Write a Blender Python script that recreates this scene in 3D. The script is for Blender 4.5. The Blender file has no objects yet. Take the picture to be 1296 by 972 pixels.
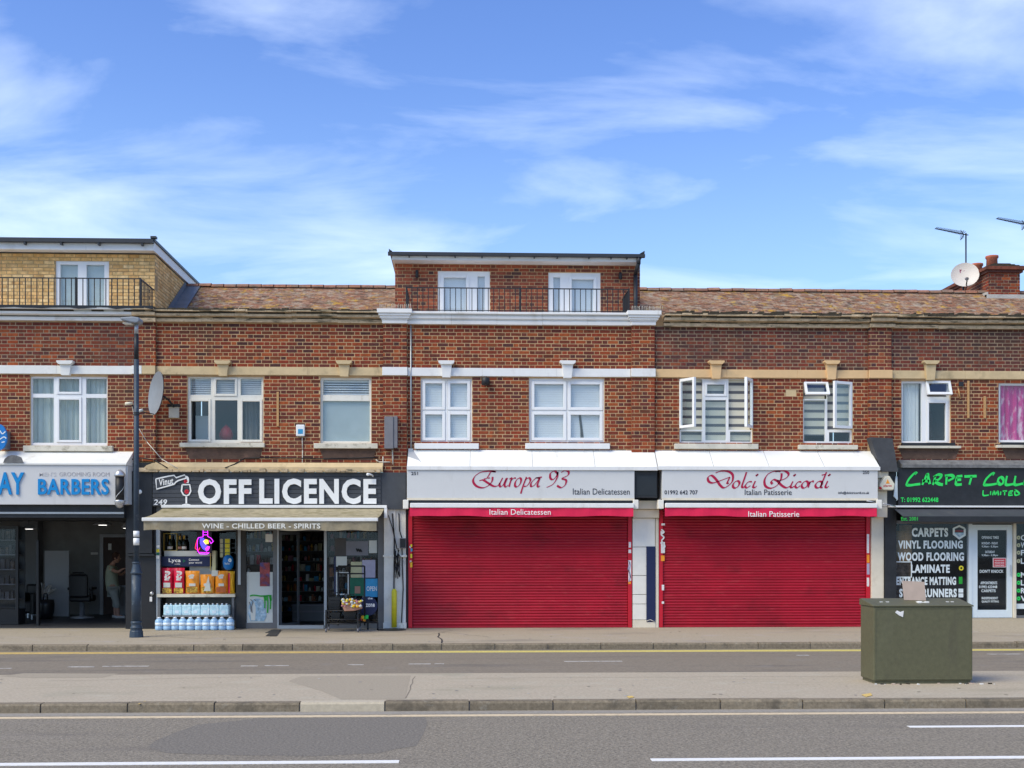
import bpy, bmesh, math, random
from mathutils import Vector, Matrix
random.seed(7)
R = math.radians
C = bpy.context.scene.collection
# ------------------------------------------------------------------ camera
F, VY, H, D, YAW = 1512.0, 690.0, 1.73, 25.0, R(2.25)     # focal length and horizon in 1296x972 photo pixels; eye height; distance
cd = bpy.data.cameras.new('camera'); cam = bpy.data.objects.new('camera', cd); C.objects.link(cam)
cam.location = (0, -D, H); cam.rotation_euler = (R(90), 0, -YAW)
cd.sensor_width = 36; cd.lens = 36*F/1296; cd.shift_y = (VY-486)/1296; cd.clip_start = .1; cd.clip_end = 2000
bpy.context.scene.camera = cam
# ------------------------------------------------------------------ world
SUN = Vector((-.62, -.42, .80)).normalized()               # direction towards the sun
w = bpy.data.worlds.new('World'); bpy.context.scene.world = w; w.use_nodes = True
nt = w.node_tree; nt.nodes.clear(); N = nt.nodes.new; L = nt.links.new
sky = N('ShaderNodeTexSky'); sky.sky_type = 'NISHITA'; sky.sun_disc = False
sky.sun_elevation = math.asin(SUN.z); sky.sun_rotation = math.atan2(SUN.x, SUN.y)
sky.air_density = 1.0; sky.dust_density = .25; sky.ozone_density = 2.0
hs = N('ShaderNodeHueSaturation'); hs.inputs['Hue'].default_value = .516; hs.inputs['Saturation'].default_value = 1.22; hs.inputs['Value'].default_value = 2.0
tc = N('ShaderNodeTexCoord'); sp = N('ShaderNodeSeparateXYZ'); L(tc.outputs['Generated'], sp.inputs[0])
az = N('ShaderNodeMath'); az.operation = 'ADD'; az.inputs[1].default_value = .16; L(sp.outputs['Z'], az.inputs[0])
mx = N('ShaderNodeMath'); mx.operation = 'MAXIMUM'; mx.inputs[1].default_value = .05; L(az.outputs[0], mx.inputs[0])
dx = N('ShaderNodeMath'); dx.operation = 'DIVIDE'; L(sp.outputs['X'], dx.inputs[0]); L(mx.outputs[0], dx.inputs[1])
dy = N('ShaderNodeMath'); dy.operation = 'DIVIDE'; L(sp.outputs['Y'], dy.inputs[0]); L(mx.outputs[0], dy.inputs[1])
cb = N('ShaderNodeCombineXYZ'); L(dx.outputs[0], cb.inputs[0]); L(dy.outputs[0], cb.inputs[1]); L(sp.outputs['Z'], cb.inputs[2])
n1 = N('ShaderNodeTexNoise'); n1.inputs['Scale'].default_value = 2.3; n1.inputs['Detail'].default_value = 9; n1.inputs['Roughness'].default_value = .54; n1.inputs['Distortion'].default_value = .35
mp = N('ShaderNodeMapping'); mp.inputs['Location'].default_value = (7.4, 4.15, 0); mp.inputs['Rotation'].default_value = (0, 0, R(-4)); mp.inputs['Scale'].default_value = (.75, 1.25, 1)
L(cb.outputs[0], mp.inputs[0]); L(mp.outputs[0], n1.inputs['Vector'])
cr = N('ShaderNodeValToRGB'); cr.color_ramp.elements[0].position = .46; cr.color_ramp.elements[0].color = (0,0,0,1)
cr.color_ramp.elements[1].position = .76; cr.color_ramp.elements[1].color = (.46,.46,.46,1); L(n1.outputs['Fac'], cr.inputs[0])
mixc = N('ShaderNodeMixRGB'); mixc.inputs[2].default_value = (12.0, 13.4, 15.2, 1)
ev = N('ShaderNodeMapRange'); ev.interpolation_type = 'SMOOTHERSTEP'; ev.inputs[1].default_value = -.05; ev.inputs[2].default_value = .42; ev.inputs[3].default_value = .85; ev.inputs[4].default_value = 0; L(sp.outputs['Z'], ev.inputs[0])
hz = N('ShaderNodeMixRGB'); hz.inputs[2].default_value = (4.2, 7.0, 9.2, 1); L(ev.outputs[0], hz.inputs[0])      # pale air low in the sky, all round
L(sky.outputs[0], hs.inputs['Color']); L(cr.outputs[0], mixc.inputs[0]); L(hs.outputs[0], hz.inputs[1]); L(hz.outputs[0], mixc.inputs[1])
bg = N('ShaderNodeBackground'); bg.inputs[1].default_value = .10; L(mixc.outputs[0], bg.inputs[0])
wo = N('ShaderNodeOutputWorld'); L(bg.outputs[0], wo.inputs[0])
sl = bpy.data.lights.new('sun', 'SUN'); sl.energy = 3.0; sl.angle = R(38); sl.color = (1, .92, .68)
so = bpy.data.objects.new('sun', sl); C.objects.link(so); so.rotation_euler = SUN.to_track_quat('Z', 'Y').to_euler()
vs = bpy.context.scene.view_settings; vs.view_transform = 'Standard'; vs.look = 'None'; vs.exposure = .20; vs.gamma = 1
# ------------------------------------------------------------------ where a photographed point lies on a known plane
CY, SY = math.cos(YAW), math.sin(YAW)
def ray(px, py):
    a, b = (px-648)/F, (VY-py)/F
    return SY + a*CY, CY - a*SY, b
def X(px, y=0):
    d = ray(px, 0); return d[0]*(y+D)/d[1]
def Z(py, px=588, y=0):
    d = ray(px, py); return H + d[2]*(y+D)/d[1]
def G(px, py, z=0):
    d = ray(px, py); t = (z-H)/d[2]; return (d[0]*t, -D + d[1]*t)
# ------------------------------------------------------------------ materials
MATS = {}
def mat(name, col, rough=.75, var=.12, scale=6, bump=0, bscale=None, metal=0, emit=0, stain=None, detail=5, spec=.4, orand=0):
    m = bpy.data.materials.new(name); m.use_nodes = True; MATS[name] = m
    t = m.node_tree; n = t.nodes; l = t.links; p = n['Principled BSDF']
    p.inputs['Roughness'].default_value = rough; p.inputs['Metallic'].default_value = metal
    p.inputs['Specular IOR Level'].default_value = spec
    c = (*col, 1)
    tcn = n.new('ShaderNodeTexCoord'); geo = n.new('ShaderNodeNewGeometry')
    src = None
    if var:
        nz = n.new('ShaderNodeTexNoise'); nz.inputs['Scale'].default_value = scale; nz.inputs['Detail'].default_value = detail; nz.inputs['Roughness'].default_value = .65
        l.new(geo.outputs['Position'], nz.inputs['Vector'])
        r = n.new('ShaderNodeValToRGB'); r.color_ramp.elements[0].position = .3; r.color_ramp.elements[1].position = .7
        r.color_ramp.elements[0].color = (*[x*(1-var) for x in col], 1); r.color_ramp.elements[1].color = (*[min(1, x*(1+var)) for x in col], 1)
        l.new(nz.outputs['Fac'], r.inputs[0]); src = r.outputs[0]
    if stain:                                                   # (colour, amount, scale, threshold, stretch z)
        for (sc, am, ss, th, sz) in (stain if isinstance(stain, list) else [stain]):
            mpn = n.new('ShaderNodeMapping'); mpn.inputs['Scale'].default_value = sz if isinstance(sz, tuple) else (1, 1, sz); mpn.inputs['Location'].default_value = (len(name)*1.7, 3, ss)
            l.new(geo.outputs['Position'], mpn.inputs[0])
            nz = n.new('ShaderNodeTexNoise'); nz.inputs['Scale'].default_value = ss; nz.inputs['Detail'].default_value = 6; nz.inputs['Roughness'].default_value = .6
            l.new(mpn.outputs[0], nz.inputs['Vector'])
            r = n.new('ShaderNodeValToRGB'); r.color_ramp.elements[0].position = th; r.color_ramp.elements[1].position = min(1, th+.16)
            r.color_ramp.elements[0].color = (0,0,0,1); r.color_ramp.elements[1].color = (am,am,am,1)
            l.new(nz.outputs['Fac'], r.inputs[0])
            mixn = n.new('ShaderNodeMixRGB'); l.new(r.outputs[0], mixn.inputs[0])
            if src: l.new(src, mixn.inputs[1])
            else: mixn.inputs[1].default_value = c
            mixn.inputs[2].default_value = (*sc, 1); src = mixn.outputs[0]
    if orand:
        oi = n.new('ShaderNodeObjectInfo'); mr = n.new('ShaderNodeMapRange'); mr.inputs[3].default_value = 1-orand; mr.inputs[4].default_value = 1+orand; l.new(oi.outputs['Random'], mr.inputs[0])
        mm = n.new('ShaderNodeMixRGB'); mm.blend_type = 'MULTIPLY'; mm.inputs[0].default_value = 1; l.new(src, mm.inputs[1]); l.new(mr.outputs[0], mm.inputs[2]); src = mm.outputs[0]
    if src: l.new(src, p.inputs['Base Color'])
    else: p.inputs['Base Color'].default_value = c
    if bump:
        nb = n.new('ShaderNodeTexNoise'); nb.inputs['Scale'].default_value = bscale or scale*6; nb.inputs['Detail'].default_value = 4
        l.new(geo.outputs['Position'], nb.inputs['Vector'])
        b = n.new('ShaderNodeBump'); b.inputs['Strength'].default_value = bump; b.inputs['Distance'].default_value = .02
        l.new(nb.outputs['Fac'], b.inputs['Height']); l.new(b.outputs[0], p.inputs['Normal'])
    if emit:
        p.inputs['Emission Color'].default_value = c; p.inputs['Emission Strength'].default_value = emit
    return m
def piece_mat(name, stops, rough=.85, nscale=14, stain=None):
    """colour drawn afresh for every brick / tile (object or mesh island)"""
    m = bpy.data.materials.new(name); m.use_nodes = True; MATS[name] = m
    t = m.node_tree; n = t.nodes; l = t.links; p = n['Principled BSDF']; p.inputs['Roughness'].default_value = rough; p.inputs['Specular IOR Level'].default_value = .25
    geo = n.new('ShaderNodeNewGeometry'); oi = n.new('ShaderNodeObjectInfo')
    a = n.new('ShaderNodeMath'); a.operation = 'MULTIPLY_ADD'; a.inputs[1].default_value = 7.31
    l.new(oi.outputs['Random'], a.inputs[0]); l.new(geo.outputs['Random Per Island'], a.inputs[2])
    fr = n.new('ShaderNodeMath'); fr.operation = 'FRACT'; l.new(a.outputs[0], fr.inputs[0])
    r = n.new('ShaderNodeValToRGB'); r.color_ramp.interpolation = 'LINEAR'
    e = r.color_ramp.elements
    while len(e) < len(stops): e.new(.5)
    for i, s in enumerate(stops):
        e[i].position = i/(len(stops)-1); e[i].color = (*s, 1)
    l.new(fr.outputs[0], r.inputs[0])
    nz = n.new('ShaderNodeTexNoise'); nz.inputs['Scale'].default_value = nscale; nz.inputs['Detail'].default_value = 5; nz.inputs['Roughness'].default_value = .7
    l.new(geo.outputs['Position'], nz.inputs['Vector'])
    mr = n.new('ShaderNodeMapRange'); mr.inputs[1].default_value = .3; mr.inputs[2].default_value = .7; mr.inputs[3].default_value = .68; mr.inputs[4].default_value = 1.3
    l.new(nz.outputs['Fac'], mr.inputs[0])
    mul = n.new('ShaderNodeMixRGB'); mul.blend_type = 'MULTIPLY'; mul.inputs[0].default_value = 1
    l.new(r.outputs[0], mul.inputs[1]); l.new(mr.outputs[0], mul.inputs[2]); src = mul.outputs[0]
    for st_ in (stain or []):
        sc, am, ss, th = st_[:4]; szz = st_[4] if len(st_) > 4 else 1
        z2 = n.new('ShaderNodeTexNoise'); z2.inputs['Scale'].default_value = ss; z2.inputs['Detail'].default_value = 7; z2.inputs['Roughness'].default_value = .65
        mpn = n.new('ShaderNodeMapping'); mpn.inputs['Location'].default_value = (ss*3.3, 1, 2); mpn.inputs['Scale'].default_value = (1, 1, szz); l.new(geo.outputs['Position'], mpn.inputs[0]); l.new(mpn.outputs[0], z2.inputs['Vector'])
        r2 = n.new('ShaderNodeValToRGB'); r2.color_ramp.elements[0].position = th; r2.color_ramp.elements[1].position = th+.14
        r2.color_ramp.elements[0].color = (0,0,0,1); r2.color_ramp.elements[1].color = (am,am,am,1); l.new(z2.outputs['Fac'], r2.inputs[0])
        m2 = n.new('ShaderNodeMixRGB'); l.new(r2.outputs[0], m2.inputs[0]); l.new(src, m2.inputs[1]); m2.inputs[2].default_value = (*sc, 1); src = m2.outputs[0]
    l.new(src, p.inputs['Base Color'])
    b = n.new('ShaderNodeBump'); b.inputs['Strength'].default_value = .5; b.inputs['Distance'].default_value = .006
    l.new(nz.outputs['Fac'], b.inputs['Height']); l.new(b.outputs[0], p.inputs['Normal'])
    return m
def glass(name, tint=(.82,.88,.88), refl=.10):
    m = bpy.data.materials.new(name); m.use_nodes = True; MATS[name] = m
    t = m.node_tree; n = t.nodes; l = t.links; n.clear()
    tr = n.new('ShaderNodeBsdfTransparent'); tr.inputs[0].default_value = (*tint, 1)
    gl = n.new('ShaderNodeBsdfGlossy'); gl.inputs['Roughness'].default_value = .03; gl.inputs[0].default_value = (.9,.95,1,1)
    fr = n.new('ShaderNodeLayerWeight'); pw = n.new('ShaderNodeMath'); pw.operation = 'POWER'; pw.inputs[1].default_value = 5; l.new(fr.outputs['Facing'], pw.inputs[0])
    ad = n.new('ShaderNodeMath'); ad.operation = 'MULTIPLY_ADD'; ad.inputs[1].default_value = .85; ad.inputs[2].default_value = .03+refl; l.new(pw.outputs[0], ad.inputs[0])
    nz = n.new('ShaderNodeTexNoise'); nz.inputs['Scale'].default_value = 1.1; gp = n.new('ShaderNodeNewGeometry'); l.new(gp.outputs['Position'], nz.inputs['Vector'])
    b = n.new('ShaderNodeBump'); b.inputs['Strength'].default_value = .02; l.new(nz.outputs['Fac'], b.inputs['Height']); l.new(b.outputs[0], gl.inputs['Normal'])
    mxn = n.new('ShaderNodeMixShader'); o = n.new('ShaderNodeOutputMaterial')
    l.new(ad.outputs[0], mxn.inputs[0]); l.new(tr.outputs[0], mxn.inputs[1]); l.new(gl.outputs[0], mxn.inputs[2]); l.new(mxn.outputs[0], o.inputs[0])
    return m
BR = [(.12,.034,.022),(.33,.056,.024),(.075,.032,.030),(.25,.044,.022),(.40,.095,.030),(.14,.046,.028),(.28,.048,.024),(.095,.038,.036),(.34,.068,.024),(.19,.046,.026)]
piece_mat('red_brick', [(a*.90, b*.90, c*.88) for a, b, c in BR], stain=[((.10,.05,.035), .6, .55, .54), ((.055,.038,.03), .6, 1.9, .57, .22), ((.30,.20,.13), .45, 3.1, .64)])
piece_mat('weathered_brick', [(a*.72+.012, b*.80+.008, c*.9+.010) for a, b, c in BR], stain=[((.07,.042,.032), .75, .9, .46), ((.05,.035,.028), .6, 2.2, .56, .25), ((.30,.27,.23), .5, 2.3, .64)])
piece_mat('dormer_brick', [(.34,.075,.035),(.15,.05,.035),(.42,.11,.05),(.26,.065,.035),(.09,.045,.04),(.36,.085,.04)])
piece_mat('yellow_brick', [(.84,.54,.23),(.72,.44,.17),(.88,.61,.29),(.64,.37,.14),(.82,.50,.20)], nscale=9, stain=[((.50,.28,.08), .5, 1.2, .60)])
piece_mat('roof_tile', [(.20,.115,.075),(.33,.155,.085),(.12,.075,.055),(.40,.22,.13),(.29,.20,.145),(.34,.125,.065)], nscale=10,
          stain=[((.46,.39,.30), .7, 5.5, .50), ((.20,.17,.09), .7, 2.2, .57), ((.58,.34,.04), .9, 4.0, .55), ((.05,.04,.035), .85, 11, .57)])
piece_mat('ridge_tile', [(.30,.12,.08),(.22,.13,.10),(.40,.17,.10),(.28,.20,.15)], stain=[((.16,.14,.11), .7, 2.5, .5)])
piece_mat('kerb_stone', [(.24,.195,.135),(.19,.155,.11),(.27,.22,.155),(.21,.17,.12)], nscale=22, stain=[((.10,.085,.065), .75, 3.0, .52),((.36,.33,.27), .5, 9.0, .58)])
mat('pale_kerb', (.50,.43,.32), .9, .12, 20, .2)
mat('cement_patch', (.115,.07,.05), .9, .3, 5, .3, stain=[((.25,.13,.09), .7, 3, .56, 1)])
mat('mortar', (.55,.36,.19), .95, .15, 5, stain=((.36,.25,.15), .6, 1.0, .60, 1))
mat('old_mortar', (.33,.235,.15), .95, .25, 5, stain=((.14,.10,.08), .7, 1.2, .5, 1))
mat('yellow_mortar', (.42,.29,.15), .95, .15, 5)
mat('stone', (.62,.47,.27), .9, .12, 4, .15, stain=[((.28,.22,.13), .7, 2.2, .56, 1), ((.12,.10,.07), .6, 6, .62, .5)])
mat('mossy_stone', (.55,.42,.27), .95, .25, 7, .5, stain=[((.085,.075,.045), .95, 4.5, .52, (.5,1,3)), ((.24,.20,.09), .6, 3, .58, .7), ((.06,.055,.04), .9, 14, .60, 1)])
mat('moss', (.06,.048,.032), 1, .4, 12, .8)  # also colours the painted shade in the cornice grooves
mat('orange_stone', (.72,.48,.25), .85, .08, 3, .1, stain=((.50,.38,.22), .5, 2, .58, 1))
mat('white_paint', (.80,.79,.77), .55, .04, 3, .08, stain=[((.50,.47,.42), .4, 2.6, .58, .6), ((.42,.38,.32), .45, 9, .62, .15)])
mat('dirty_white', (.78,.77,.73), .7, .06, 3, .12, stain=[((.38,.30,.20), .6, 2.6, .60, 1), ((.12,.11,.09), .6, 7, .66, .5)])
mat('hood_white', (.84,.83,.80), .5, .03, 2, .05, stain=[((.50,.46,.38), .45, 6, .60, (1,.15,.15)), ((.55,.52,.46), .35, 2.2, .60, .4), ((.2,.18,.15), .5, 14, .70, 1)])
mat('sill_stone', (.66,.61,.50), .9, .12, 4, .2, stain=[((.20,.17,.11), .8, 6, .56, 1)])
mat('upvc', (.84,.84,.84), .35, .02, 3, stain=((.6,.58,.52), .3, 3, .62, 1))
mat('cream_timber', (.80,.77,.68), .5, .05, 5, stain=((.45,.40,.30), .5, 7, .6, 1))
mat('dark_gutter', (.035,.038,.045), .45, .1, 3)
mat('lead', (.17,.175,.19), .5, .15, 4, .1)
mat('black_paint', (.02,.021,.024), .45, .3, 5, .1)
mat('black_iron', (.018,.018,.02), .5, .1, 5)
mat('charcoal', (.055,.06,.07), .6, .15, 4, .1, stain=((.13,.12,.11), .5, 3, .6, 1))
mat('render_grey', (.065,.068,.075), .8, .2, 4, .2)
mat('grey_ledge', (.16,.16,.16), .9, .35, 6, .4, stain=((.4,.38,.34), .5, 6, .62, 1))
mat('sign_grey', (.64,.635,.625), .4, .03, 1.4, stain=[((.45,.44,.42), .4, 1.6, .60, .4), ((.42,.40,.36), .4, 8, .62, .12)])
mat('barber_sign_grey', (.62,.61,.60), .4, .03, 1.4, stain=[((.44,.42,.40), .35, 7, .61, .12)])
mat('crimson', (.38,.006,.022), .45, .14, 1.2, stain=[((.46,.05,.055), .45, 3.2, .57, (1,1,5)), ((.16,.006,.012), .65, 1.1, .55, 1.5), ((.40,.10,.09), .5, 7, .66, (.3,1,6))], orand=.10)
mat('guide_red', (.55,.008,.025), .45, .1, 2)
mat('valance_red', (.72,.012,.07), .6, .12, 3)
mat('lettering_red', (.42,.004,.05), .5, 0)
mat('lettering_dark', (.02,.022,.035), .5, 0)
mat('lettering_white', (.86,.85,.82), .5, .03, 3)
mat('lettering_cream', (.80,.78,.70), .6, .08, 6, stain=((.5,.42,.25), .5, 4, .6, 1))
mat('lettering_blue', (.0,.235,.58), .35, .05, 3)
mat('lettering_blue_edge', (.02,.10,.30), .5, 0)
mat('lettering_grey', (.42,.40,.41), .5, .1, 5)
mat('lettering_faint', (.54,.53,.535), .5, 0)
mat('lettering_green', (.03,.74,.12), .5, .08, 5)
mat('lettering_dull_green', (.03,.42,.06), .5, .08, 5)
mat('vinyl_pale', (.74,.80,.80), .5, .08, 5)
mat('aged_pillar', (.74,.66,.52), .8, .08, 3, .15, stain=((.48,.38,.26), .5, 2.5, .58, 1))
mat('cream_tile', (.82,.78,.70), .45, .05, 3, .05, stain=((.6,.5,.36), .5, 2.2, .60, .6))
mat('peeling_white', (.80,.77,.70), .8, .1, 4, .25, stain=[((.18,.17,.16), .8, 5, .60, .4), ((.40,.30,.22), .7, 3, .62, 1)])
mat('awning_canvas', (.37,.315,.20), .9, .25, 7, .2, stain=[((.20,.17,.075), .85, 3.0, .50, 1), ((.60,.54,.38), .7, 8, .58, 1)])
mat('valance_canvas', (.30,.25,.165), .9, .2, 6, .15, stain=[((.50,.46,.36), .6, 4, .55, .5), ((.16,.11,.07), .7, 3, .58, 2)])
mat('aluminium', (.42,.43,.44), .4, .06, 4, metal=.5)
mat('frame_grey', (.15,.15,.155), .45, .1, 4)
mat('steel', (.55,.56,.58), .35, .08, 4, metal=.7)
mat('lamp_blue', (.035,.055,.082), .5, .15, 8, .15, stain=[((.30,.33,.36), .55, 9, .60, .6), ((.02,.03,.045), .6, 5, .58, 1)])
mat('lamp_black', (.02,.022,.026), .5, .1, 8)
mat('cabinet_green', (.108,.104,.056), .5, .12, 18, .12, stain=[((.15,.15,.085), .35, 3.2, .56, .4), ((.075,.065,.045), .55, 5, .60, .2), ((.24,.17,.10), .6, 22, .70, 1), ((.33,.31,.25), .5, 40, .70, .5)])
mat('cardboard', (.55,.42,.34), .9, .06, 9, .1)
mat('paper', (.74,.72,.68), .9, .06, 9)
mat('asphalt', (.24,.206,.158), .95, .5, 38, .6, 80, stain=[((.29,.25,.21), .55, .9, .54, (.18,1,1)), ((.14,.12,.105), .55, 1.6, .58, (.2,1,1)), ((.52,.47,.42), .8, 30, .60, 1), ((.07,.06,.06), .8, 33, .62, 1)], detail=3)
mat('asphalt_patch', (.188,.166,.137), .95, .40, 40, .4, 80, stain=[((.40,.37,.34), .6, 32, .64, 1)], detail=3)
mat('service_asphalt', (.225,.188,.142), .95, .2, 24, .3, 70, stain=[((.13,.115,.10), .7, 1.6, .53, (.2,1,1)), ((.10,.09,.08), .6, 4.5, .64, 1), ((.24,.22,.20), .5, 2.1, .58, 1)])
mat('pavement_grey', (.385,.325,.238), .95, .16, 24, .25, 60, stain=[((.20,.175,.145), .7, 1.3, .55, (.4,1,1)), ((.12,.105,.09), .8, 13, .68, 1), ((.42,.37,.34), .5, 1.7, .55, 1), ((.13,.12,.11), .5, 4.5, .66, 1)])
mat('island_tarmac', (.43,.362,.268), .95, .18, 26, .3, 60, stain=[((.16,.14,.12), .8, 15, .68, 1), ((.32,.275,.19), .5, 2.6, .55, (.3,1,1)), ((.33,.30,.22), .6, .8, .55, 1), ((.47,.43,.33), .5, 2.2, .55, 1), ((.20,.17,.14), .5, 5, .66, 1)])
mat('island_dark', (.355,.30,.222), .95, .13, 34, .3, 60)
mat('gutter_grey', (.30,.27,.23), .95, .2, 20)
mat('yellow_line', (.66,.46,.14), .8, .15, 18, stain=[((.34,.28,.18), .7, 6, .55, 1)])
mat('bright_yellow_line', (.68,.56,.16), .8, .12, 18, stain=[((.38,.33,.2), .5, 6, .58, 1)])
mat('pale_yellow_line', (.66,.52,.34), .8, .15, 18, stain=[((.36,.30,.22), .6, 5, .56, 1)])
mat('white_line', (.80,.78,.75), .8, .08, 20, stain=((.45,.42,.4), .5, 9, .62, 1))
mat('worn_line', (.52,.49,.45), .9, .2, 20, stain=((.24,.22,.2), .9, 9, .48, 1))
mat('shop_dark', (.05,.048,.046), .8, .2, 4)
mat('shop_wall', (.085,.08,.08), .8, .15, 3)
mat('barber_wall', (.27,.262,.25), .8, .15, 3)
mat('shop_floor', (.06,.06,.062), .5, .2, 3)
mat('partition', (.42,.43,.45), .6, .04, 2)
mat('pillar_grey', (.24,.24,.245), .7, .06, 2)
mat('room', (.16,.15,.145), .9, .1, 2)
mat('ceiling_tone', (.12,.11,.10), .9, .1, 2)
mat('door_brown', (.06,.035,.028), .6, .2, 4)
mat('leather', (.014,.014,.016), .35, .1, 6)
mat('lamp_glow', (1,.97,.92), .5, 0, emit=3.0)
mat('net_curtain', (.60,.64,.60), .9, .08, 3)
mat('lace', (.80,.82,.82), .9, .04, 3)
mat('blind_white', (.80,.81,.84), .8, .02, 3)
mat('blind_cream', (.70,.66,.54), .9, .04, 3)
mat('blind_gap', (.12,.125,.14), .9, .04, 3)
mat('frosted', (.46,.52,.53), .5, .05, 2, stain=((.58,.63,.63), .5, 1.5, .5, 1))
mat('pink_curtain', (.62,.04,.27), .9, .1, 6, stain=((.86,.72,.80), .85, 9, .50, .4))
mat('skin', (.42,.22,.15), .6, .05, 9); mat('hair', (.05,.02,.012), .8, .2, 30)
mat('sage_cloth', (.36,.38,.27), .9, .1, 9); mat('grey_cloth', (.27,.28,.25), .9, .12, 9); mat('shoe', (.45,.42,.38), .7, 0)
mat('blue_plastic', (.01,.19,.55), .4, .05, 5); mat('navy', (.012,.02,.075), .5, .05, 5)
mat('crisp_red', (.78,.012,.06), .35, .1, 12); mat('crisp_orange', (.95,.33,.02), .35, .12, 12); mat('crisp_yellow', (.90,.48,.02), .35, .1, 12); mat('crisp_brown', (.45,.12,.03), .35, .3, 14)
mat('food_print', (.55,.35,.05), .5, .8, 26, stain=((.12,.04,.01), .9, 20, .5, 1))
mat('water_plastic', (.35,.55,.78), .25, .15, 12); mat('water_label', (.70,.80,.88), .4, .1, 12); mat('cap_white', (.80,.83,.88), .4, 0)
mat('pack_wrap', (.50,.74,.90), .25, .25, 14, stain=((.85,.92,.95), .8, 10, .52, 1))
mat('bottle_dark', (.01,.018,.012), .15, 0); mat('gold', (.55,.38,.08), .35, .1, 9, metal=.4)
mat('neon_purple', (.72,.03,1), .4, 0, emit=2.2); mat('neon_red', (1,.02,.10), .4, 0, emit=1.6); mat('neon_yellow', (1,.62,.08), .4, 0, emit=1.4); mat('neon_blue', (.08,.06,1), .4, 0, emit=1.6)
mat('panel_white', (.62,.64,.60), .6, .05, 3); mat('poster_red', (.30,.06,.06), .6, .6, 9, stain=((.06,.08,.25), .9, 7, .5, 1)); mat('poster_blue', (.04,.32,.58), .5, .15, 9)
mat('poster_green', (.01,.13,.07), .5, .2, 9); mat('poster_lilac', (.42,.40,.52), .6, .1, 9); mat('poster_grey', (.20,.20,.23), .6, .08, 4); mat('poster_yellow', (.52,.50,.30), .6, .1, 7)
mat('graffiti_green', (.02,.36,.03), .5, .1, 9); mat('print_blue', (.30,.46,.58), .6, .35, 13, stain=((.75,.80,.82), .8, 7, .5, 1))
mat('goods', (.10,.07,.05), .6, .9, 9, stain=((.02,.02,.025), .9, 6, .5, 1)); mat('yellow_guard', (.78,.66,.03), .5, .12, 9, stain=((.5,.12,.03), .6, 3, .62, 1))
mat('cable_black', (.015,.015,.017), .6, 0); mat('cable_white', (.60,.56,.48), .6, 0); mat('meter_grey', (.19,.185,.20), .6, .1, 6, .1); mat('alarm_cream', (.78,.72,.56), .5, .05, 5)
mat('dish_grey', (.24,.265,.30), .45, .08, 3); mat('dish_cream', (.66,.60,.54), .6, .06, 2.5); mat('pink_mark', (.50,.22,.26), .7, .2, 9)
mat('terracotta', (.42,.12,.065), .85, .15, 8, .2, stain=((.12,.07,.05), .6, 4, .55, 1)); mat('cement', (.50,.48,.44), .95, .15, 8, .5)
mat('batten', (.52,.30,.13), .9, .1, 9); mat('sticker_white', (.78,.76,.74), .6, .15, 30); mat('red_notice', (.62,.02,.04), .5, 0)
mat('door_white', (.68,.75,.78), .4, .04, 3); mat('carpet_tan', (.38,.22,.10), .95, .2, 20); mat('dark_glass_back', (.02,.022,.026), .3, .2, 3)
mat('hedge_green', (.06,.07,.05), .9, .3, 5)
glass('window_glass', (.93,.95,.95), .01); glass('shop_glass', (.88,.90,.92), -.01); glass('clear_glass', (.9,.93,.93), .05); glass('water_clear', (.70,.86,.96), .05)
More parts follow.
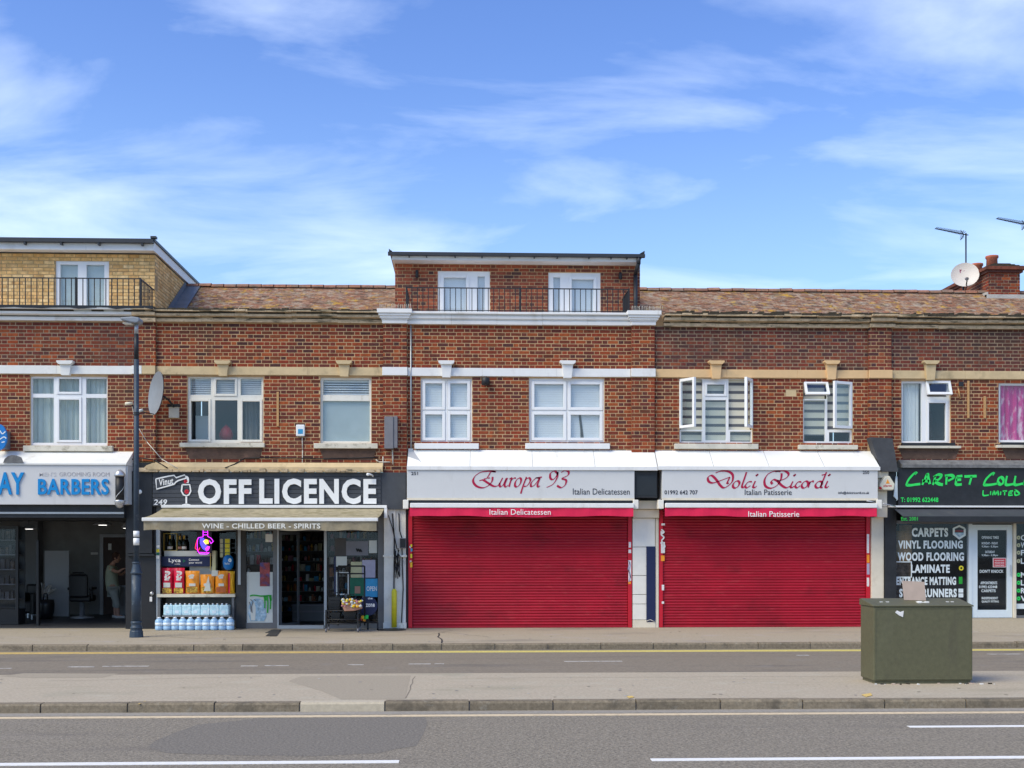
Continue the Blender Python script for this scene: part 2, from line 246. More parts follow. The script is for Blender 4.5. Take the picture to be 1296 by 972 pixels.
# ------------------------------------------------------------------ mesh builder
class MB:
    def __init__(s, m='stone'): s.v = []; s.f = []; s.mi = []; s.sm = []; s.ms = []; s.use(m)
    def use(s, m):
        if m not in s.ms: s.ms.append(m)
        s.c = s.ms.index(m); return s
    def face(s, idx, smooth=False): s.f.append(idx); s.mi.append(s.c); s.sm.append(smooth)
    def box(s, x0, x1, y0, y1, z0, z1):
        if x0 > x1: x0, x1 = x1, x0
        if y0 > y1: y0, y1 = y1, y0
        if z0 > z1: z0, z1 = z1, z0
        n = len(s.v); s.v += [(x0,y0,z0),(x1,y0,z0),(x1,y1,z0),(x0,y1,z0),(x0,y0,z1),(x1,y0,z1),(x1,y1,z1),(x0,y1,z1)]
        for q in ((0,1,5,4),(1,2,6,5),(2,3,7,6),(3,0,4,7),(4,5,6,7),(3,2,1,0)): s.face([n+i for i in q])
        return s
    def poly(s, pts, smooth=False):
        n = len(s.v); s.v += [tuple(p) for p in pts]; s.face(list(range(n, n+len(pts))), smooth); return s
    def prism(s, pts, y0, y1):            # outline in xz pushed through y (front at y0)
        k = len(pts); n = len(s.v); a = sum(pts[i][0]*pts[(i+1) % k][1]-pts[(i+1) % k][0]*pts[i][1] for i in range(k))
        if a < 0: pts = pts[::-1]
        s.v += [(p[0], y0, p[1]) for p in pts] + [(p[0], y1, p[1]) for p in pts]
        s.face(list(range(n, n+k))); s.face([n+k+i for i in range(k)][::-1])
        for i in range(k): j = (i+1) % k; s.face([n+j, n+i, n+k+i, n+k+j])
        return s
    def extr(s, prof, x0, x1, sx0=0, sx1=0):  # profile in yz pushed along x
        k = len(prof); n = len(s.v); s.v += [(x0, p[0], p[1]) for p in prof] + [(x1, p[0], p[1]) for p in prof]
        s.face(list(range(n, n+k))); s.face([n+k+i for i in range(k)][::-1])
        for i in range(k): j = (i+1) % k; s.face([n+j, n+i, n+k+i, n+k+j])
        return s
    def tube(s, p0, p1, r, n=8, r2=None, cap=True):
        p0 = Vector(p0); p1 = Vector(p1); d = (p1-p0); r2 = r if r2 is None else r2
        if d.length < 1e-6: return s
        q = d.normalized().to_track_quat('Z', 'Y'); b = len(s.v)
        for (p, rr) in ((p0, r), (p1, r2)):
            for i in range(n):
                a = 2*math.pi*i/n; s.v.append(tuple(p + q @ Vector((math.cos(a)*rr, math.sin(a)*rr, 0))))
        for i in range(n): j = (i+1) % n; s.face([b+i, b+j, b+n+j, b+n+i], True)
        if cap: s.face([b+i for i in range(n)][::-1]); s.face([b+n+i for i in range(n)])
        return s
    def path(s, pts, r, n=6):
        for a, b in zip(pts, pts[1:]): s.tube(a, b, r, n)
        return s
    def lathe(s, cx, cy, prof, n=16, smooth=True):
        b = len(s.v)
        for r, z in prof:
            for i in range(n): a = 2*math.pi*i/n; s.v.append((cx+math.cos(a)*r, cy+math.sin(a)*r, z))
        for k in range(len(prof)-1):
            for i in range(n): j = (i+1) % n; s.face([b+k*n+i, b+k*n+j, b+(k+1)*n+j, b+(k+1)*n+i], smooth)
        s.face([b+i for i in range(n)][::-1]); s.face([b+(len(prof)-1)*n+i for i in range(n)])
        return s
    def holes(s, x0, x1, z0, z1, y0, y1, hs):
        hs = [(max(x0,a), min(x1,b), max(z0,c), min(z1,d)) for a, b, c, d in hs if b > x0 and a < x1 and d > z0 and c < z1]
        xs = sorted({x0, x1, *[h[0] for h in hs], *[h[1] for h in hs]}); zs = sorted({z0, z1, *[h[2] for h in hs], *[h[3] for h in hs]})
        for a, b in zip(xs, xs[1:]):
            run = None
            for c, d in zip(zs, zs[1:]):
                m = ((a+b)/2, (c+d)/2); inn = any(h[0] < m[0] < h[1] and h[2] < m[1] < h[3] for h in hs)
                if not inn: run = (run[0], d) if run else (c, d)
                if inn and run: s.box(a, b, y0, y1, *run); run = None
            if run: s.box(a, b, y0, y1, *run)
        return s
    def mesh(s, name, off=(0,0,0)):
        me = bpy.data.meshes.new(name); ox, oy, oz = off
        me.from_pydata([(x-ox, y-oy, z-oz) for x, y, z in s.v], [], s.f)
        for m in s.ms: me.materials.append(MATS[m])
        me.polygons.foreach_set('material_index', s.mi); me.polygons.foreach_set('use_smooth', s.sm); me.update(); return me
    def build(s, name, parent=None, kind=None, label=None, bev=0, loc=None):
        off = root_of(parent).location if parent else (loc or (0,0,0))
        me = s.mesh(name, off); o = bpy.data.objects.new(name, me); C.objects.link(o)
        if parent: o.parent = parent
        elif loc: o.location = loc
        if kind: o['kind'] = kind
        if label: o['label'] = label
        if bev:
            b = o.modifiers.new('bevel', 'BEVEL'); b.width = bev; b.segments = 2; b.limit_method = 'ANGLE'
        return o
def root_of(o):
    while o.parent: o = o.parent
    return o
def thing(name, label, cat, loc, group=None):
    o = bpy.data.objects.new(name, None); C.objects.link(o); o.location = loc; o.empty_display_size = .2
    o['label'] = label; o['category'] = cat
    if group: o['group'] = group
    return o
def tag(o, label, cat, group=None):
    o['label'] = label; o['category'] = cat
    if group: o['group'] = group
    return o
def inst(me, name, parent, loc, rot=(0,0,0), scale=(1,1,1), label=None):
    o = bpy.data.objects.new(name, me); C.objects.link(o); o.parent = parent
    o.location = Vector(loc)-Vector(root_of(parent).location); o.rotation_euler = rot; o.scale = scale
    if label: o['label'] = label
    return o
def dup(root, loc, label, rotz=0, group=None):
    r = root.copy(); C.objects.link(r); r.location = loc; r.rotation_euler = (0, 0, rotz); r['label'] = label
    if group: r['group'] = group
    for ch in list(root.children):
        c = ch.copy(); C.objects.link(c); c.parent = r
        for g in list(ch.children):
            d = g.copy(); C.objects.link(d); d.parent = c
    return r
def rbox(b, p0, p1, q0, q1, y0, y1, ref=None):
    """box whose front face (at y0) fills pixel columns p0..p1 and rows q0..q1 of the photograph's wall"""
    pm = (p0+p1)/2; b.box(X(p0, y0), X(p1, y0), y0, y1, Z(q0, pm, y0), Z(q1, pm, y0)); return b
# ------------------------------------------------------------------ lettering
def text(parent, s, p0, p1, q0, q1, y, m, name='lettering', bold=0, ext=.004, shear=0, tilt=0, rows=None):
    cu = bpy.data.curves.new('t', 'FONT'); cu.body = s; cu.offset = bold; cu.space_character = 1+bold*3; cu.extrude = 0.5; cu.resolution_u = 3; cu.shear = shear; cu.align_x = 'LEFT'
    o = bpy.data.objects.new('t', cu); C.objects.link(o); bpy.context.view_layer.update()
    dg = bpy.context.evaluated_depsgraph_get(); me = bpy.data.meshes.new_from_object(o.evaluated_get(dg)); me.name = name
    bpy.data.objects.remove(o)
    xs = [v.co.x for v in me.vertices]; ys = [v.co.y for v in me.vertices]
    if not xs: return
    ax, bx, ay, by = min(xs), max(xs), min(ys), max(ys)
    X0, X1 = X(p0, y), X(p1, y); pm = (p0+p1)/2; Z1, Z0 = Z(q0, pm, y), Z(q1, pm, y); off = root_of(parent).location
    cx, cz = (X0+X1)/2, (Z0+Z1)/2
    for v in me.vertices:
        a = X0+(v.co.x-ax)/(bx-ax)*(X1-X0); c = Z0+(v.co.y-ay)/(by-ay)*(Z1-Z0); yy = y-ext if v.co.z > 0 else y+.001
        if tilt: a, c = cx+(a-cx)*math.cos(tilt)-(c-cz)*math.sin(tilt), cz+(a-cx)*math.sin(tilt)+(c-cz)*math.cos(tilt)
        v.co = (a-off[0], yy-off[1], c-off[2])
    me.materials.clear(); me.materials.append(MATS[m])
    if ext >= .03:                                              # raised letters: each its own piece
        bm = bmesh.new(); bm.from_mesh(me); seen = set(); isl_ = []
        bmesh.ops.remove_doubles(bm, verts=bm.verts, dist=1e-5); bm.verts.ensure_lookup_table()
        for v in bm.verts:
            if v.index in seen: continue
            st = [v]; grp = []; seen.add(v.index)
            while st:
                u = st.pop(); grp.append(u)
                for e_ in u.link_edges:
                    x_ = e_.other_vert(u)
                    if x_.index not in seen: seen.add(x_.index); st.append(x_)
            isl_.append(grp)
        for grp in isl_:
            ids = {v.index: k for k, v in enumerate(grp)}; fs = [[ids[v.index] for v in f.verts] for f in bm.faces if f.verts[0].index in ids]
            m2 = bpy.data.meshes.new('letter'); m2.from_pydata([tuple(v.co) for v in grp], [], fs); m2.materials.append(MATS[m])
            o = bpy.data.objects.new('letter', m2); C.objects.link(o); o.parent = parent
        bm.free(); return
    o = bpy.data.objects.new(name, me); C.objects.link(o); o.parent = parent; return o
def spline(pts, n=7):
    if len(pts) < 3: return [tuple(Vector(pts[0]).lerp(Vector(pts[-1]), i/n)) for i in range(n+1)]
    P = [pts[0]]+list(pts)+[pts[-1]]; out = []
    for i in range(1, len(P)-2):
        p0, p1, p2, p3 = [Vector(p) for p in P[i-1:i+3]]
        for k in range(n):
            t = k/n; out.append(tuple(.5*((2*p1)+(p2-p0)*t+(2*p0-5*p1+4*p2-p3)*t*t+(3*p1-p0-3*p2+p3)*t*t*t)))
    out.append(tuple(pts[-1])); return out
def pen(parent, strokes, ox, oy, sc, y, m, w, nib=R(35), thin=.25, name='lettering', th=.004, smooth=True, rnd=False):
    """strokes traced in enlarged-photo units, drawn with a broad nib; flat vinyl lettering"""
    b = MB(m)
    for st in strokes:
        pts = spline(st) if smooth else st
        P = [Vector((X(ox+p[0]/sc, y), Z(oy+p[1]/sc, ox+p[0]/sc, y))) for p in pts]
        nv = Vector((math.cos(nib), math.sin(nib)))*w/2
        Lf, Rt = [], []
        for i, p in enumerate(P):
            t = (P[min(i+1, len(P)-1)]-P[max(i-1, 0)])
            if t.length < 1e-9: t = Vector((1, 0))
            t.normalize(); nn = Vector((-t.y, t.x))
            h = abs(nn.dot(nv)) if not rnd else w/2
            h = max(h, w/2*thin); Lf.append(p+nn*h); Rt.append(p-nn*h)
        for i in range(len(P)-1):
            q = [Rt[i], Rt[i+1], Lf[i+1], Lf[i]]
            b.poly([(v.x, y-th, v.y) for v in q])
    return b.build(name, parent)
def ell(cx, cy, rx, ry, sh=0, n=12, a0=0): return [(cx+math.cos(a0+2*math.pi*i/n)*rx - sh*math.sin(a0+2*math.pi*i/n)*ry, cy+math.sin(a0+2*math.pi*i/n)*ry) for i in range(n+1)]
# ================================================================== GROUND
def struct(b, name): o = b.build(name); o['kind'] = 'structure'; return o
YK1, YM, YK2 = -4.1, -8.80, -11.82      # far kerb face, back edge of the island, near kerb face
RZ = -.10
struct(MB('asphalt').box(-160, 160, -160, 90, -.6, RZ-.012), 'ground')
struct(MB('asphalt').box(-90, 90, -24, YK2, RZ-.010, RZ), 'road')
struct(MB('service_asphalt').box(-90, 90, YM-.02, YK1+.02, RZ-.010, RZ), 'service_road')
def quadpix(b, pts, z):
    b.poly([(*G(px, py, z), z) for px, py in pts])
b = MB('asphalt_patch'); quadpix(b, [(186,946),(196,938),(222,927),(250,917),(300,912),(330,908.5),(538,907.5),(541,915),(536,928),(527,944),(500,948),(480,953),(400,957),(300,956),(210,953)], RZ+.0015); struct(b, 'road_patch')
pv = struct(MB('pavement_grey').box(-90, 90, YK1+.14, .6, -.3, 0), 'pavement')
isl = struct(MB('island_tarmac').box(-90, 90, YM, YK2+.15, -.3, -.004), 'traffic_island')
b = MB('pavement_grey'); quadpix(b, [(300,799.5),(345,799),(342,806),(250,808),(215,806)], .003); quadpix(b, [(470,797),(575,797),(560,800),(545,803),(470,804)], .003); struct(b, 'pavement_patch')
b = MB('island_dark'); quadpix(b, [(0,856),(30,852),(150,852.5),(130,857.5),(40,858)], -.0025); quadpix(b, [(365,862),(380,856),(430,855.2),(520,855),(512,884.5),(432,885),(405,874)], -.0025); struct(b, 'island_patch')
# kerbs: each stone its own piece
def kerb(name, yf, zt, L0, px_list, back):
    base = struct(MB('gutter_grey').box(-90, 90, yf+.03, yf+back-.01, -.3, zt-.03), name)
    xs = [X(p, yf) for p in px_list]
    while xs[0] > -17: xs.insert(0, xs[0]-L0)
    while xs[-1] < 17: xs.append(xs[-1]+L0)
    for a, c in zip(xs, xs[1:]):
        dz = random.uniform(-.006, .005); bb = MB('kerb_stone'); g = .008; yb = yf+random.uniform(-.006, .004)
        bb.use('pale_kerb') if (name == 'island_kerb' and abs(a-X(379, yf)) < .02) else None; bb.extr([(yb, -.28), (yb+.008, zt-.022+dz), (yb+.022, zt+dz), (yf+back, zt+dz), (yf+back, -.28)], a+g, c-g)
        o = bb.build('kerb_stone', base)
kerb('kerb', YK1, .006, .93, [110,245,307,370,434,497,559], .15)
kerb('island_kerb', YK2, .006, .925, [51,161,271,379,487,594,700,805,912], .16)
b = MB('gutter_grey').box(-40, 40, YK2-.22, YK2+.02, RZ, RZ+.004); struct(b, 'gutter')
b = MB('yellow_line').box(-40, X(470, -4.4), -4.34, -4.44, RZ, RZ+.004).box(-40, X(470, -4.4), -4.52, -4.62, RZ, RZ+.004)
b.use('bright_yellow_line').box(X(470, -4.4), 40, -4.34, -4.45, RZ, RZ+.004).box(X(470, -4.4), 40, -4.50, -4.62, RZ, RZ+.004); struct(b, 'yellow_line')
b = MB('pale_yellow_line').box(-40, 40, YK2-.28, YK2-.40, RZ, RZ+.0045); struct(b, 'yellow_line')
def wl(b, p0, p1, py, wd, z=RZ):
    x0, y0 = G(p0, py, z); x1, _ = G(p1, py, z); x1 = x0+(p1-p0)/F*(math.hypot(0, y0+D)); b.box(x0, x1, y0-wd/2, y0+wd/2, z, z+.004)
b = MB('white_line')
x0, y0 = G(505, 964.2, RZ); b.box(-40, x0, y0-.06, y0+.06, RZ, RZ+.004)
x1, y1 = G(822, 959.5, RZ); b.box(x1, 40, y0-.055, y0+.055, RZ, RZ+.004)
x2, y2 = G(1150, 920, RZ); b.box(x2, 40, y2-.05, y2+.05, RZ, RZ+.004); struct(b, 'white_line')
b = MB('worn_line')
for p0, p1, py in ((86,118,844.2),(130,187,843.4),(0,14,846),(305,326,843),(335,365,842.6),(440,460,841.5),(517,545,840.5),(550,562,840.3),(714,788,837.2),(1008,1024,829.5),(1250,1296,828)): wl(b, p0, p1, py, .07)
struct(b, 'bay_marking')
# yellow dabs on the island
b = MB('yellow_line'); quadpix(b, [(172,889),(184,887),(186,888.5),(176,891)], .002); quadpix(b, [(793,881),(800,880.5),(803,882.5),(796,883.5)], .002); quadpix(b, [(1090,879),(1102,877),(1104,880),(1096,882)], .002); struct(b, 'paint_mark')
# ================================================================== BRICKWORK
CO, JT = .0752, .0125
SW, HW = .2135, .1015            # stretcher and header faces
def brick_mb(m, wd, hg, dp=.068, j=0):
    rr = random.uniform; e = .004
    b = MB(m); x0, x1, z0, z1 = -wd/2, wd/2, -hg/2, hg/2
    f = [(x0+e+rr(0,j), 0, z0+e), (x1-e-rr(0,j), 0, z0+e+rr(0,j)), (x1-e, 0, z1-e-rr(0,j)), (x0+e, 0, z1-e)]
    k = [(x0, .006, z0), (x1, .006, z0), (x1, .006, z1), (x0, .006, z1)]; q = [(x, dp, z) for x, _, z in k]
    b.v = f+k+q
    for a in (0, 4):
        for i in range(4): jn = (i+1) % 4; b.face([a+jn, a+i, a+4+i, a+4+jn])
    b.face([0,1,2,3]); return b
def brick_into(b, x0, x1, y, z0, z1, rot=False, dp=.03):
    e = .004; pr = random.uniform(-.0025, .0025); j = random.uniform
    f = [(x0+e, y+pr, z0+e), (x1-e, y+pr, z0+e+j(0,.002)), (x1-e, y+pr, z1-e), (x0+e, y+pr, z1-e-j(0,.002))]
    k = [(x0, y+.006, z0), (x1, y+.006, z0), (x1, y+.006, z1), (x0, y+.006, z1)]
    if rot:      # wall running along y: x is depth there
        f = [(q[1], q[0], q[2]) for q in f]; k = [(q[1], q[0], q[2]) for q in k]
    n = len(b.v); b.v += f+k
    for i in range(4): jn = (i+1) % 4; b.face([n+jn, n+i, n+4+i, n+4+jn])
    b.face([n, n+1, n+2, n+3])
    if dp > .05:
        q = [(x0, y+dp, z0), (x1, y+dp, z0), (x1, y+dp, z1), (x0, y+dp, z1)]; b.v += q
        for i in range(4): jn = (i+1) % 4; b.face([n+4+jn, n+4+i, n+8+i, n+8+jn])
PROTO = {}
def bond(x0, x1, z0, z1, holes, zref=0, xref=0, stretcher=False):
    """Flemish bond: alternating stretchers and headers, cut at edges and openings"""
    out = []; r0 = math.floor((z0-zref)/CO); period = SW+HW+2*JT
    r = r0
    while zref+r*CO < z1-.02:
        za, zb = zref+r*CO, zref+(r+1)*CO-JT; za2, zb2 = max(za, z0), min(zb, z1)
        if zb2-za2 > .018:
            cuts = [(h[0], h[1]) for h in holes if min(h[3], zb)-max(h[2], za) > (zb-za)*.5]
            if stretcher: x = xref + math.floor((x0-xref)/(SW+JT))*(SW+JT) - (SW+JT) + (r % 2)*(SW+JT)/2; seq = [SW]
            else: x = xref + math.floor((x0-xref)/period)*period - period + (r % 2)*period/2 ; seq = [SW, HW]
            i = 0
            while x < x1:
                wd = seq[i % len(seq)]; i += 1; a, c = max(x, x0), min(x+wd, x1); segs = [(a, c)] if c-a > .02 else []
                for h in cuts:
                    ns = []
                    for s_ in segs:
                        if h[1] <= s_[0] or h[0] >= s_[1]: ns.append(s_); continue
                        if h[0]-s_[0] > .02: ns.append((s_[0], h[0]-.004))
                        if s_[1]-h[1] > .02: ns.append((h[1]+.004, s_[1]))
                    segs = ns
                for s_ in segs: out.append((s_[0], s_[1], za2, zb2, (s_[1]-s_[0] > wd-.001 and wd == SW and zb2-za2 > CO-JT-.001)))
                x += wd+JT
        r += 1
    return out
def masonry(wall, specs, limit=300):
    """specs: (bricks, y, material). The largest go in as single bricks, the rest as one joined part"""
    full = []; rest = []
    for bricks, y, m in specs:
        for q in bricks: (full if q[4] else rest).append((q, y, m))
    random.shuffle(full); full.sort(key=lambda t: abs((t[0][2])-4.4)); ind, more = full[:limit], full[limit:]
    for q, y, m in ind:
        if m not in PROTO: PROTO[m] = [brick_mb(m, SW, CO-JT, j=.003).mesh('brick') for _ in range(5)]
        inst(random.choice(PROTO[m]), 'brick', wall, ((q[0]+q[1])/2, y+random.uniform(-.0025, .0025), (q[2]+q[3])/2), rot=(0, random.uniform(-.006, .006), 0))
    by = {}
    b = None
    for q, y, m in more+rest:
        if b is None: b = MB(m)
        b.use(m); brick_into(b, q[0], q[1], y, q[2], q[3], dp=.068 if y < 0 else .03)
    if b: b.build('brickwork', wall, kind='stuff')
# ================================================================== BUILDING PARTS
ZT, ZC0, ZB1, ZB0 = 6.61, 6.34, 5.435, 5.258      # parapet top, cornice underside, band top and bottom
ZREF = ZB0 - 21*CO
def cornice(parent, x0, x1, y, m, top=ZT, bot=ZC0, out=.26, name='cornice', ends=0, worn=False):
    h = top-bot
    prof = [(y, bot), (y-.09, bot), (y-.10, bot+h*.26), (y-.055, bot+h*.31), (y-.06, bot+h*.38), (y-out*.70, bot+h*.46), (y-out*.74, bot+h*.66), (y-out*.52, bot+h*.72), (y-out*.55, bot+h*.78), (y-out, bot+h*.83), (y-out, top), (y+.25, top), (y+.25, bot)]
    b = MB(m)
    n = max(1, int((x1-x0)/.9)); xs = [x0+(x1-x0)*i/n for i in range(n+1)]
    for a, c in zip(xs, xs[1:]):
        dz = random.uniform(-.008, .004) if worn else random.uniform(-.002, .002); b.extr([(p, q+dz) for p, q in prof], a+.002, c-.002)
    o = b.build(name, parent)
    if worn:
        g = MB('moss'); x = x0  # dark boxes: shadow of the two grooves put into colour, moss along the top
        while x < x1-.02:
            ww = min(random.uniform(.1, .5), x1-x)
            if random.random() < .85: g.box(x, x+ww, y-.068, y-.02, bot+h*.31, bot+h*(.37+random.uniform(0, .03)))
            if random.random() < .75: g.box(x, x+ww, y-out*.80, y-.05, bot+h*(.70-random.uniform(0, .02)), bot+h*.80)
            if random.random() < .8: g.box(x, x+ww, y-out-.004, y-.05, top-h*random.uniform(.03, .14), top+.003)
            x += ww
        g.build('moss_and_groove_shade', o, kind='stuff')
    return o
def keystone(parent, px, m, y=0):
    x = X(px); zt = Z(457.5, px); b = MB(m)
    b.prism([(x-.115, zt-.06), (x+.115, zt-.06), (x+.085, ZB0-.03), (x-.085, ZB0-.03)][::-1], y-.10, y+.01)
    b.prism([(x-.165, zt), (x+.165, zt), (x+.165, zt-.035), (x+.12, zt-.075), (x-.12, zt-.075), (x-.165, zt-.035)], y-.15, y+.01)
    return b.build('keystone', parent, bev=.004)
def wavy(b, x0, x1, z0, z1, y, amp=.03, fold=.12, n=None):
    n = n or max(8, int((x1-x0)/.03)); pts = []
    ph = random.random()*6
    for i in range(n+1):
        x = x0+(x1-x0)*i/n; a = amp*(math.sin(2*math.pi*(x-x0)/fold+ph)+.5*math.sin(2*math.pi*(x-x0)/fold*1.7+ph*2)); pts.append((x, y+a))
    for p, q in zip(pts, pts[1:]): b.poly([(p[0], p[1], z0), (q[0], q[1], z0), (q[0], q[1], z1), (p[0], p[1], z1)], True)
    return b
def ring(b, x0, x1, z0, z1, y0, y1, w): return b.holes(x0, x1, z0, z1, y0, y1, [(x0+w, x1-w, z0+w, z1-w)])
def window(bld, rect, cells, m='upvc', yf=.055, back=None, sill=None, sillm='sill_stone', label=None, sash_w=.05, sill_y=-.09):
    """rect and cells in photograph pixels on the wall plane; cells: (l, r, top, bottom, is_sash)"""
    p0, p1, q0, q1 = rect; pm = (p0+p1)/2
    zx = lambda q: Z(q, pm, yf)
    x0, x1, z1, z0 = X(p0, yf), X(p1, yf), zx(q0), zx(q1)
    hs = []; cs = []
    for c in cells:
        a, d, t, u = X(c[0], yf), X(c[1], yf), zx(c[2]), zx(c[3]); s = sash_w if c[4] else 0
        hs.append((a-s, d+s, u-s, t+s)); cs.append((a, d, u, t, c[4]))
    fr = MB(m).holes(x0, x1, z0, z1, yf, yf+.07, hs).build('window', bld, bev=.004, label=label)
    for a, d, u, t, s in cs:
        if s == 2: continue
        if s:
            ring(MB(m), a-sash_w+.003, d+sash_w-.003, u-sash_w+.003, t+sash_w-.003, yf-.018, yf+.045, sash_w-.003).build('sash', fr, bev=.005)
        MB('window_glass').box(a-.004, d+.004, yf+.025, yf+.031, u-.004, t+.004).build('pane', fr)
    MB('room').box(x0+.02, x1-.02, yf+1.3, yf+1.34, z0-.2, z1).box(x0-.3, x0+.0, yf+.30, yf+1.3, z0-.2, z1).box(x1, x1+.3, yf+.30, yf+1.3, z0-.2, z1).box(x0-.3, x1+.3, yf+.30, yf+1.3, z1, z1+.05).box(x0-.3, x1+.3, yf+.30, yf+1.3, z0-.25, z0-.2).build('room', fr)
    if sill:
        a, c, t, u = sill; MB(sillm).box(X(a, sill_y), X(c, sill_y), sill_y, .07, Z(u, pm, sill_y), Z(t, pm, sill_y)).build('sill', fr, bev=.008)
    return fr, (x0, x1, z0, z1, yf), cs
def leaf(win, hx, zt, zb, wd, ang, m='upvc', y=.05, w=.055, side=1, name='open_sash'):
    """side-hung leaf opened outwards; side=1 hinge on its left"""
    b = MB(m); x0, x1 = (0, wd) if side > 0 else (-wd, 0); h = zt-zb; ring(b, x0, x1, 0, h, -.055, 0, w)
    me = b.mesh('open_sash'); o = inst(me, name, win, (hx, y, zb), rot=(0, 0, -ang if side > 0 else ang))
    g = MB('clear_glass').box(x0+w-.004, x1-w+.004, -.030, -.024, w-.004, h-w+.004); g2 = g.mesh('pane')
    p = bpy.data.objects.new('pane', g2); C.objects.link(p); p.parent = win; p.location = o.location; p.rotation_euler = o.rotation_euler
def toplight(win, x0, x1, zt, wd, ang, m='upvc', y=.05, w=.05):
    b = MB(m); ring(b, 0, x1-x0, -wd, 0, -.05, 0, w); o = inst(b.mesh('open_top_sash'), 'open_top_sash', win, (x0, y, zt), rot=(-ang, 0, 0))
    g = MB('clear_glass').box(w, x1-x0-w, -.03, -.025, -wd+w, -w)
    p = bpy.data.objects.new('pane', g.mesh('pane')); C.objects.link(p); p.parent = win; p.location = o.location; p.rotation_euler = o.rotation_euler
def building(name, label, px0, px1):
    xm = (X(px0)+X(px1))/2; return thing(name, label, 'building', (xm, 0, 0))
def wall_and_bricks(bld, x0, x1, openings, zbot, mort='mortar', up='red_brick', low='red_brick', pil=(), pil_bot=3.72, extra=(), band=('stone',), up_m=None, xref=0):
    """main wall with openings (in metres), pilasters standing 7 cm proud"""
    w = MB(mort).holes(x0, x1, zbot, ZT-.05, .005, .24, openings)
    w.use(up_m or mort)
    if up_m: w.box(x0, x1, .0035, .0049, ZB1, ZC0)
    w.use(mort)
    for a, c in pil: w.box(a+.006, c-.006, -.064, .0075, pil_bot, ZT-.05)
    wall = w.build('wall', bld)
    hid = list(openings)+[(a, c, 0, 9) for a, c in pil]
    specs = [(bond(x0, x1, ZB1, ZC0, hid, ZB1, xref), 0, up), (bond(x0, x1, zbot, ZB0, hid, ZREF, xref), 0, low)]
    for a, c in pil: specs += [(bond(a, c, ZB1, ZC0, [], ZB1, a), -.07, up), (bond(a, c, pil_bot, ZB0, [], ZREF, a), -.07, low)]
    masonry(wall, specs+list(extra))
    return wall
def O(rect, yf=.055):       # opening in metres from a pixel rect
    p0, p1, q0, q1 = rect; pm = (p0+p1)/2; return (X(p0), X(p1), Z(q1, pm), Z(q0, pm))
def band(bld, segs, yo=.035):
    for a, c, m, y in segs:
        n = max(1, round((c-a)/1.5))
        for i in range(n):
            xa, xc = a+(c-a)*i/n, a+(c-a)*(i+1)/n
            MB(m).box(xa+.001, xc-.001, y-yo, y+.02, ZB0+.003, ZB1-.003).build('stone_band', bld, bev=.004)
# ---- roof
SL = .57; RY0, RY1, RZ1 = .30, 4.2, 7.99
def rz(y): return RZ1-(RY1-y)*SL
def roof(bld, x0, x1, rid_lbl=None, y0=RY0, ridge=True, tiles=True):
    r = MB('mortar'); t = .03
    r.poly([(x0, y0, rz(y0)-t), (x1, y0, rz(y0)-t), (x1, RY1, RZ1-t), (x0, RY1, RZ1-t)]); r.poly([(x1, RY1+3.9, RZ1-2.2), (x0, RY1+3.9, RZ1-2.2), (x0, RY1, RZ1-t), (x1, RY1, RZ1-t)])
    ro = r.build('roof', bld)
    if tiles:
        b = MB('roof_tile'); cs, sn = 1/math.hypot(1, SL), SL/math.hypot(1, SL); n = int((RY1-y0)/cs/.1); tw = .166
        for i in range(n+1):
            s0 = i*.1; yb = y0+s0*cs; zb = rz(y0)+s0*sn; x = x0-(tw/2 if i % 2 else 0)
            while x < x1-.02:
                a, c = max(x+.002, x0), min(x+tw-.002, x1)
                if c-a > .03:
                    d = random.uniform(-.006, .006); u = random.uniform(0, .007); ln = .14; dy = -.0
                    p = [(a, yb+d, zb+.018+u), (c, yb+d, zb+.018+u*.6), (c, yb+ln*cs, zb+ln*sn+.004), (a, yb+ln*cs, zb+ln*sn+.004)]
                    b.poly(p); b.poly([(a, yb+d, zb-.002), (c, yb+d, zb-.002), p[1], p[0]])
                x += tw
        b.build('roof_tiles', ro, kind='stuff')
    if ridge:
        me = []
        for k in range(4):
            m = MB('ridge_tile'); n = 8; bw = .014; j = random.uniform(-.004, .004)
            pr = [(math.cos(math.pi*i/n)*.125, math.sin(math.pi*i/n)*.085+j) for i in range(n+1)]
            for i in range(n): m.poly([(.010, pr[i][0], pr[i][1]), (.290, pr[i][0]*1.04, pr[i][1]*1.04), (.290, pr[i+1][0]*1.04, pr[i+1][1]*1.04), (.010, pr[i+1][0], pr[i+1][1])], True)
            m.poly([(.004, p[0], p[1]) for p in pr]); m.poly([(.296, p[0]*1.04, p[1]*1.04) for p in pr][::-1]); me.append(m.mesh('ridge_tile'))
        x = x0
        while x < x1-.1:
            inst(random.choice(me), 'ridge_tile', ro, (x, RY1, RZ1-.02+random.uniform(-.008, .008)), rot=(0, random.uniform(-.015, .015), random.uniform(-.02, .02)), scale=(min(1, (x1-x)/.3), 1, 1)); x += .3
    return ro
xb = [X(p) for p in (171, 198, 485, 515, 799, 828, 1098, 1127)]
XA0, XE1 = -14.6, 17.0
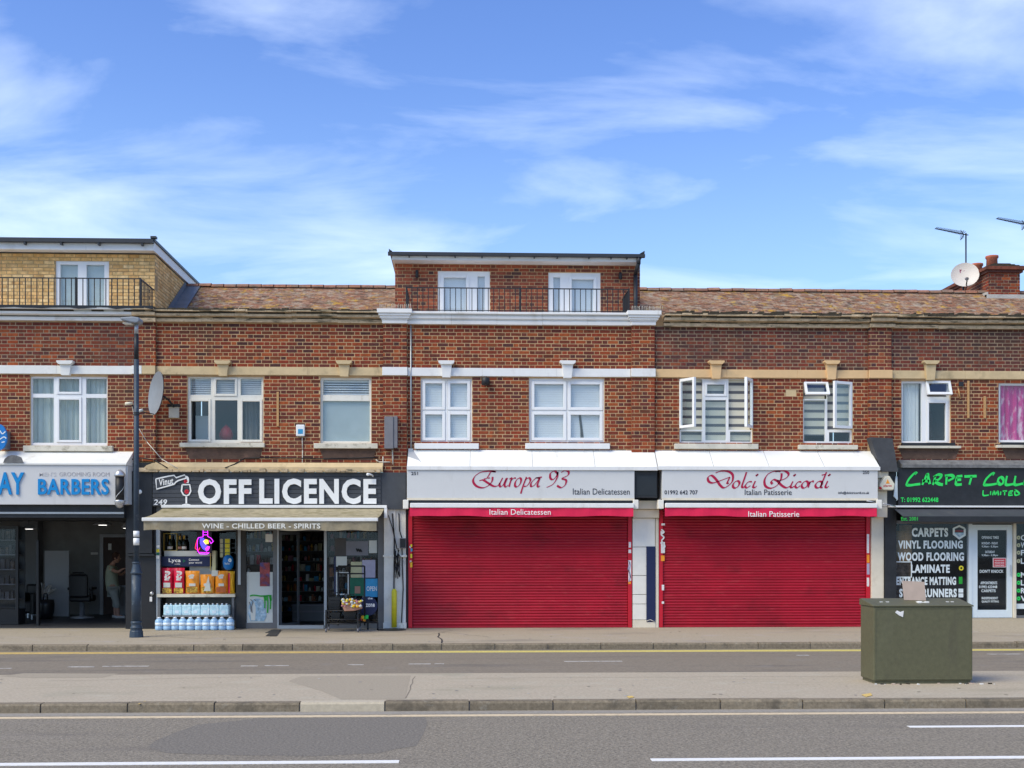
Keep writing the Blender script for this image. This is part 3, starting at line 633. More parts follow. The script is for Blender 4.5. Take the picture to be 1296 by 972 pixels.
# ------------------------------------------------------------------ A: yellow dormer over the barbers
A = building('shop_building', 'brick shop house with a yellow brick attic storey and black railing above the barbers', -40, 198)
wa = (38, 136, 476, 564); wa0 = (-262, -164, 478, 566)
wall_and_bricks(A, XA0, xb[1], [O(wa), O(wa0)], Z(586, 90), pil=[(xb[0], xb[1])], pil_bot=Z(584, 185), low='red_brick', up='red_brick', up_m='old_mortar', xref=.1)
b = MB('peeling_white').box(XA0, xb[0], -.0, .22, 0, .01); 
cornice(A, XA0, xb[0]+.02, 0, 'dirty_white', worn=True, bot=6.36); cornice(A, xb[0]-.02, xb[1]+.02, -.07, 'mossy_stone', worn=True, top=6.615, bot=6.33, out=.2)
band(A, [(XA0, X(168), 'dirty_white', 0), (X(168)+.002, X(181), 'dirty_white', -.07), (X(181)+.002, xb[1], 'stone', -.07)])
keystone(A, 84.5, 'dirty_white')
fr, r, cs = window(A, wa, [(41,68,479,498.5,0),(75,100.5,479.5,496,1),(109,135,479,498.5,0),(41,68,503.5,560.5,0),(75,100.5,506,557,1),(109,135,503.5,560.5,0)], sill=(29,142,564,571))
wavy(MB('net_curtain'), r[0]+.02, r[1]-.02, r[2], r[3], .24, .022, .11).build('curtain', fr)
window(A, wa0, [(-258,-216,482,560,0),(-210,-168,482,560,1)], sill=(-270,-158,566,573))
# dormer
YD = 1.2
DX1 = X(196, YD); DZ1 = Z(322, 196, YD); DB = 6.3
def dormer(bld, x0, x1, zt, m, mort, opens, ydeep, bond_str):
    w = MB(mort).holes(x0, x1, DB, zt, YD+.008, YD+.24, opens)
    w.box(x0, x0+.22, YD+.24, ydeep, DB, zt).box(x1-.228, x1-.008, YD+.24, ydeep, DB, zt)
    wo_ = w.build('dormer_wall', bld)
    b = MB(m)
    for q in bond(x0, x1, DB, zt, opens, zt-60*CO, x0, stretcher=bond_str): brick_into(b, q[0], q[1], YD, q[2], q[3])
    n = len(b.v)
    for q in bond(YD, ydeep, DB, zt, [], zt-60*CO, YD, stretcher=bond_str): brick_into(b, q[0], q[1], 0, q[2], q[3], rot=True)
    b.v = b.v[:n]+[(x1-v[0], v[1], v[2]) for v in b.v[n:]]
    n = len(b.v)
    for q in bond(YD, ydeep, DB, zt, [], zt-60*CO, YD, stretcher=bond_str): brick_into(b, q[0], q[1], 0, q[2], q[3], rot=True)
    b.v = b.v[:n]+[(x0+v[0], v[1], v[2]) for v in b.v[n:]]
    b.build('brickwork', wo_, kind='stuff'); return wo_
def OD(rect): p0, p1, q0, q1 = rect; pm = (p0+p1)/2; return (X(p0, YD), X(p1, YD), DB+.02, Z(q0, pm, YD))
da = (70, 138, 330, 402)
dormer(A, -13.5, DX1, DZ1, 'yellow_brick', 'yellow_mortar', [OD(da)], 7.2, True)
fr, r, cs = window(A, da, [(76.5,98.5,335,397,0),(109.5,132,335,397,0)], yf=YD+.04, label='white glazed balcony doors'); fr.name = 'balcony_door'
MB('net_curtain').box(r[0]+.05, r[1]-.05, YD+.13, YD+.14, r[2], r[3]).build('blind', fr)
ff = YD-.3; xe = X(193, ff)
zt_, zb_ = Z(306, 193, ff), Z(317, 193, ff)
b = MB('white_paint').box(-13.8, xe, ff, ff+.025, zb_, zt_).box(-13.8, xe, ff+.03, YD, zb_+.01, zb_+.03).build('fascia', A)
b = MB('white_paint').box(xe+.002, xe+.027, ff, 7.3, zb_, zt_).box(DX1, xe, YD, 7.3, zb_+.01, zb_+.03).build('fascia', A)
MB('dark_gutter').box(-13.9, xe+.06, ff-.05, 7.35, zt_, zt_+.055).extr([(ff-.11, zt_-.045), (ff-.11, zt_+.03), (ff-.002, zt_+.03), (ff-.002, zt_-.045)], -13.9, xe+.04).box(xe-.02, xe+.1, ff-.1, ff+.02, zt_+.055, zt_+.10).build('dormer_roof', A)
for px in (33, 79, 126.5, 181): x = X(px, ff); MB('dark_gutter').box(x-.02, x+.02, ff-.10, ff-.002, zt_-.10, zt_-.045).build('gutter_bracket', A)
MB('upvc').box(-13.5, DX1, YD-.9, YD, 6.3, 6.33).build('balcony_deck', A)
roof(A, XA0, DX1-.25, tiles=False, ridge=False)
b = MB('lead'); b.poly([(DX1+.01, .6, rz(.6)+.05), (DX1+.34, .6, rz(.6)+.05), (DX1+.34, RY1, RZ1+.05), (DX1+.01, RY1, RZ1+.05)]).poly([(DX1+.012, .6, rz(.6)+.05), (DX1+.012, RY1, RZ1+.05), (DX1+.012, RY1, RZ1+.2), (DX1+.012, .6, rz(.6)+.2)]); b.build('lead_flashing', A)
def railing(label, x0, x1, y0, y1, zb, zt, pitch, posts, left=True, right=True, flare=0):
    t = thing('balcony_railing', label, 'railing', ((x0+x1)/2, y0, zb))
    MB('black_iron').box(x0, x1, y0-.012, y0+.012, zt-.02, zt).build('top_rail', t); MB('black_iron').box(x0, x1, y0-.01, y0+.01, zb+.06, zb+.075).build('bottom_rail', t)
    me = MB('black_iron').box(-.008, .008, -.008, .008, 0, zt-zb-.02).mesh('baluster'); n = round((x1-x0)/pitch)
    for i in range(1, n): inst(me, 'baluster', t, (x0+(x1-x0)*i/n, y0, zb))
    mp_ = MB('black_iron').box(-.016, .016, -.016, .016, -.06, zt-zb+.01).mesh('post')
    for p in [x0, x1]+posts: inst(mp_, 'post', t, (p, y0, zb))
    for on, x, sg in ((left, x0, 1), (right, x1, 1)):
        if not on: continue
        MB('black_iron').box(x-.012, x+.012, y0+.014, y1, zt-.021, zt-.001).build('side_rail', t)
        k = max(3, round((y1-y0)/.11))
        for i in range(1, k): inst(me, 'baluster', t, (x, y0+(y1-y0)*i/k, zb))
    return t
xr = X(177.5, .1); railing('long black railing with plain bars in front of the yellow brick attic', -12.5, xr, .1, YD-.0, 6.62, Z(352, 150, .1), .118, [X(96, .1)], left=False)
# ------------------------------------------------------------------ B: off licence
B = building('shop_building', 'brick shop house with a tiled roof and tan stone band above the off licence', 198, 485)
w1, w2 = (237, 333.3, 476.5, 560.5), (405.3, 470, 477.5, 561)
zbB = Z(585, 340)
wall_and_bricks(B, xb[1], xb[2], [O(w1), O(w2)], zbB, xref=.03)
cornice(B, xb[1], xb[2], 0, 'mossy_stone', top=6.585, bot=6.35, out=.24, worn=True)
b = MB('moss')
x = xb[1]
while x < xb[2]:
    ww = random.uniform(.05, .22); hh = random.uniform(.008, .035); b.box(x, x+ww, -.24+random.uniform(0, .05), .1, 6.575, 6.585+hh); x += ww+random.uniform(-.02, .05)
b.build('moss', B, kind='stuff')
band(B, [(xb[1]+.001, xb[2]-.001, 'stone', 0)])
keystone(B, 283, 'stone'); keystone(B, 436, 'stone')
fr, r, cs = window(B, w1, [(240.5,267,479,500,0),(273.7,297.3,480.5,498.5,1),(304.5,331,479,500,0),(242,264,508,556.5,1),(272,300.5,506.5,556.8,0),(307,329,508,556.5,1)], m='cream_timber', sill=(227,334.5,560.5,566), sillm='sill_stone', label='cream timber window with six lights')
b = MB('blind_white')
for i in range(9): z = Z(478+i*2.7, 285); b.box(r[0]+.03, r[1]-.03, .14, .15+.01*(i % 2), z-.062, z)
b.build('blind', fr)
MB('lace').box(r[0]+.05, r[0]+.42, .6, .61, r[2], r[2]+.62).build('net', fr); 
wavy(MB('pillar_grey'), r[1]-.45, r[1]-.04, r[2], r[3]-.4, .5, .02).build('curtain', fr)
MB('crimson').lathe(X(282), .35, [(.0, r[2]+.08), (.13, r[2]+.09), (.15, r[2]+.2), (.1, r[2]+.32), (.0, r[2]+.42)]).build('cushion', fr)
fr, r, cs = window(B, w2, [(409,467,480.8,500,0),(408.3,468,507.5,558.5,0)], m='cream_timber', sill=(397,478,561,567.5), label='cream window with one large frosted pane')
b = MB('blind_white')
for i in range(7): z = Z(480+i*3.1, 437); b.box(r[0]+.03, r[1]-.03, .14, .15+.01*(i % 2), z-.075, z)
b.build('blind', fr)
MB('frosted').box(r[0]+.03, r[1]-.03, .12, .13, r[2]+.02, Z(504, 437)).build('frosted_film', fr)
roof(B, DX1+.0, X(500, YD)+.02)
# painted brick patches under the sills, ledge over the shop sign
b = MB('render_grey')
ledge = MB('stone').extr([(-.20, Z(597, 340, -.2)), (-.20, Z(591, 340, -.2)), (-.10, Z(585.5, 340, -.1)), (.1, Z(585.5, 340)), (.1, Z(597, 340))], xb[1], xb[2]); ledge.build('shop_ledge', B)
b = MB('mossy_stone'); x = xb[1]-.3
while x < xb[2]-.05:
    ww = random.uniform(.04, .25); b.box(x, x+ww, -.24-random.uniform(0, .03), -.12, Z(597, 340, -.2)-.01, Z(595, 340, -.2)+random.uniform(-.02, .045)); x += ww+random.uniform(.0, .06)
b.build('crumbling_mortar', B, kind='stuff')
MB('stone').prism([(X(182, -.1), Z(595, 190)), (X(213, -.1), Z(595, 190)), (X(206, -.1), Z(589, 190)), (X(196, -.1), Z(586.5, 190)), (X(187, -.1), Z(590, 190))], -.22, -.02).build('broken_console', B)
# ------------------------------------------------------------------ C: white painted cornice, dormer with two doors
CB = building('shop_building', 'brick shop house with white painted cornice and a red brick attic storey over the delicatessen', 485, 828)
w1, w2 = (532.5, 597.5, 478.5, 560), (669.5, 765, 478.5, 560)
wall_and_bricks(CB, xb[2]+.001, xb[5], [O(w1), O(w2)], 3.66, pil=[(xb[2]+.001, xb[3]), (xb[4], xb[5])], pil_bot=3.24, xref=.11)
cornice(CB, xb[3]-.02, xb[4]+.02, 0, 'white_paint', top=6.585, bot=6.335, out=.17)
for a, c in ((xb[2], xb[3]), (xb[4], xb[5])):
    b = MB('white_paint')
    h = .285; bt = 6.335
    for (o, z0, z1) in ((.015, 0, .26), (.035, .26, .36), (.06, .36, .52), (.085, .52, .7), (.115, .7, 1.0)):
        b.box(a-o, c+o, -.07-o-.06, .2, bt+h*z0, bt+h*z1)
    b.build('pilaster_cap', CB, bev=.006)
band(CB, [(xb[2]-.015, xb[3]+.015, 'white_paint', -.07), (xb[3]+.017, xb[4]-.017, 'white_paint', 0), (xb[4]-.015, xb[5]+.015, 'white_paint', -.07)])
keystone(CB, 565, 'white_paint'); keystone(CB, 718, 'white_paint')
for rc, cl, sl_ in ((w1, [(538.3,559.7,485.3,515,1),(570,591.3,485.3,515,1),(538.3,559.7,524.7,554,1),(570,591.3,524.7,554,1)], (524.5,606,561,568)),
                    (w2, [(676.3,713,486.4,515.4,1),(722.4,759,486.4,515.4,1),(676.3,713,525,554,1),(722.4,759,525,554,1)], (665,772,561,568))):
    fr, r, cs = window(CB, rc, cl, sill=sl_, sillm='white_paint', sash_w=.065, label='white window of four equal sashes')
    b = MB('blind_white'); n = 28
    for i in range(n): z = r[2]+(r[3]-r[2])*i/n; b.box(r[0]+.03, r[1]-.03, .125, .129+.004*(i % 2), z, z+(r[3]-r[2])/n-.002)
    b.build('blind', fr)
    if rc is w2:
        b = MB('shop_wall'); x = X(732); b.prism([(x, r[2]+.72), (x+.05, r[2]+.72), (x+.10, r[2]+.3), (x+.14, r[2]), (x+.06, r[2]), (x+.05, r[2]+.3)][::-1], .115, .122); b.build('blind_gap', fr)
d0, d1 = X(500, YD), X(810, YD); zt2 = Z(336, 650, YD)+.02
o1, o2 = (554, 620, 343, 400), (694, 760, 345, 400)
dormer(CB, d0, d1, zt2, 'dormer_brick', 'mortar', [OD(o1), OD(o2)], 6.8, False)
for rc, cl in ((o1, [(562,589.5,351.5,396,0),(604.5,613.5,349.5,396,0)]), (o2, [(700.5,709,351,396,0),(724,751,353.5,396,0)])):
    fr, r, cs = window(CB, rc, cl, yf=YD+.03, label='white glazed balcony door with a side light'); fr.name = 'balcony_door'
    MB('blind_white').box(r[0]+.05, r[1]-.05, YD+.12, YD+.13, r[2], r[3]-.0).build('blind', fr)
    ax = cs[0] if rc is o1 else cs[1]; ring(MB('upvc'), ax[0]-.07, ax[1]+.07, ax[2]-.06, ax[3]+.06, YD+.005, YD+.04, .06).build('door_leaf', fr, bev=.005)
ff = YD-.35; xa, xc = X(496, ff), X(811, ff); zt_, zb_ = Z(323.5, 650, ff), Z(330, 650, ff)
MB('white_paint').box(xa, xc, ff, ff+.025, zb_, zt_).box(xa, xc, ff+.03, 6.9, zb_+.0, zb_+.02).box(xa, xa+.025, ff+.03, 6.9, zb_+.021, zt_).box(xc-.025, xc, ff+.03, 6.9, zb_+.021, zt_).build('fascia', CB)
MB('dark_gutter').box(xa-.04, xc+.04, ff-.03, 7, zt_, zt_+.05).extr([(ff-.11, zt_-.03), (ff-.11, zt_+.035), (ff-.002, zt_+.035), (ff-.002, zt_-.03)], xa-.08, xc+.08).prism([(xa-.06, zt_+.05), (xa+.01, zt_+.05), (xa-.06, zt_+.10)], ff-.1, ff+.02).prism([(xc+.07, zt_+.05), (xc-.03, zt_+.05), (xc+.07, zt_+.11)], ff-.1, ff+.02).build('dormer_roof', CB)
for px in (518, 540, 576, 610, 645, 676, 705, 745, 773, 793): x = X(px, ff); MB('dark_gutter').box(x-.012, x+.012, ff-.09, ff-.002, zt_-.065, zt_-.031).build('gutter_bracket', CB)
xx = X(804.5, YD-.1)
MB('dark_gutter').path([(xx+.02, ff-.06, zt_-.03), (xx+.02, ff-.06, zt_-.16), (xx, YD-.07, zt_-.32), (xx, YD-.07, 6.4)], .045, 8).build('downpipe', CB)
MB('upvc').box(X(512, .5), X(796, .5), .25, YD, 6.5, 6.53).build('balcony_deck', CB)
roof(CB, xb[2]+.2, xb[5]-.25, tiles=False, ridge=False)
railing('black balcony railing in front of the two white attic doors', X(514.5, .15), X(796, .15), .15, YD, 6.60, Z(364.5, 655, .15), .115, [X(658, .15)])
# ------------------------------------------------------------------ D: patisserie
DBd = building('shop_building', 'brick shop house with four open window sashes and orange stone band above the patisserie', 828, 1098)
w1, w2 = (860, 952.6, 478.8, 561), (1016.6, 1079, 482, 562)
wall_and_bricks(DBd, xb[5]+.001, xb[6], [O(w1), O(w2), (X(994.5), X(1008), Z(502, 1000), Z(493, 1000))], 3.66, up='weathered_brick', up_m='old_mortar', xref=.07)
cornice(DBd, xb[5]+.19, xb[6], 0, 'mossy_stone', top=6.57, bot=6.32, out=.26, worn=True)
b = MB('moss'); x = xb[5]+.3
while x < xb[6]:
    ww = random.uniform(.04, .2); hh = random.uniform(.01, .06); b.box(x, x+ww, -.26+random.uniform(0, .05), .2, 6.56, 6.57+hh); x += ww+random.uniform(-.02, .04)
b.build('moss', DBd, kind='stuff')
band(DBd, [(xb[5]+.017, xb[6]-.001, 'orange_stone', 0)])
keystone(DBd, 905.5, 'orange_stone'); keystone(DBd, 1051, 'orange_stone')
MB('stone').box(X(994.5)+.005, X(1008)-.005, .01, .06, Z(502, 1000)+.005, Z(493, 1000)-.005).build('air_brick', DBd)
def zebra(fr, x0, x1, z0, z1, y=.14, pitch=.175):
    b = MB('blind_cream').box(x0, x1, y, y+.004, z0, z1); z = z1-.06
    b.use('blind_gap')
    while z > z0: b.box(x0+.001, x1-.001, y-.003, y-.001, max(z-.06, z0), z); z -= pitch
    b.build('striped_blind', fr)
fr, r, cs = window(DBd, w1, [(863.5,886,483,541,2),(894.8,916.7,486.7,498.6,1),(892.7,919,506.3,557.3,0),(925,949.5,483,541,2),(862,888.4,546,558.8,0),(924,950.5,546,558.8,0)], sill=(854,960,561.5,568), label='white window with two casements standing open')
zebra(fr, r[0]+.04, r[1]-.04, r[2]+.03, r[3]-.02)
leaf(fr, X(862), Z(480, 865), Z(542, 865), .46, R(57)); leaf(fr, X(951), Z(480, 950), Z(542, 950), .46, R(60), side=-1)
fr, r, cs = window(DBd, w2, [(1019,1044,485,502,2),(1017.6,1044.3,506.7,558.6,0),(1050,1076.5,485,541,2),(1049.3,1076,547,558.6,0)], sill=(1011,1086,563,568.5), label='white window with a casement and a top light open')
zebra(fr, r[0]+.03, X(1046), Z(550.5, 1030), r[3]-.02); zebra(fr, X(1048), r[1]-.03, Z(546, 1030), r[3]-.02)
toplight(fr, X(1017.5), X(1048), Z(484, 1030), .32, R(28)); leaf(fr, X(1077.5), Z(483.5, 1078), Z(542.5, 1078), .48, R(24), side=-1)
roof(DBd, d1-.0, xb[6]+.25)
# ------------------------------------------------------------------ E: carpets
E = building('shop_building', 'brick shop house with pink curtained window and brick chimney above the carpet shop', 1098, 1360)
w1, w2 = (1141, 1203.3, 482, 560.5), (1264, 1330, 484, 560)
wall_and_bricks(E, xb[6]+.001, XE1, [O(w1), O(w2)], Z(584, 1200), pil=[(xb[6]+.001, xb[7])], pil_bot=Z(555, 1120), up='weathered_brick', up_m='old_mortar', xref=.05)
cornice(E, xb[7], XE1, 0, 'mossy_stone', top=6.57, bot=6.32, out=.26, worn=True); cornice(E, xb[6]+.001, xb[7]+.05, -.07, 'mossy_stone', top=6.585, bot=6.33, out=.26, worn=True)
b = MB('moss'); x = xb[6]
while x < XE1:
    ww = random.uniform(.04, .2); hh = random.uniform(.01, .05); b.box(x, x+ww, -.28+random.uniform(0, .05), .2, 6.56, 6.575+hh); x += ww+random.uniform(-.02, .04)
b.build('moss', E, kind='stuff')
band(E, [(xb[6]+.001, xb[7]+.01, 'orange_stone', -.07), (xb[7]+.012, XE1, 'stone', 0)])
keystone(E, 1176, 'stone')
fr, r, cs = window(E, w1, [(1142.5,1166.5,485,558.5,0),(1176,1196,487,499,2),(1175.5,1196.5,510,557.5,1)], label='white window with its small top light open')
wavy(MB('lace'), r[0]+.02, X(1168), r[2], r[3], .2, .012, .06).build('curtain', fr); wavy(MB('lace'), X(1173), X(1180), r[2], r[3]-.3, .24, .02, .07).build('curtain', fr)
toplight(fr, X(1172), X(1203), Z(483, 1188), .32, R(22))
MB('black_paint').box(X(1141), X(1208), -.05, .05, Z(564.5, 1175), Z(560.7, 1175)).use('sill_stone').box(X(1136), X(1214), -.10, .04, Z(567.5, 1175), Z(564.6, 1175)).build('sill', fr)
MB('door_brown').box(X(1180), X(1196), .7, .72, r[2], r[2]+.75).build('wardrobe', fr)
fr, r, cs = window(E, w2, [(1266,1328,488,557,0)], label='window filled with a pink and white curtain')
wavy(MB('pink_curtain'), r[0]+.02, r[1]-.02, r[2], r[3], .14, .025, .14).build('curtain', fr)
MB('black_paint').box(X(1266), X(1334), -.05, .05, Z(563.5, 1290), Z(560, 1290)).use('sill_stone').box(X(1260), X(1338), -.10, .04, Z(567, 1290), Z(563.6, 1290)).build('sill', fr)
ro = roof(E, xb[6]+.25, XE1)
MB('grey_ledge').extr([(-.26, Z(592, 1200, -.26)), (-.26, Z(588, 1200, -.26)), (-.05, Z(582.5, 1200)), (.1, Z(582.5, 1200)), (.1, Z(592, 1200))], X(1136), XE1).build('shop_ledge', E)
MB('render_grey').prism([(X(1101, -.3), Z(553.5, 1120, -.3)), (X(1129, -.3), Z(555, 1120, -.3)), (X(1136, -.3), Z(597, 1120, -.3)), (X(1115, -.3), Z(597, 1120, -.3))], -.33, -.072).build('console', E)
# chimney stack running back over the party wall
ys, ye = 3.95, 7.6; c0, c1 = X(1251, ys), X(1291, ys); zt_ = Z(345, 1270, ys); zb_ = 7.3
ch = MB('old_mortar').box(c0+.006, c1-.006, ys+.006, ye-.01, zb_, zt_+.02).build('chimney', E)
b = MB('weathered_brick').use('red_brick')
for q in bond(c0, c1, zb_, zt_, [], 0, c0): brick_into(b, q[0], q[1], ys, q[2], q[3])
n = len(b.v)
for q in bond(ys, ye, zb_, zt_, [], 0, ys): brick_into(b, q[0], q[1], 0, q[2], q[3], rot=True)
b.v = b.v[:n]+[(c0+v[0], v[1], v[2]) for v in b.v[n:]]; b.build('brickwork', ch, kind='stuff')
b = MB('weathered_brick').box(c0-.05, c1+.05, ys-.05, ye+.05, zt_-.002, zt_+.06).box(c0-.10, c1+.10, ys-.10, ye+.10, zt_+.062, zt_+.14); b.use('moss')
[b.prism([(c0-.08+k*.07, zt_+.12+k*.035), (c1+.08-k*.07, zt_+.12+k*.035), (c1+.05-k*.08, zt_+.155+k*.035), (c0-.05+k*.08, zt_+.155+k*.035)], ys-.085+k*.07, ye+.08-k*.07) for k in range(4)]; b.build('chimney_cap', ch)
MB('cement').box(c0-.1, c1+.12, ys-.14, ys-.002, rz(ys)-.15, rz(ys)+.035).box(c0-.10, c0-.06, ys-.12, ys+.2, rz(ys)-.05, rz(ys)+.10).build('cement_fillet', ch)
for i, (dx_, dy_) in enumerate(((.14, .32), (.12, 1.15), (.12, 1.98))):
    b = MB('terracotta').lathe(c0+dx_+.09, ys+dy_, [(.14, zt_+.14), (.13, zt_+.40), (.155, zt_+.43), (.155, zt_+.48), (.11, zt_+.48), (.10, zt_+.3)], 14); b.build('chimney_pot', ch)
# ================================================================== SHOPFRONT A: barbers
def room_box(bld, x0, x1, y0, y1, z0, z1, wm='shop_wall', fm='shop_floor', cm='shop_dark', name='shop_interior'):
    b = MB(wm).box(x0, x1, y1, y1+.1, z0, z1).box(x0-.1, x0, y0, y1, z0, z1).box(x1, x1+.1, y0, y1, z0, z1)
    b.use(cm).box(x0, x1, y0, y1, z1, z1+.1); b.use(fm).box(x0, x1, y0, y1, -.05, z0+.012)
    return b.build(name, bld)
YF = -.5
xs1 = X(159, YF)
# hood and fascia box
zh0, zh1, zfb = Z(586.5, 100, YF), Z(571.5, 100, 0), Z(638.5, 100, YF)
b = MB('dirty_white'); b.extr([(YF-.03, zh0-.03), (YF-.03, zh0), (-.002, zh1), (-.002, zh0-.03)], XA0, xs1+.02); b.build('shop_hood', A)
s = thing('fascia_sign', 'pale grey barbers sign with raised blue letters below a peeling white hood', 'sign', ((XA0+xs1)/2, YF, zfb))
MB('barber_sign_grey').box(XA0, xs1, YF, -.02, zfb, zh0-.032).use('sign_grey').box(xs1+.001, xs1+.03, YF+.03, -.02, zfb+.01, zh0-.04).build('sign_panel', s)
text(s, 'AY', -2, 31, 597.8, 626, YF-.001, 'lettering_blue', bold=.022, ext=.03)
text(s, 'BARBERS', 48.6, 138.2, 606, 626.3, YF-.001, 'lettering_blue', bold=.024, ext=.03)
text(s, "MEN'S", 49.5, 71, 597.6, 602.8, YF-.001, 'lettering_faint', bold=.01)
text(s, 'GROOMING ROOM', 75, 138.5, 597.6, 602.8, YF-.001, 'lettering_grey', bold=.0)
MB('grey_ledge').prism([(X(5+a, YF), Z(586-b_, 15, YF)) for a, b_ in ((0,0),(2,5),(6,8.5),(11,10),(17,9.5),(23,7),(26,0))], YF-.05, YF-.035).build('bare_patch', s)
# shutter housing and jambs
MB('black_paint').box(XA0, X(163), -.35, .25, Z(655.5, 90, -.1), zfb-.004).use('black_iron').box(X(160), X(197.5), -.06, .2, 0, Z(586, 180)).box(XA0, X(163), .12, .25, Z(658, 90, .1), Z(655.5, 90, -.1)).build('shop_surround', A)
MB('aluminium').box(XA0, X(157, -.36), -.385, -.352, Z(650.5, 90, -.36), Z(648, 90, -.36)).build('shutter_bottom_rail', A)
MB('black_paint').box(X(163), X(193, -.12), -.16, -.062, Z(700, 180), Z(597, 180)).box(X(163), X(197), -.15, -.062, Z(703.5, 180), Z(701, 180)).build('side_panel', A)
t = tag(MB('lettering_white').lathe(0, 0, [(.045, 0), (.045, .02), (.03, .03)], 12).build('intruder_light'), 'small round white fitting on the black panel behind the lamp post', 'light'); t.rotation_euler = (R(90), 0, 0); t.location = (X(177, -.16), -.16, Z(622.5, 177, -.16))
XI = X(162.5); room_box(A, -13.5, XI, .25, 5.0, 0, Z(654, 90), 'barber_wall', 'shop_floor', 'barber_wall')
yb = 4.98
MB('pillar_grey').box(X(33, yb), X(54, yb), yb-.35, yb, .01, Z(660, 40, yb)).build('column', A)
t = thing('partition_screen', 'pale grey partition screen standing in the dark barbers', 'screen', (X(72, 4.2), 4.2, .012))
MB('partition').box(X(57, 4.2), X(87.5, 4.2), 4.18, 4.23, .015, Z(697, 72, 4.2)).build('panel', t); MB('pillar_grey').box(X(57, 4.2)-.02, X(57, 4.2)-.001, 4.17, 4.24, .012, Z(697, 72, 4.2)).build('edge_strip', t)
MB('partition').box(X(127, yb), X(131.5, yb), yb-.06, yb-.001, .013, Z(676, 130, yb)).box(X(131.6, yb), XI-.01, yb-.06, yb-.001, Z(680, 145, yb), Z(676, 145, yb)).use('door_brown').box(X(131.6, yb), XI-.01, yb-.03, yb-.001, .013, Z(680.2, 145, yb)).build('back_doorway', A)
MB('paper').box(X(137, yb-.04), X(141, yb-.04), yb-.045, yb-.032, Z(696, 139, yb), Z(688, 139, yb)).build('notice', A)
MB('paper').box(X(115, yb), X(124, yb), yb-.01, yb-.001, Z(702, 120, yb), Z(699, 120, yb)).build('notice', A)
MB('pillar_grey').box(X(113, yb), X(126, yb), yb-.012, yb-.002, .02, Z(735, 120, yb)).build('wall_panel', A)
def pendant(px, py, r, lab):
    y = 3.2; x = X(px, y); z = Z(py, px, y); t = thing('ceiling_lamp', lab, 'lamp', (x, y, z), 'lit lamps in the barbers')
    MB('partition').lathe(x, y, [(r, z), (r*.9, z+.03), (r*.35, z+.09), (.03, z+.12)], 18).build('lamp_shade', t)
    MB('lamp_glow').lathe(x, y, [(r*.42, z-.006), (r*.42, z+.004)], 14).build('bulb', t)
    MB('black_iron').tube((x, y, z+.11), (x, y, Z(654, 90)), .008, 6).build('cord', t)
pendant(36.5, 669.5, .21, 'shallow ceiling lamp glowing above the dark armchair in the barbers'); pendant(130, 664.5, .22, 'shallow ceiling lamp glowing left of the back doorway in the barbers'); pendant(158, 668.5, .08, 'small ceiling lamp at the right edge of the barbers')
# glazed side door with shelves of bottles
t = thing('display_cabinet', 'dark glazed display cabinet at the left edge of the barbers', 'cabinet', (X(8, 1.2), 1.2, .012))
cx0, cx1 = X(-40, 1.2), X(23, 1.2); cz1 = Z(666, 10, 1.2)
ring(MB('leather'), cx0, cx1, .02, cz1, 1.2, 1.26, .06).box(cx0, cx1, 1.26, 1.62, .02, .35).box(cx0, cx1, 1.6, 1.62, .35, cz1).build('case', t)
for k in range(5): MB('frame_grey').box(cx0+.06, cx1-.06, 1.27, 1.59, .55+k*.32, .57+k*.32).build('shelf', t)
b = MB('poster_grey')
for k in range(5):
    x = cx0+.1
    while x < cx1-.15:
        ww = random.uniform(.04, .09); b.use(random.choice(['shop_wall', 'goods', 'shop_dark', 'shop_wall'])).box(x, x+ww, 1.34, 1.42, .572+k*.32, .572+k*.32+random.uniform(.10, .22)); x += ww+random.uniform(.01, .05)
b.build('bottles', t, kind='stuff')
MB('shop_glass').box(cx0+.05, cx1-.05, 1.22, 1.226, .35, cz1-.05).build('pane', t)
MB('leather').box(X(26), X(29), .9, 1.0, .012, Z(684, 28, 1)).build('post', t)
# armchair, basket, plant, barber chair
def soft_box(b, x0, x1, y0, y1, z0, z1): return b.box(x0, x1, y0, y1, z0, z1)
t = thing('armchair', 'dark armchair left of the woven basket in the barbers', 'armchair', (X(36, 3.4), 3.4, .012))
ax0, ax1 = X(27, 3.4), X(48, 3.4); 
soft_box(MB('leather'), ax0+.06, ax1-.06, 3.15, 3.6, .15, .43).build('seat', t, bev=.04); soft_box(MB('leather'), ax0+.02, ax1-.02, 3.61, 3.75, .15, Z(739, 36, 3.6)).build('backrest', t, bev=.05)
for xx in (ax0, ax1-.09): soft_box(MB('leather'), xx, xx+.09, 3.12, 3.6, .12, .62).build('armrest', t, bev=.03)
for xx in (ax0+.03, ax1-.07):
    for yy in (3.15, 3.68): MB('steel').box(xx, xx+.035, yy, yy+.035, .012, .12).build('leg', t)
t = thing('basket', 'round black basket on the barbers floor beside the pale screen', 'basket', (X(57, 3.2), 3.2, .012)); x = X(57.5, 3.2)
MB('leather').lathe(x, 3.2, [(.14, .015), (.19, .15), (.20, .34), (.19, .46), (.17, .46), (.16, .1)], 20).build('body', t)
MB('leather').path([(x-.05, 3.2, .45), (x-.03, 3.2, .6), (x+.04, 3.2, .6), (x+.05, 3.2, .45)], .014).build('handle', t)
t = thing('dried_plant', 'pale feathery dried plant standing behind the black basket', 'plant', (X(55, 3.9), 3.9, .012)); x = X(55, 3.9)
MB('partition').lathe(x, 3.9, [(.09, .014), (.11, .2), (.06, .45), (.07, .5)], 14).build('vase', t)
b = MB('paper')
for i in range(60):
    a = random.uniform(-.9, .9); l_ = random.uniform(.15, .4); e = (x+math.sin(a)*l_, 3.9+random.uniform(-.12, .12), .5+math.cos(a)*l_*.85); b.tube((x, 3.9, .48), e, .004, 4, .012)
b.build('fronds', t)
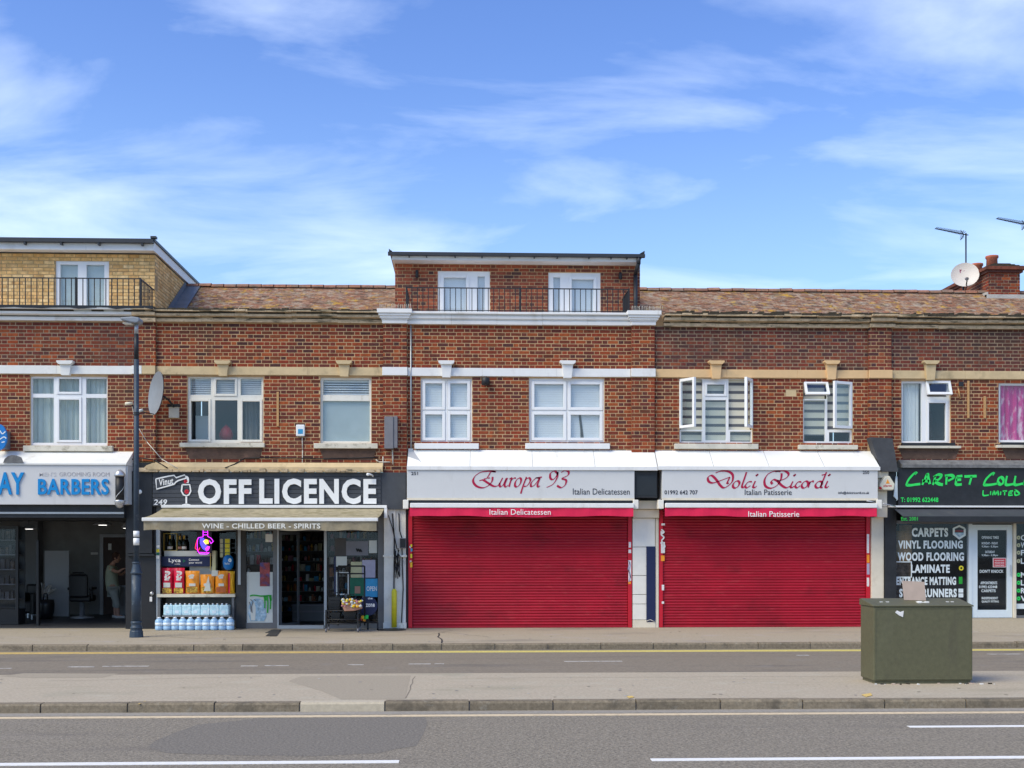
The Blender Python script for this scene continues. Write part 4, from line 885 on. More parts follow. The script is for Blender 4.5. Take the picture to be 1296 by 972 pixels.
t = thing('barber_chair', 'black barber chair with its back to the street', 'chair', (X(104, 3.6), 3.6, .012)); x = X(104, 3.6)
MB('steel').lathe(x, 3.6, [(.28, .014), (.27, .04), (.06, .07), (.05, .4)], 20).build('pedestal', t)
MB('leather').box(x-.24, x+.24, 3.4, 3.9, .4, .55).build('seat', t, bev=.04); MB('leather').box(x-.22, x+.22, 3.28, 3.38, .5, 1.05).build('backrest', t, bev=.05); MB('leather').box(x-.13, x+.13, 3.27, 3.35, 1.07, Z(724, 104, 3.3)).build('headrest', t, bev=.03)
for sx in (-1, 1): MB('leather').box(x+sx*.25-.035, x+sx*.25+.035, 3.4, 3.8, .68, .74).box(x+sx*.25-.02, x+sx*.25+.02, 3.5, 3.56, .45, .68).build('armrest', t, bev=.015)
t = thing('counter', 'low grey counter at the right side of the barbers', 'counter', (X(158, 4), 4, .012))
MB('pillar_grey').box(X(152, 4), XI-.02, 3.9, 4.3, .02, Z(741, 155, 4)-.03).build('body', t); MB('partition').box(X(151, 4), XI-.02, 3.87, 4.32, Z(741, 155, 4)-.029, Z(741, 155, 4)).build('top', t)
# person leaning towards the mirror
def skinned(name, parent, chains, m, sub=2):
    vs_ = []; ed = []; rad = []; idx = {}
    for ch_ in chains:
        prev = None
        for (p, r_) in ch_:
            key = tuple(round(c, 4) for c in p)
            if key not in idx: idx[key] = len(vs_); vs_.append(p); rad.append(r_)
            i = idx[key]
            if prev is not None and prev != i: ed.append((prev, i))
            prev = i
    off = root_of(parent).location
    me = bpy.data.meshes.new(name); me.from_pydata([tuple(Vector(p)-Vector(off)) for p in vs_], ed, []); me.materials.append(MATS[m])
    o = bpy.data.objects.new(name, me); C.objects.link(o); o.parent = parent
    md = o.modifiers.new('skin', 'SKIN'); md.use_smooth_shade = True; me.skin_vertices.new() if not me.skin_vertices else None
    for i, sv in enumerate(me.skin_vertices[0].data): sv.radius = (rad[i] if isinstance(rad[i], tuple) else (rad[i], rad[i])); sv.use_root = (i == 0)
    s_ = o.modifiers.new('sub', 'SUBSURF'); s_.levels = s_.render_levels = sub; return o
py_ = 3.5; x0 = X(148, py_); P = lambda px, q, dy=0: (X(px, py_), py_+dy, Z(q, 148, py_))
t = thing('person', 'person in a sage green t-shirt and grey trousers leaning forward in the barbers', 'person', (x0, py_, .012))
hip = P(143, 745); ch_ = P(139.5, 722); neck = P(143, 714.5); sh = P(141, 717)
fl = .035
body = [[(hip, .11), (P(140.5, 734), .10), (ch_, .13), (P(141, 716), .085), (P(143.5, 713), .05), (P(145.5, 710), .055)],
        [(ch_, .13), (P(143, 719, -.18), .055), (P(149, 723, -.22), .042), (P(153.5, 723.5, -.23), .034), (P(157.5, 720.5, -.23), .026), (P(159, 719.5, -.23), .028)],
        [(ch_, .13), (P(143, 719, .17), .055), (P(147.5, 727, .22), .042), (P(151, 728, .22), .034), (P(155, 723.5, .20), .026), (P(156.5, 722, .20), .028)],
        [(hip, .11), (P(145, 748, -.10), .095), (P(149, 760, -.12), .062), (P(151, 772.5, -.10), .042), ((P(151, 772)[0], py_-.10, .07), .042), ((P(151, 772)[0]+.12, py_-.11, .045), .036)],
        [(hip, .11), (P(144, 748, .10), .095), (P(145, 760, .11), .062), (P(144, 771, .12), .042), ((P(144, 772)[0], py_+.12, .07), .042), ((P(144, 772)[0]+.12, py_+.12, .045), .036)]]
h1 = P(159, 719.5, -.23)
for k in range(5):
    a = -.5+k*.25; body.append([(h1, .028), ((h1[0]+.045, h1[1]+a*.05, h1[2]+.01*(k % 2)), .010), ((h1[0]+.075+.01*(k % 3), h1[1]+a*.07, h1[2]+.004), .008)])
h2 = P(156.5, 722, .20)
for k in range(5):
    a = -.5+k*.25; body.append([(h2, .028), ((h2[0]+.045, h2[1]+a*.05, h2[2]+.012), .010), ((h2[0]+.078, h2[1]+a*.07, h2[2]+.004*k), .008)])
skinned('body', t, body, 'skin')
skinned('t_shirt', t, [[(P(144, 751), .16), (P(143, 744), .165), (P(140.5, 734), .15), (ch_, .155), (P(141, 716), .10)], [(ch_, .155), (P(143, 719, -.18), .075), (P(147, 721.5, -.20), .066)], [(ch_, .155), (P(143, 719, .17), .075), (P(146, 724, .20), .066)]], 'sage_cloth')
skinned('trousers', t, [[(hip, .14), (P(145, 748, -.10), .115), (P(149, 760, -.12), .085), (P(151, 770, -.10), .07)], [(hip, .14), (P(144, 748, .10), .115), (P(145, 760, .11), .085), (P(144, 770, .12), .07)]], 'grey_cloth')
hx, hy, hz = P(147.5, 706)
b = MB('skin'); b.lathe(hx, hy, [(.02, hz-.12), (.055, hz-.10), (.074, hz-.04), (.08, hz+.02), (.07, hz+.08), (.03, hz+.115)], 16); b.tube((hx+.07, hy, hz-.005), (hx+.10, hy, hz-.03), .010, 6, .014); b.box(hx+.066, hx+.08, hy-.022, hy+.022, hz-.066, hz-.058).box(hx+.066, hx+.078, hy-.035, hy-.018, hz+.005, hz+.014).box(hx+.066, hx+.078, hy+.018, hy+.035, hz+.005, hz+.014).tube((hx-.01, hy-.085, hz-.01), (hx-.01, hy-.07, hz-.01), .022, 8); b.build('head', t)
b = MB('hair'); b.lathe(hx-.014, hy, [(.06, hz-.06), (.085, hz-.02), (.09, hz+.04), (.08, hz+.09), (.05, hz+.125), (.01, hz+.135)], 14); b.build('hair', t)
for o_, dy_ in (((P(151, 772)[0]), -.10), ((P(144, 772)[0]), .12)): MB('shoe').box(o_-.07, o_+.17, py_+dy_-.045, py_+dy_+.045, .014, .075).build('shoe', t, bev=.02)
# barber pole, camera, round blue sign on the wall
t = thing('barber_pole', 'small barber pole with silver domed caps at the end of the barbers sign', 'barber pole', (X(151.5, YF-.12), YF-.12, Z(643, 151, YF))); x = X(151.5, YF-.12); zz = lambda q: Z(q, 151, YF-.12)
MB('black_iron').lathe(x, YF-.12, [(.085, zz(634)), (.085, zz(603))], 20).build('cylinder', t)
b = MB('lettering_white')
for k in range(22):
    a0_ = math.pi*1.1+k*.22; z_ = zz(633)+k*(zz(604)-zz(633))/22; p_ = [(x+.0865*math.cos(a0_+j*.22), YF-.12+.0865*math.sin(a0_+j*.22)) for j in (0, 1)]
    dz_ = (zz(604)-zz(633))/22; b.poly([(p_[0][0], p_[0][1], z_), (p_[1][0], p_[1][1], z_+dz_), (p_[1][0], p_[1][1], z_+dz_+.012), (p_[0][0], p_[0][1], z_+.012)])
b.build('stripe', t)
MB('steel').lathe(x, YF-.12, [(.105, zz(603)), (.11, zz(601)), (.09, zz(598)), (.05, zz(595.5)), (.01, zz(594))], 20).build('top_cap', t); MB('steel').lathe(x, YF-.12, [(.01, zz(643.5)), (.06, zz(642)), (.09, zz(638.5)), (.11, zz(634.5)), (.105, zz(633))], 20).build('bottom_cap', t)
MB('black_iron').box(x-.02, x+.02, YF-.12, YF, zz(619)-.03, zz(619)+.03).build('bracket', t)
t = thing('projecting_sign', 'round blue sign on a pale bracket box at the left edge of the photo', 'sign', (X(1), -.3, Z(570, 5))); x = X(-1, -.32); zc = Z(553.5, 5, -.3); rr_ = Z(537, 5, -.3)-zc
b = MB('blue_plastic'); k = 28; b.prism([(x+math.cos(2*math.pi*i/k)*rr_*.62, zc+math.sin(2*math.pi*i/k)*rr_) for i in range(k)], -.36, -.30); b.build('disc', t)
pen(t, [[(0,545),(3,549),(7,546)],[(0,556),(5,553),(8,555)],[(2,560),(6,559)]], 0, 0, 1, -.362, 'vinyl_pale', .022, rnd=True)
MB('meter_grey').box(X(5), X(13), -.29, -.0, Z(569, 8), Z(546.5, 8)).build('bracket', t)
# ================================================================== LAMP POST
lx, ly = G(172.6, 806.5, 0)
t = thing('street_lamp', 'blue grey cast iron street lamp post with flat lantern and white number bands', 'street lamp', (lx, ly, 0)); lz = lambda q: Z(q, 172.6, ly); s_ = (ly+D)/F
W_ = lambda wpx: wpx*s_/2
MB('lamp_blue').lathe(lx, ly, [(W_(17.5), .002), (W_(16.5), lz(799)), (W_(15), lz(798)), (W_(15), lz(796))], 12, False).build('plinth', t)
MB('lamp_blue').lathe(lx, ly, [(W_(13.5), lz(796)), (W_(15), lz(795)), (W_(15), lz(793.5)), (W_(12.5), lz(792.5)), (W_(12.5), lz(789.5)), (W_(13.8), lz(788.5)), (W_(13.8), lz(787)), (W_(12), lz(786))], 18).build('base_ring', t)
MB('lamp_blue').lathe(lx, ly, [(W_(11.8), lz(786)), (W_(11.8), lz(727))], 18).build('lower_column', t)
MB('lamp_blue').lathe(lx, ly, [(W_(11), lz(727)), (W_(14), lz(726)), (W_(14.6), lz(724.5)), (W_(12.5), lz(723)), (W_(11), lz(719)), (W_(9.2), lz(715)), (W_(8.8), lz(713)), (W_(10.5), lz(712.5)), (W_(10.5), lz(711.5)), (W_(8), lz(711))], 18).build('collar', t)
b = MB('lamp_blue').lathe(lx, ly, [(W_(6.8), lz(711)), (W_(6.2), lz(455))], 16); b.use('lamp_black').lathe(lx, ly, [(W_(6.1), lz(455)), (W_(5.6), lz(423))], 16); b.use('aluminium').lathe(lx, ly, [(W_(5.2), lz(423)), (W_(5.0), lz(409))], 16); b.build('shaft', t)
for q0, q1, m_ in ((690, 681, 'lettering_white'), (679.5, 672, 'lettering_white')): MB(m_).lathe(lx, ly, [(W_(7.4), lz(q0)), (W_(7.4), lz(q1))], 16).build('number_band', t)
b = MB('lamp_black')
for q in (523, 525.5): b.lathe(lx, ly, [(W_(7.6), lz(q)), (W_(7.6), lz(q-1.2))], 14)
b.build('clamp', t)
b = MB('dish_grey'); zl = lz(405.5)
for yy in (-.15, .15): pass
pr = [(X(154, ly), zl-.0), (X(156, ly), zl+.035), (X(170, ly), zl+.05), (X(178.5, ly), zl+.03), (X(179, ly), zl-.03), (X(176, ly), zl-.07), (X(168, ly), zl-.06)]
b.prism(pr, ly-.14, ly+.14); b.build('lantern', t, bev=.02)
MB('panel_white').box(X(157, ly), X(168, ly), ly-.10, ly+.10, zl-.075, zl-.062).build('lens', t)
# ================================================================== SHOPFRONT B: off licence
ys_ = -.16
s = thing('fascia_sign', 'charcoal boarded off licence sign with big white block capitals', 'sign', (X(350), ys_, Z(641, 350)))
p0s, p1s = 193, 482
ztB, zbB2 = Z(597.5, 340, ys_), Z(641, 340, ys_)
MB('charcoal').box(X(p0s, ys_), X(p1s, ys_), ys_+.02, -.01, zbB2, ztB).build('backing', s)
n = 8
for i in range(n):
    a, c = zbB2+(ztB-zbB2)*i/n, zbB2+(ztB-zbB2)*(i+1)/n; MB('charcoal').box(X(p0s, ys_), X(p1s, ys_), ys_, ys_+.018, a+.005, c-.004).build('board', s, bev=.003)
MB('charcoal').box(X(p1s, ys_)+.004, X(514), ys_+.02, -.01, Z(645, 500), ztB).build('end_board', s)
text(s, 'OFF', 251, 318.5, 606.3, 638.3, ys_-.001, 'lettering_white', bold=.042, ext=.04)
text(s, 'LICENCE', 328.5, 476.5, 605.8, 638, ys_-.001, 'lettering_white', bold=.038, ext=.04)
yy = ys_-.012
def outl(parent, pts, y, m, w, close=True, name='emblem'):
    return pen(parent, [pts+[pts[0]] if close else pts], 170, 600, 9.72, y, m, w, smooth=False, rnd=True, name=name)
bt = [(265,60),(425,25),(490,15),(515,45),(620,10),(640,50),(540,80),(510,100),(490,125),(275,185)]
b = MB('charcoal').prism([(X(170+p/9.72, yy), Z(600+q/9.72, 210, yy)) for p, q in bt], yy-.012, ys_); b.use('dish_grey'); b.build('emblem', s)
outl(s, bt, yy-.014, 'lettering_white', .028)
text(s, 'Vinut', 201.5, 219.5, 605.3, 613.8, yy-.014, 'lettering_white', bold=.02, shear=.2, tilt=R(8))
pen(s, [[(630,30),(655,45),(660,75),(655,110)]], 170, 600, 9.72, yy-.01, 'lettering_white', .045, rnd=True, name='emblem')
pen(s, [[(628,70),(622,95),(640,105)],[(640,75),(645,100)]], 170, 600, 9.72, yy-.012, 'red_notice', .04, rnd=True, name='emblem')
outl(s, [(590,130),(580,210),(605,255),(640,268),(672,255),(695,210),(682,130)], yy, 'lettering_white', .03)
pen(s, [[(640,268),(640,370)],[(590,385),(640,372),(690,385)],[(595,388),(688,388)]], 170, 600, 9.72, yy, 'lettering_white', .035, rnd=True, smooth=False, name='emblem')
pen(s, [ell(645,215,12,12)], 170, 600, 9.72, yy-.002, 'red_notice', .05, rnd=True, name='emblem')
text(s, '249', 194.5, 211.5, 632, 639.3, ys_-.004, 'lettering_white', bold=.02, shear=.15, name='number')
# awning
aw = thing('awning', 'stained beige canvas awning with white lettering over the off licence window', 'awning', (X(345), -.9, 2.0))
ya, yb_ = -.22, -1.75
xa0, xa1 = X(206, ya), X(488, ya); xf0, xf1 = X(180, yb_), X(478.5, yb_); za, zf = Z(643.5, 340, ya), Z(655.6, 330, yb_)
MB('white_paint').box(xa0-.02, xa1+.03, ya-.06, ya+.05, Z(643, 340, ya), Z(639.3, 340, ya)).build('cassette', aw, bev=.008)
b = MB('awning_canvas'); nn = 8
for i in range(nn):
    for j_ in range(6):
        def pt(u, v):
            sag = -.05*math.sin(math.pi*v); xl = xa0+(xf0-xa0)*v; xr_ = (xa1-.03)+(xf1-xa1)*v; return (xl+(xr_-xl)*u, ya+(yb_-ya)*v, za+(zf-za)*v+sag*(.6+.4*math.sin(u*40)))
        b.poly([pt(i/nn, j_/6), pt(i/nn, (j_+1)/6), pt((i+1)/nn, (j_+1)/6), pt((i+1)/nn, j_/6)], True)
cv = b.build('canopy', aw)
MB('white_paint').box(xf0, xf1, yb_-.045, yb_+.02, Z(659.8, 330, yb_), Z(655.2, 330, yb_)).build('front_bar', aw, bev=.012)
b = MB('valance_canvas'); zv1, zv0 = Z(659.8, 330, yb_), Z(671.2, 330, yb_); nn = 60
for i in range(nn):
    u0, u1 = i/nn, (i+1)/nn; f_ = lambda u: (xf0+.03+(xf1-xf0-.06)*u, yb_-.012+.008*math.sin(u*70)); p, q = f_(u0), f_(u1); zl0, zl1 = zv0+.012*math.sin(u0*37), zv0+.012*math.sin(u1*37)
    b.poly([(p[0], p[1], zl0), (q[0], q[1], zl1), (q[0], q[1], zv1), (p[0], p[1], zv1)], True)
b.build('valance', aw)
text(aw, 'WINE - CHILLED BEER - SPIRITS', 255.5, 405.5, 662.5, 668.9, yb_-.024, 'lettering_cream', bold=.02)
for xl in (xa0+.3, xa1-.5):
    MB('aluminium').path([(xl, ya, za-.06), (xl+(.45 if xl < 0 and xl < X(340) else -.45), -1.0, (za+zf)/2-.10), (xl, yb_+.03, zf-.03)], .022, 8).build('folding_arm', aw)
MB('white_paint').box(X(487, ya), X(490.5, ya), -.42, -.16, Z(656, 488, -.3), Z(643.5, 488, -.3)).build('end_bracket', aw)
# frame and glass
Zg = lambda q, y=0: Z(q, 345, y)
fb = MB('frame_grey'); zt = Z(645, 340)
def post(b, p0, p1, q0=650, q1=797, y0=-.02, y1=.06): b.box(X(p0), X(p1), y0, y1, max(0.002, Z(q1, (p0+p1)/2)), Z(q0, (p0+p1)/2))
b = MB('aluminium'); post(b, 198, 203, 665, 798, -.04, .05); b.build('frame_post', B)
b = MB('lettering_white').box(X(198.4), X(202.6), -.046, -.042, Z(693, 200), Z(690, 200)).box(X(198.6), X(202), -.046, -.042, Z(707, 200), Z(703, 200)).use('yellow_guard').box(X(198.6), X(202.4), -.046, -.042, Z(699, 200), Z(695, 200)).use('poster_green').box(X(198.6), X(202.4), -.046, -.042, Z(702.7, 200), Z(699.5, 200)); b.build('sticker', B)
b = MB('shop_dark'); post(b, 299, 311.5, 655, 800, -.03, .10); b.use('frame_grey'); post(b, 345.8, 353.5, 655, 797); post(b, 478.5, 486, 655, 797, -.03, .1); b.box(xb[1], xb[2], -.01, .06, Z(672, 340), ztB-.3); b.build('shop_frame', B)
b = MB('aluminium'); post(b, 410.3, 413.6, 655, 797, -.03, .04); post(b, 301.5, 305, 660, 740, -.04, -.031); post(b, 351, 353, 660, 797, -.03, -.021); b.box(X(353.5), X(410.3), -.12, .05, .002, Z(791, 380)); b.build('door_post', B)
b = MB('frame_grey').box(X(311.5), X(345.8), -.02, .05, .0, Z(788, 330)).use('black_paint').box(X(311.5), X(345.8), -.01, .04, .0, .0).build('stall_riser', B)
MB('frame_grey').box(X(413.6), X(478.5), -.02, .05, .0, Z(789, 445)).build('stall_riser', B)
MB('shop_glass').box(X(311.5), X(345.8), .01, .016, Z(788, 330), Z(672, 330)).build('shop_window', B)
MB('shop_glass').box(X(413.6), X(478.5), .01, .016, Z(789, 445), Z(672, 445)).build('shop_window', B)
MB('shop_glass').box(X(203), X(299), .40, .405, Z(752, 250), Z(665, 250)).build('shop_window', B)
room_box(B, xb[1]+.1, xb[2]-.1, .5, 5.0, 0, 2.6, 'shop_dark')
# open glass door leaf
dl = MB('frame_grey'); xh = X(354.5); ring(dl, 0, .84, 0, 1.98, 0, .04, .06); o = inst(dl.mesh('door_leaf'), 'door_leaf', B, (xh, .05, .03), rot=(0, 0, R(70)))
o = inst(MB('shop_glass').box(.05, .79, .015, .021, .05, 1.93).mesh('pane'), 'pane', B, (xh, .05, .03), rot=(0, 0, R(70)))
# interior shelving full of goods
def shelf_unit(lab, x0, x1, y0, y1, zt, n, seed):
    random.seed(seed); t = thing('goods_shelf', lab, 'shelf', ((x0+x1)/2, y0, .012))
    MB('shop_wall').box(x0, x1, y1-.02, y1, .02, zt).box(x0, x0+.02, y0, y1-.021, .02, zt).box(x1-.02, x1, y0, y1-.021, .02, zt).build('carcass', t)
    b = MB('goods')
    for k in range(n):
        z = .15+k*(zt-.2)/n; MB('frame_grey').box(x0+.021, x1-.021, y0, y1-.021, z, z+.015).build('shelf', t)
        x = x0+.03
        while x < x1-.1:
            ww = random.uniform(.04, .12); hh = random.uniform(.35, .95)*((zt-.2)/n-.03); b.use(random.choice(['goods', 'goods', 'crisp_red', 'poster_blue', 'panel_white', 'food_print', 'crisp_brown', 'sticker_white', 'print_blue', 'goods', 'sill_stone', 'poster_yellow', 'pink_mark']))
            if random.random() < .55: b.lathe(x+ww/2, y0+.1, [(ww*.42, z+.016), (ww*.42, z+hh*.7), (ww*.18, z+hh)], 8)
            else: b.box(x, x+ww-.006, y0+.03, y0+.2, z+.016, z+hh)
            x += ww+.004
    b.build('goods', t, kind='stuff'); return t
shelf_unit('tall shelf of mixed goods seen through the open off licence doorway', X(353, 3.4), X(412, 3.4), 3.4, 3.8, 2.35, 9, 3)
shelf_unit('shelf of goods behind the right hand window of the off licence', X(415, 2.2), X(476, 2.2), 2.2, 2.6, 2.2, 7, 4)
shelf_unit('shelf of goods behind the bottle graphic window', X(309, 1.7), X(350, 1.7), 1.7, 2.1, 2.2, 7, 5)
t = thing('shop_counter', 'low grey counter inside the off licence doorway', 'counter', (X(390, 2.0), 1.9, .012)); random.seed(11)
MB('frame_grey').box(X(370, 2), X(411, 2), 2.0, 2.5, .02, Z(767, 390, 2)).build('body', t); MB('meter_grey').box(X(369, 2), X(412, 2), 1.97, 2.52, Z(767, 390, 2)+.001, Z(766, 390, 2)+.02).build('top', t); MB('meter_grey').box(X(370, 2), X(411, 2), 1.985, 1.999, Z(775, 390, 2), Z(773, 390, 2)).build('kick_strip', t)
# window graphics
b = MB('panel_white').box(X(312.2), X(345.2), -.0, .007, Z(788, 330), Z(724, 330)); g = b.build('window_film', B)
MB('poster_red').box(X(329), X(341.5), -.012, -.004, Z(742, 335), Z(712, 335)).build('poster', B, label='small red and blue poster'); MB('paper').box(X(336), X(345), -.01, -.002, Z(686, 340), Z(676, 340)).build('notice', B)
b = MB('print_blue').prism([(X(314+a), Z(c, 325)) for a, c in ((0,776),(1,766),(5,759),(12,757),(18,759),(22,768),(23,780),(20,786),(3,786))], -.008, -.002); b.use('panel_white').prism([(X(318+a), Z(c, 325)) for a, c in ((0,785),(-1,775),(1,765),(4,762),(6,770),(5,785))], -.011, -.0085); b.build('bottle_print', B)
pen(B, [[(0,12),(30,5),(90,12),(160,8),(175,12)],[(115,10),(122,60),(120,110)],[(140,10),(146,70),(143,150)],[(160,12),(168,60),(166,120)],[(170,12),(174,50)],[(128,12),(132,50)]], 316.5, 752.5, 6.48, -.013, 'graffiti_green', .028, rnd=True, name='graffiti')
pen(B, [[(-10,60),(0,90),(5,140)],[(0,40),(20,60),(10,100),(14,150)],[(30,40),(45,50)]], 317, 752.5, 6.48, -.013, 'frame_grey', .016, rnd=True, name='graffiti')
def poster(p0, p1, q0, q1, m, y=-.002, nm='poster', lab=None): MB(m).box(X(p0), X(p1), y, y+.005, Z(q1, (p0+p1)/2), Z(q0, (p0+p1)/2)).build(nm, B, label=lab)
poster(438, 466, 685, 703, 'poster_grey', .002, lab='wide grey poster'); poster(423.5, 438, 681, 704, 'shop_wall', .002, 'dark_poster'); poster(425.3, 439, 704.3, 717, 'panel_white', .002); poster(422.8, 425, 704.3, 752, 'navy', .002, 'blue_strip')
poster(444, 458, 711, 731, 'poster_yellow', .002); poster(458.4, 475, 708.6, 731, 'poster_lilac', .002); poster(443, 461, 731.3, 754, 'poster_green', .002, lab='dark green poster'); poster(462.5, 478, 732.3, 755.6, 'poster_blue', .001, lab='bright blue poster')
poster(467, 477, 684, 700, 'panel_white', .003); poster(449, 456, 742, 751, 'skin', -.004)
text(B, 'OPEN', 464, 477, 742, 748, -.0, 'lettering_white', bold=.02)
ring(MB('panel_white'), X(425.3), X(441.5), Z(753, 433), Z(724, 433), -.0, .004, .025).build('poster_frame', B)
pen(B, [[(0,0),(6,14),(10,4),(18,16),(20,6),(28,18)]], 451, 694, 4, -.001, 'cable_black', .03, rnd=True, name='print')
# window display
yv = .05
MB('sill_stone').box(X(200), X(298.5), -.10, .40, Z(755.7, 250, -.1), Z(752, 250, -.1)).build('display_shelf', B)
MB('panel_white').box(X(205), X(265), .18, .38, Z(704, 235, .18), Z(697.2, 235, .18)).build('display_shelf', B)
MB('frame_grey').box(X(203.5), X(298), .42, .45, 0, Z(753, 250, .4)).use('panel_white').box(X(236), X(265), .28, .285, Z(740, 250, .3), Z(717, 250, .3)).build('display_back', B)
for px in (200.5, 294): MB('frame_grey').box(X(px), X(px+3), -.06, -.0, .002, Z(756, 250)).build('shelf_leg', B)
s = thing('advert_panel', 'navy mobile phone network advert panel in the off licence window', 'sign', (X(234, .1), .12, Z(717, 234, .1)))
MB('navy').box(X(202.8, .1), X(265.5, .1), .12, .15, Z(716.8, 234, .12), Z(704.4, 234, .12)).build('panel', s); MB('gold').box(X(265.6, .1), X(266.4, .1), .12, .15, Z(722, 234, .12), Z(697, 234, .12)).build('edge', s)
text(s, 'Lyca', 213.5, 228.7, 706.8, 712.8, .119, 'lettering_white', bold=.03); text(s, 'mobile', 221, 228, 712.9, 714.6, .119, 'lettering_white'); text(s, 'Connect', 239, 252, 706.8, 709.8, .119, 'lettering_white', bold=.02); text(s, 'your world', 239, 255.5, 710.8, 714, .119, 'lettering_white', bold=.02)
MB('poster_green').prism([(X(230), Z(708, 231)), (X(233.5), Z(710, 231)), (X(230), Z(712.3, 231))], .112, .119).build('emblem', s)
def bottle(lab, px, y, q0, q1, w, foil='gold', lbl='paper', group=None):
    x = X(px, y); zb, zt = Z(q1, px, y), Z(q0, px, y); h = zt-zb; t = thing('champagne_bottle', lab, 'bottle', (x, y, zb), group)
    MB('bottle_dark').lathe(x, y, [(w, zb), (w, zb+h*.5), (w*.75, zb+h*.62), (w*.36, zb+h*.76)], 14).build('body', t); MB(foil).lathe(x, y, [(w*.40, zb+h*.70), (w*.38, zb+h*.93), (w*.44, zb+h*.96), (w*.40, zb+h)], 12).build('foil', t); MB(lbl).lathe(x, y, [(w*1.02, zb+h*.10), (w*1.02, zb+h*.28)], 14).build('label', t)
bottle('champagne bottle alone inside the thin gold frame', 215.2, .27, 677, 697, .055); bottle('champagne bottle with a pinkish label right of the gold frame', 227.5, .27, 678, 697, .05, lbl='skin'); bottle('champagne bottle with a white label beside the pinkish one', 233, .28, 677.5, 697, .052)
t = tag(ring(MB('gold'), X(206.7, .2), X(224, .2), Z(697, 215, .2), Z(675, 215, .2), .20, .32, .008).build('gold_frame'), 'thin gold display frame around a champagne bottle', 'frame')  # thin open gold frame set around one bottle
# neon sign
t = thing('neon_sign', 'glowing purple neon sign with a blue and yellow centre in the window', 'neon sign', (X(258, -.03), -.03, Z(701, 258)))
tub = lambda m, pts, r_=.0055, nm='tube': MB(m).path([(X(p, -.03), -.03, Z(q, 258, -.03)) for p, q in pts], r_, 6).build(nm, t)
tub('neon_purple', [(257,671),(257,679.5),(251,680.5),(250,684),(249.5,690),(250,697),(253,701),(262,701.3),(265,699)]); tub('neon_purple', [(262.8,671),(263,679),(267,681),(270,685),(267,688),(265,684)]); tub('neon_purple', [(257,673.5),(262.8,673.5)]); tub('neon_purple', [(257,677),(262.8,677)])
tub('neon_red', [(250,682),(248,688),(247,694),(251,697),(253,693)]); tub('neon_purple', [(252,699),(264,699.5)])
MB('neon_blue').prism([(X(a, -.02), Z(c, 258)) for a, c in ((253,681),(258,681),(261,690),(264,692),(260,697),(256,694),(253,688))], -.02, -.012).build('centre', t); MB('neon_yellow').prism([(X(a, -.03), Z(c, 258)) for a, c in ((257,685),(260,682.5),(263.5,683.5),(264,688),(260,689))], -.03, -.021).build('centre', t); MB('neon_purple').prism([(X(a, -.03), Z(c, 258)) for a, c in ((260,694),(263,691),(265.5,692),(264,696),(261,698))], -.03, -.021).build('centre', t)
MB('black_iron').box(X(249), X(268), .005, .012, Z(700, 258), Z(673, 258)).build('backing', t)
# hanging goods, balloon
for px, lab in ((279, 'row of pale sachets hanging beside the yellow packs'), (286.5, 'yellow snack packs hanging in the off licence window')):
    t = thing('hanging_packs', lab, 'snack packs', (X(px, .1), .1, Z(708, px))); b = MB('poster_yellow' if px < 280 else 'crisp_yellow')
    for k in range(4): z = Z(683+k*6, px, .1); MB('poster_yellow' if px < 280 else 'yellow_guard').box(X(px-(1.7 if px < 280 else 3)), X(px+(1.7 if px < 280 else 3)), .1, .12, z-.07, z+.015).build('pack', t)
t = thing('balloon', 'round blue balloon above the crisp bags', 'balloon', (X(289, .0), .05, Z(722, 289))); x, zc = X(289, .05), Z(711.5, 289, .05)
MB('blue_plastic').lathe(x, .05, [(.01, zc-.165), (.06, zc-.15), (.10, zc-.10), (.115, zc), (.10, zc+.09), (.06, zc+.14), (.01, zc+.155)], 20).build('body', t)
text(t, 'halo', 284.5, 290.5, 711.5, 714.5, -.075, 'vinyl_pale'); pen(t, [ell(291,709,1.3,1.6)], 0, 0, 1, -.075, 'vinyl_pale', .025, rnd=True)
t = tag(MB('poster_yellow').box(X(267.5), X(272), .08, .25, Z(728, 270), Z(697, 270)).use('panel_white').box(X(267), X(275), .06, .27, Z(728, 270)-.02, Z(722, 270)).build('display_tower', loc=(X(270), .1, Z(728, 270)), bev=.005), 'pale green cardboard display tower between the advert panel and the balloon', 'display')
def bag(lab, p0, p1, q0, m, prints, top=0, grp=None):
    y = .03; x0, x1 = X(p0, y), X(p1, y); zb = Z(752, 250, -.1)+.002; zt = Z(q0, 250, y); pm = (p0+p1)/2
    t = thing('crisp_bag', lab, 'crisp bag', ((x0+x1)/2, y+.06, zb), grp); b = MB(m); nx, nz = 8, 9; dp = .055
    for side in (-1, 1):
        for i in range(nx):
            for j in range(nz):
                def pt(u, v):
                    bul = math.sin(math.pi*u)**.6*math.sin(math.pi*min(1, v*1.02+.02))**.5; wv = 1-.07*math.sin(math.pi*v)*1
                    zz = zb+(zt-zb)*v - (top*(abs(u-.5)<.3)*(v > .95)); return ((x0+x1)/2+(u-.5)*(x1-x0)*wv, y+.06+side*dp*bul+.004*math.sin(u*19+v*11), zz)
                q = [pt(i/nx, j/nz), pt((i+1)/nx, j/nz), pt((i+1)/nx, (j+1)/nz), pt(i/nx, (j+1)/nz)]; b.poly(q if side < 0 else q[::-1], True)
    b.build('bag', t)
    for (a, c, d, e, mm) in prints: MB(mm).box(X(a), X(c), y-.006, y+.002, Z(e, pm), Z(d, pm)).build('print', t)
    return t
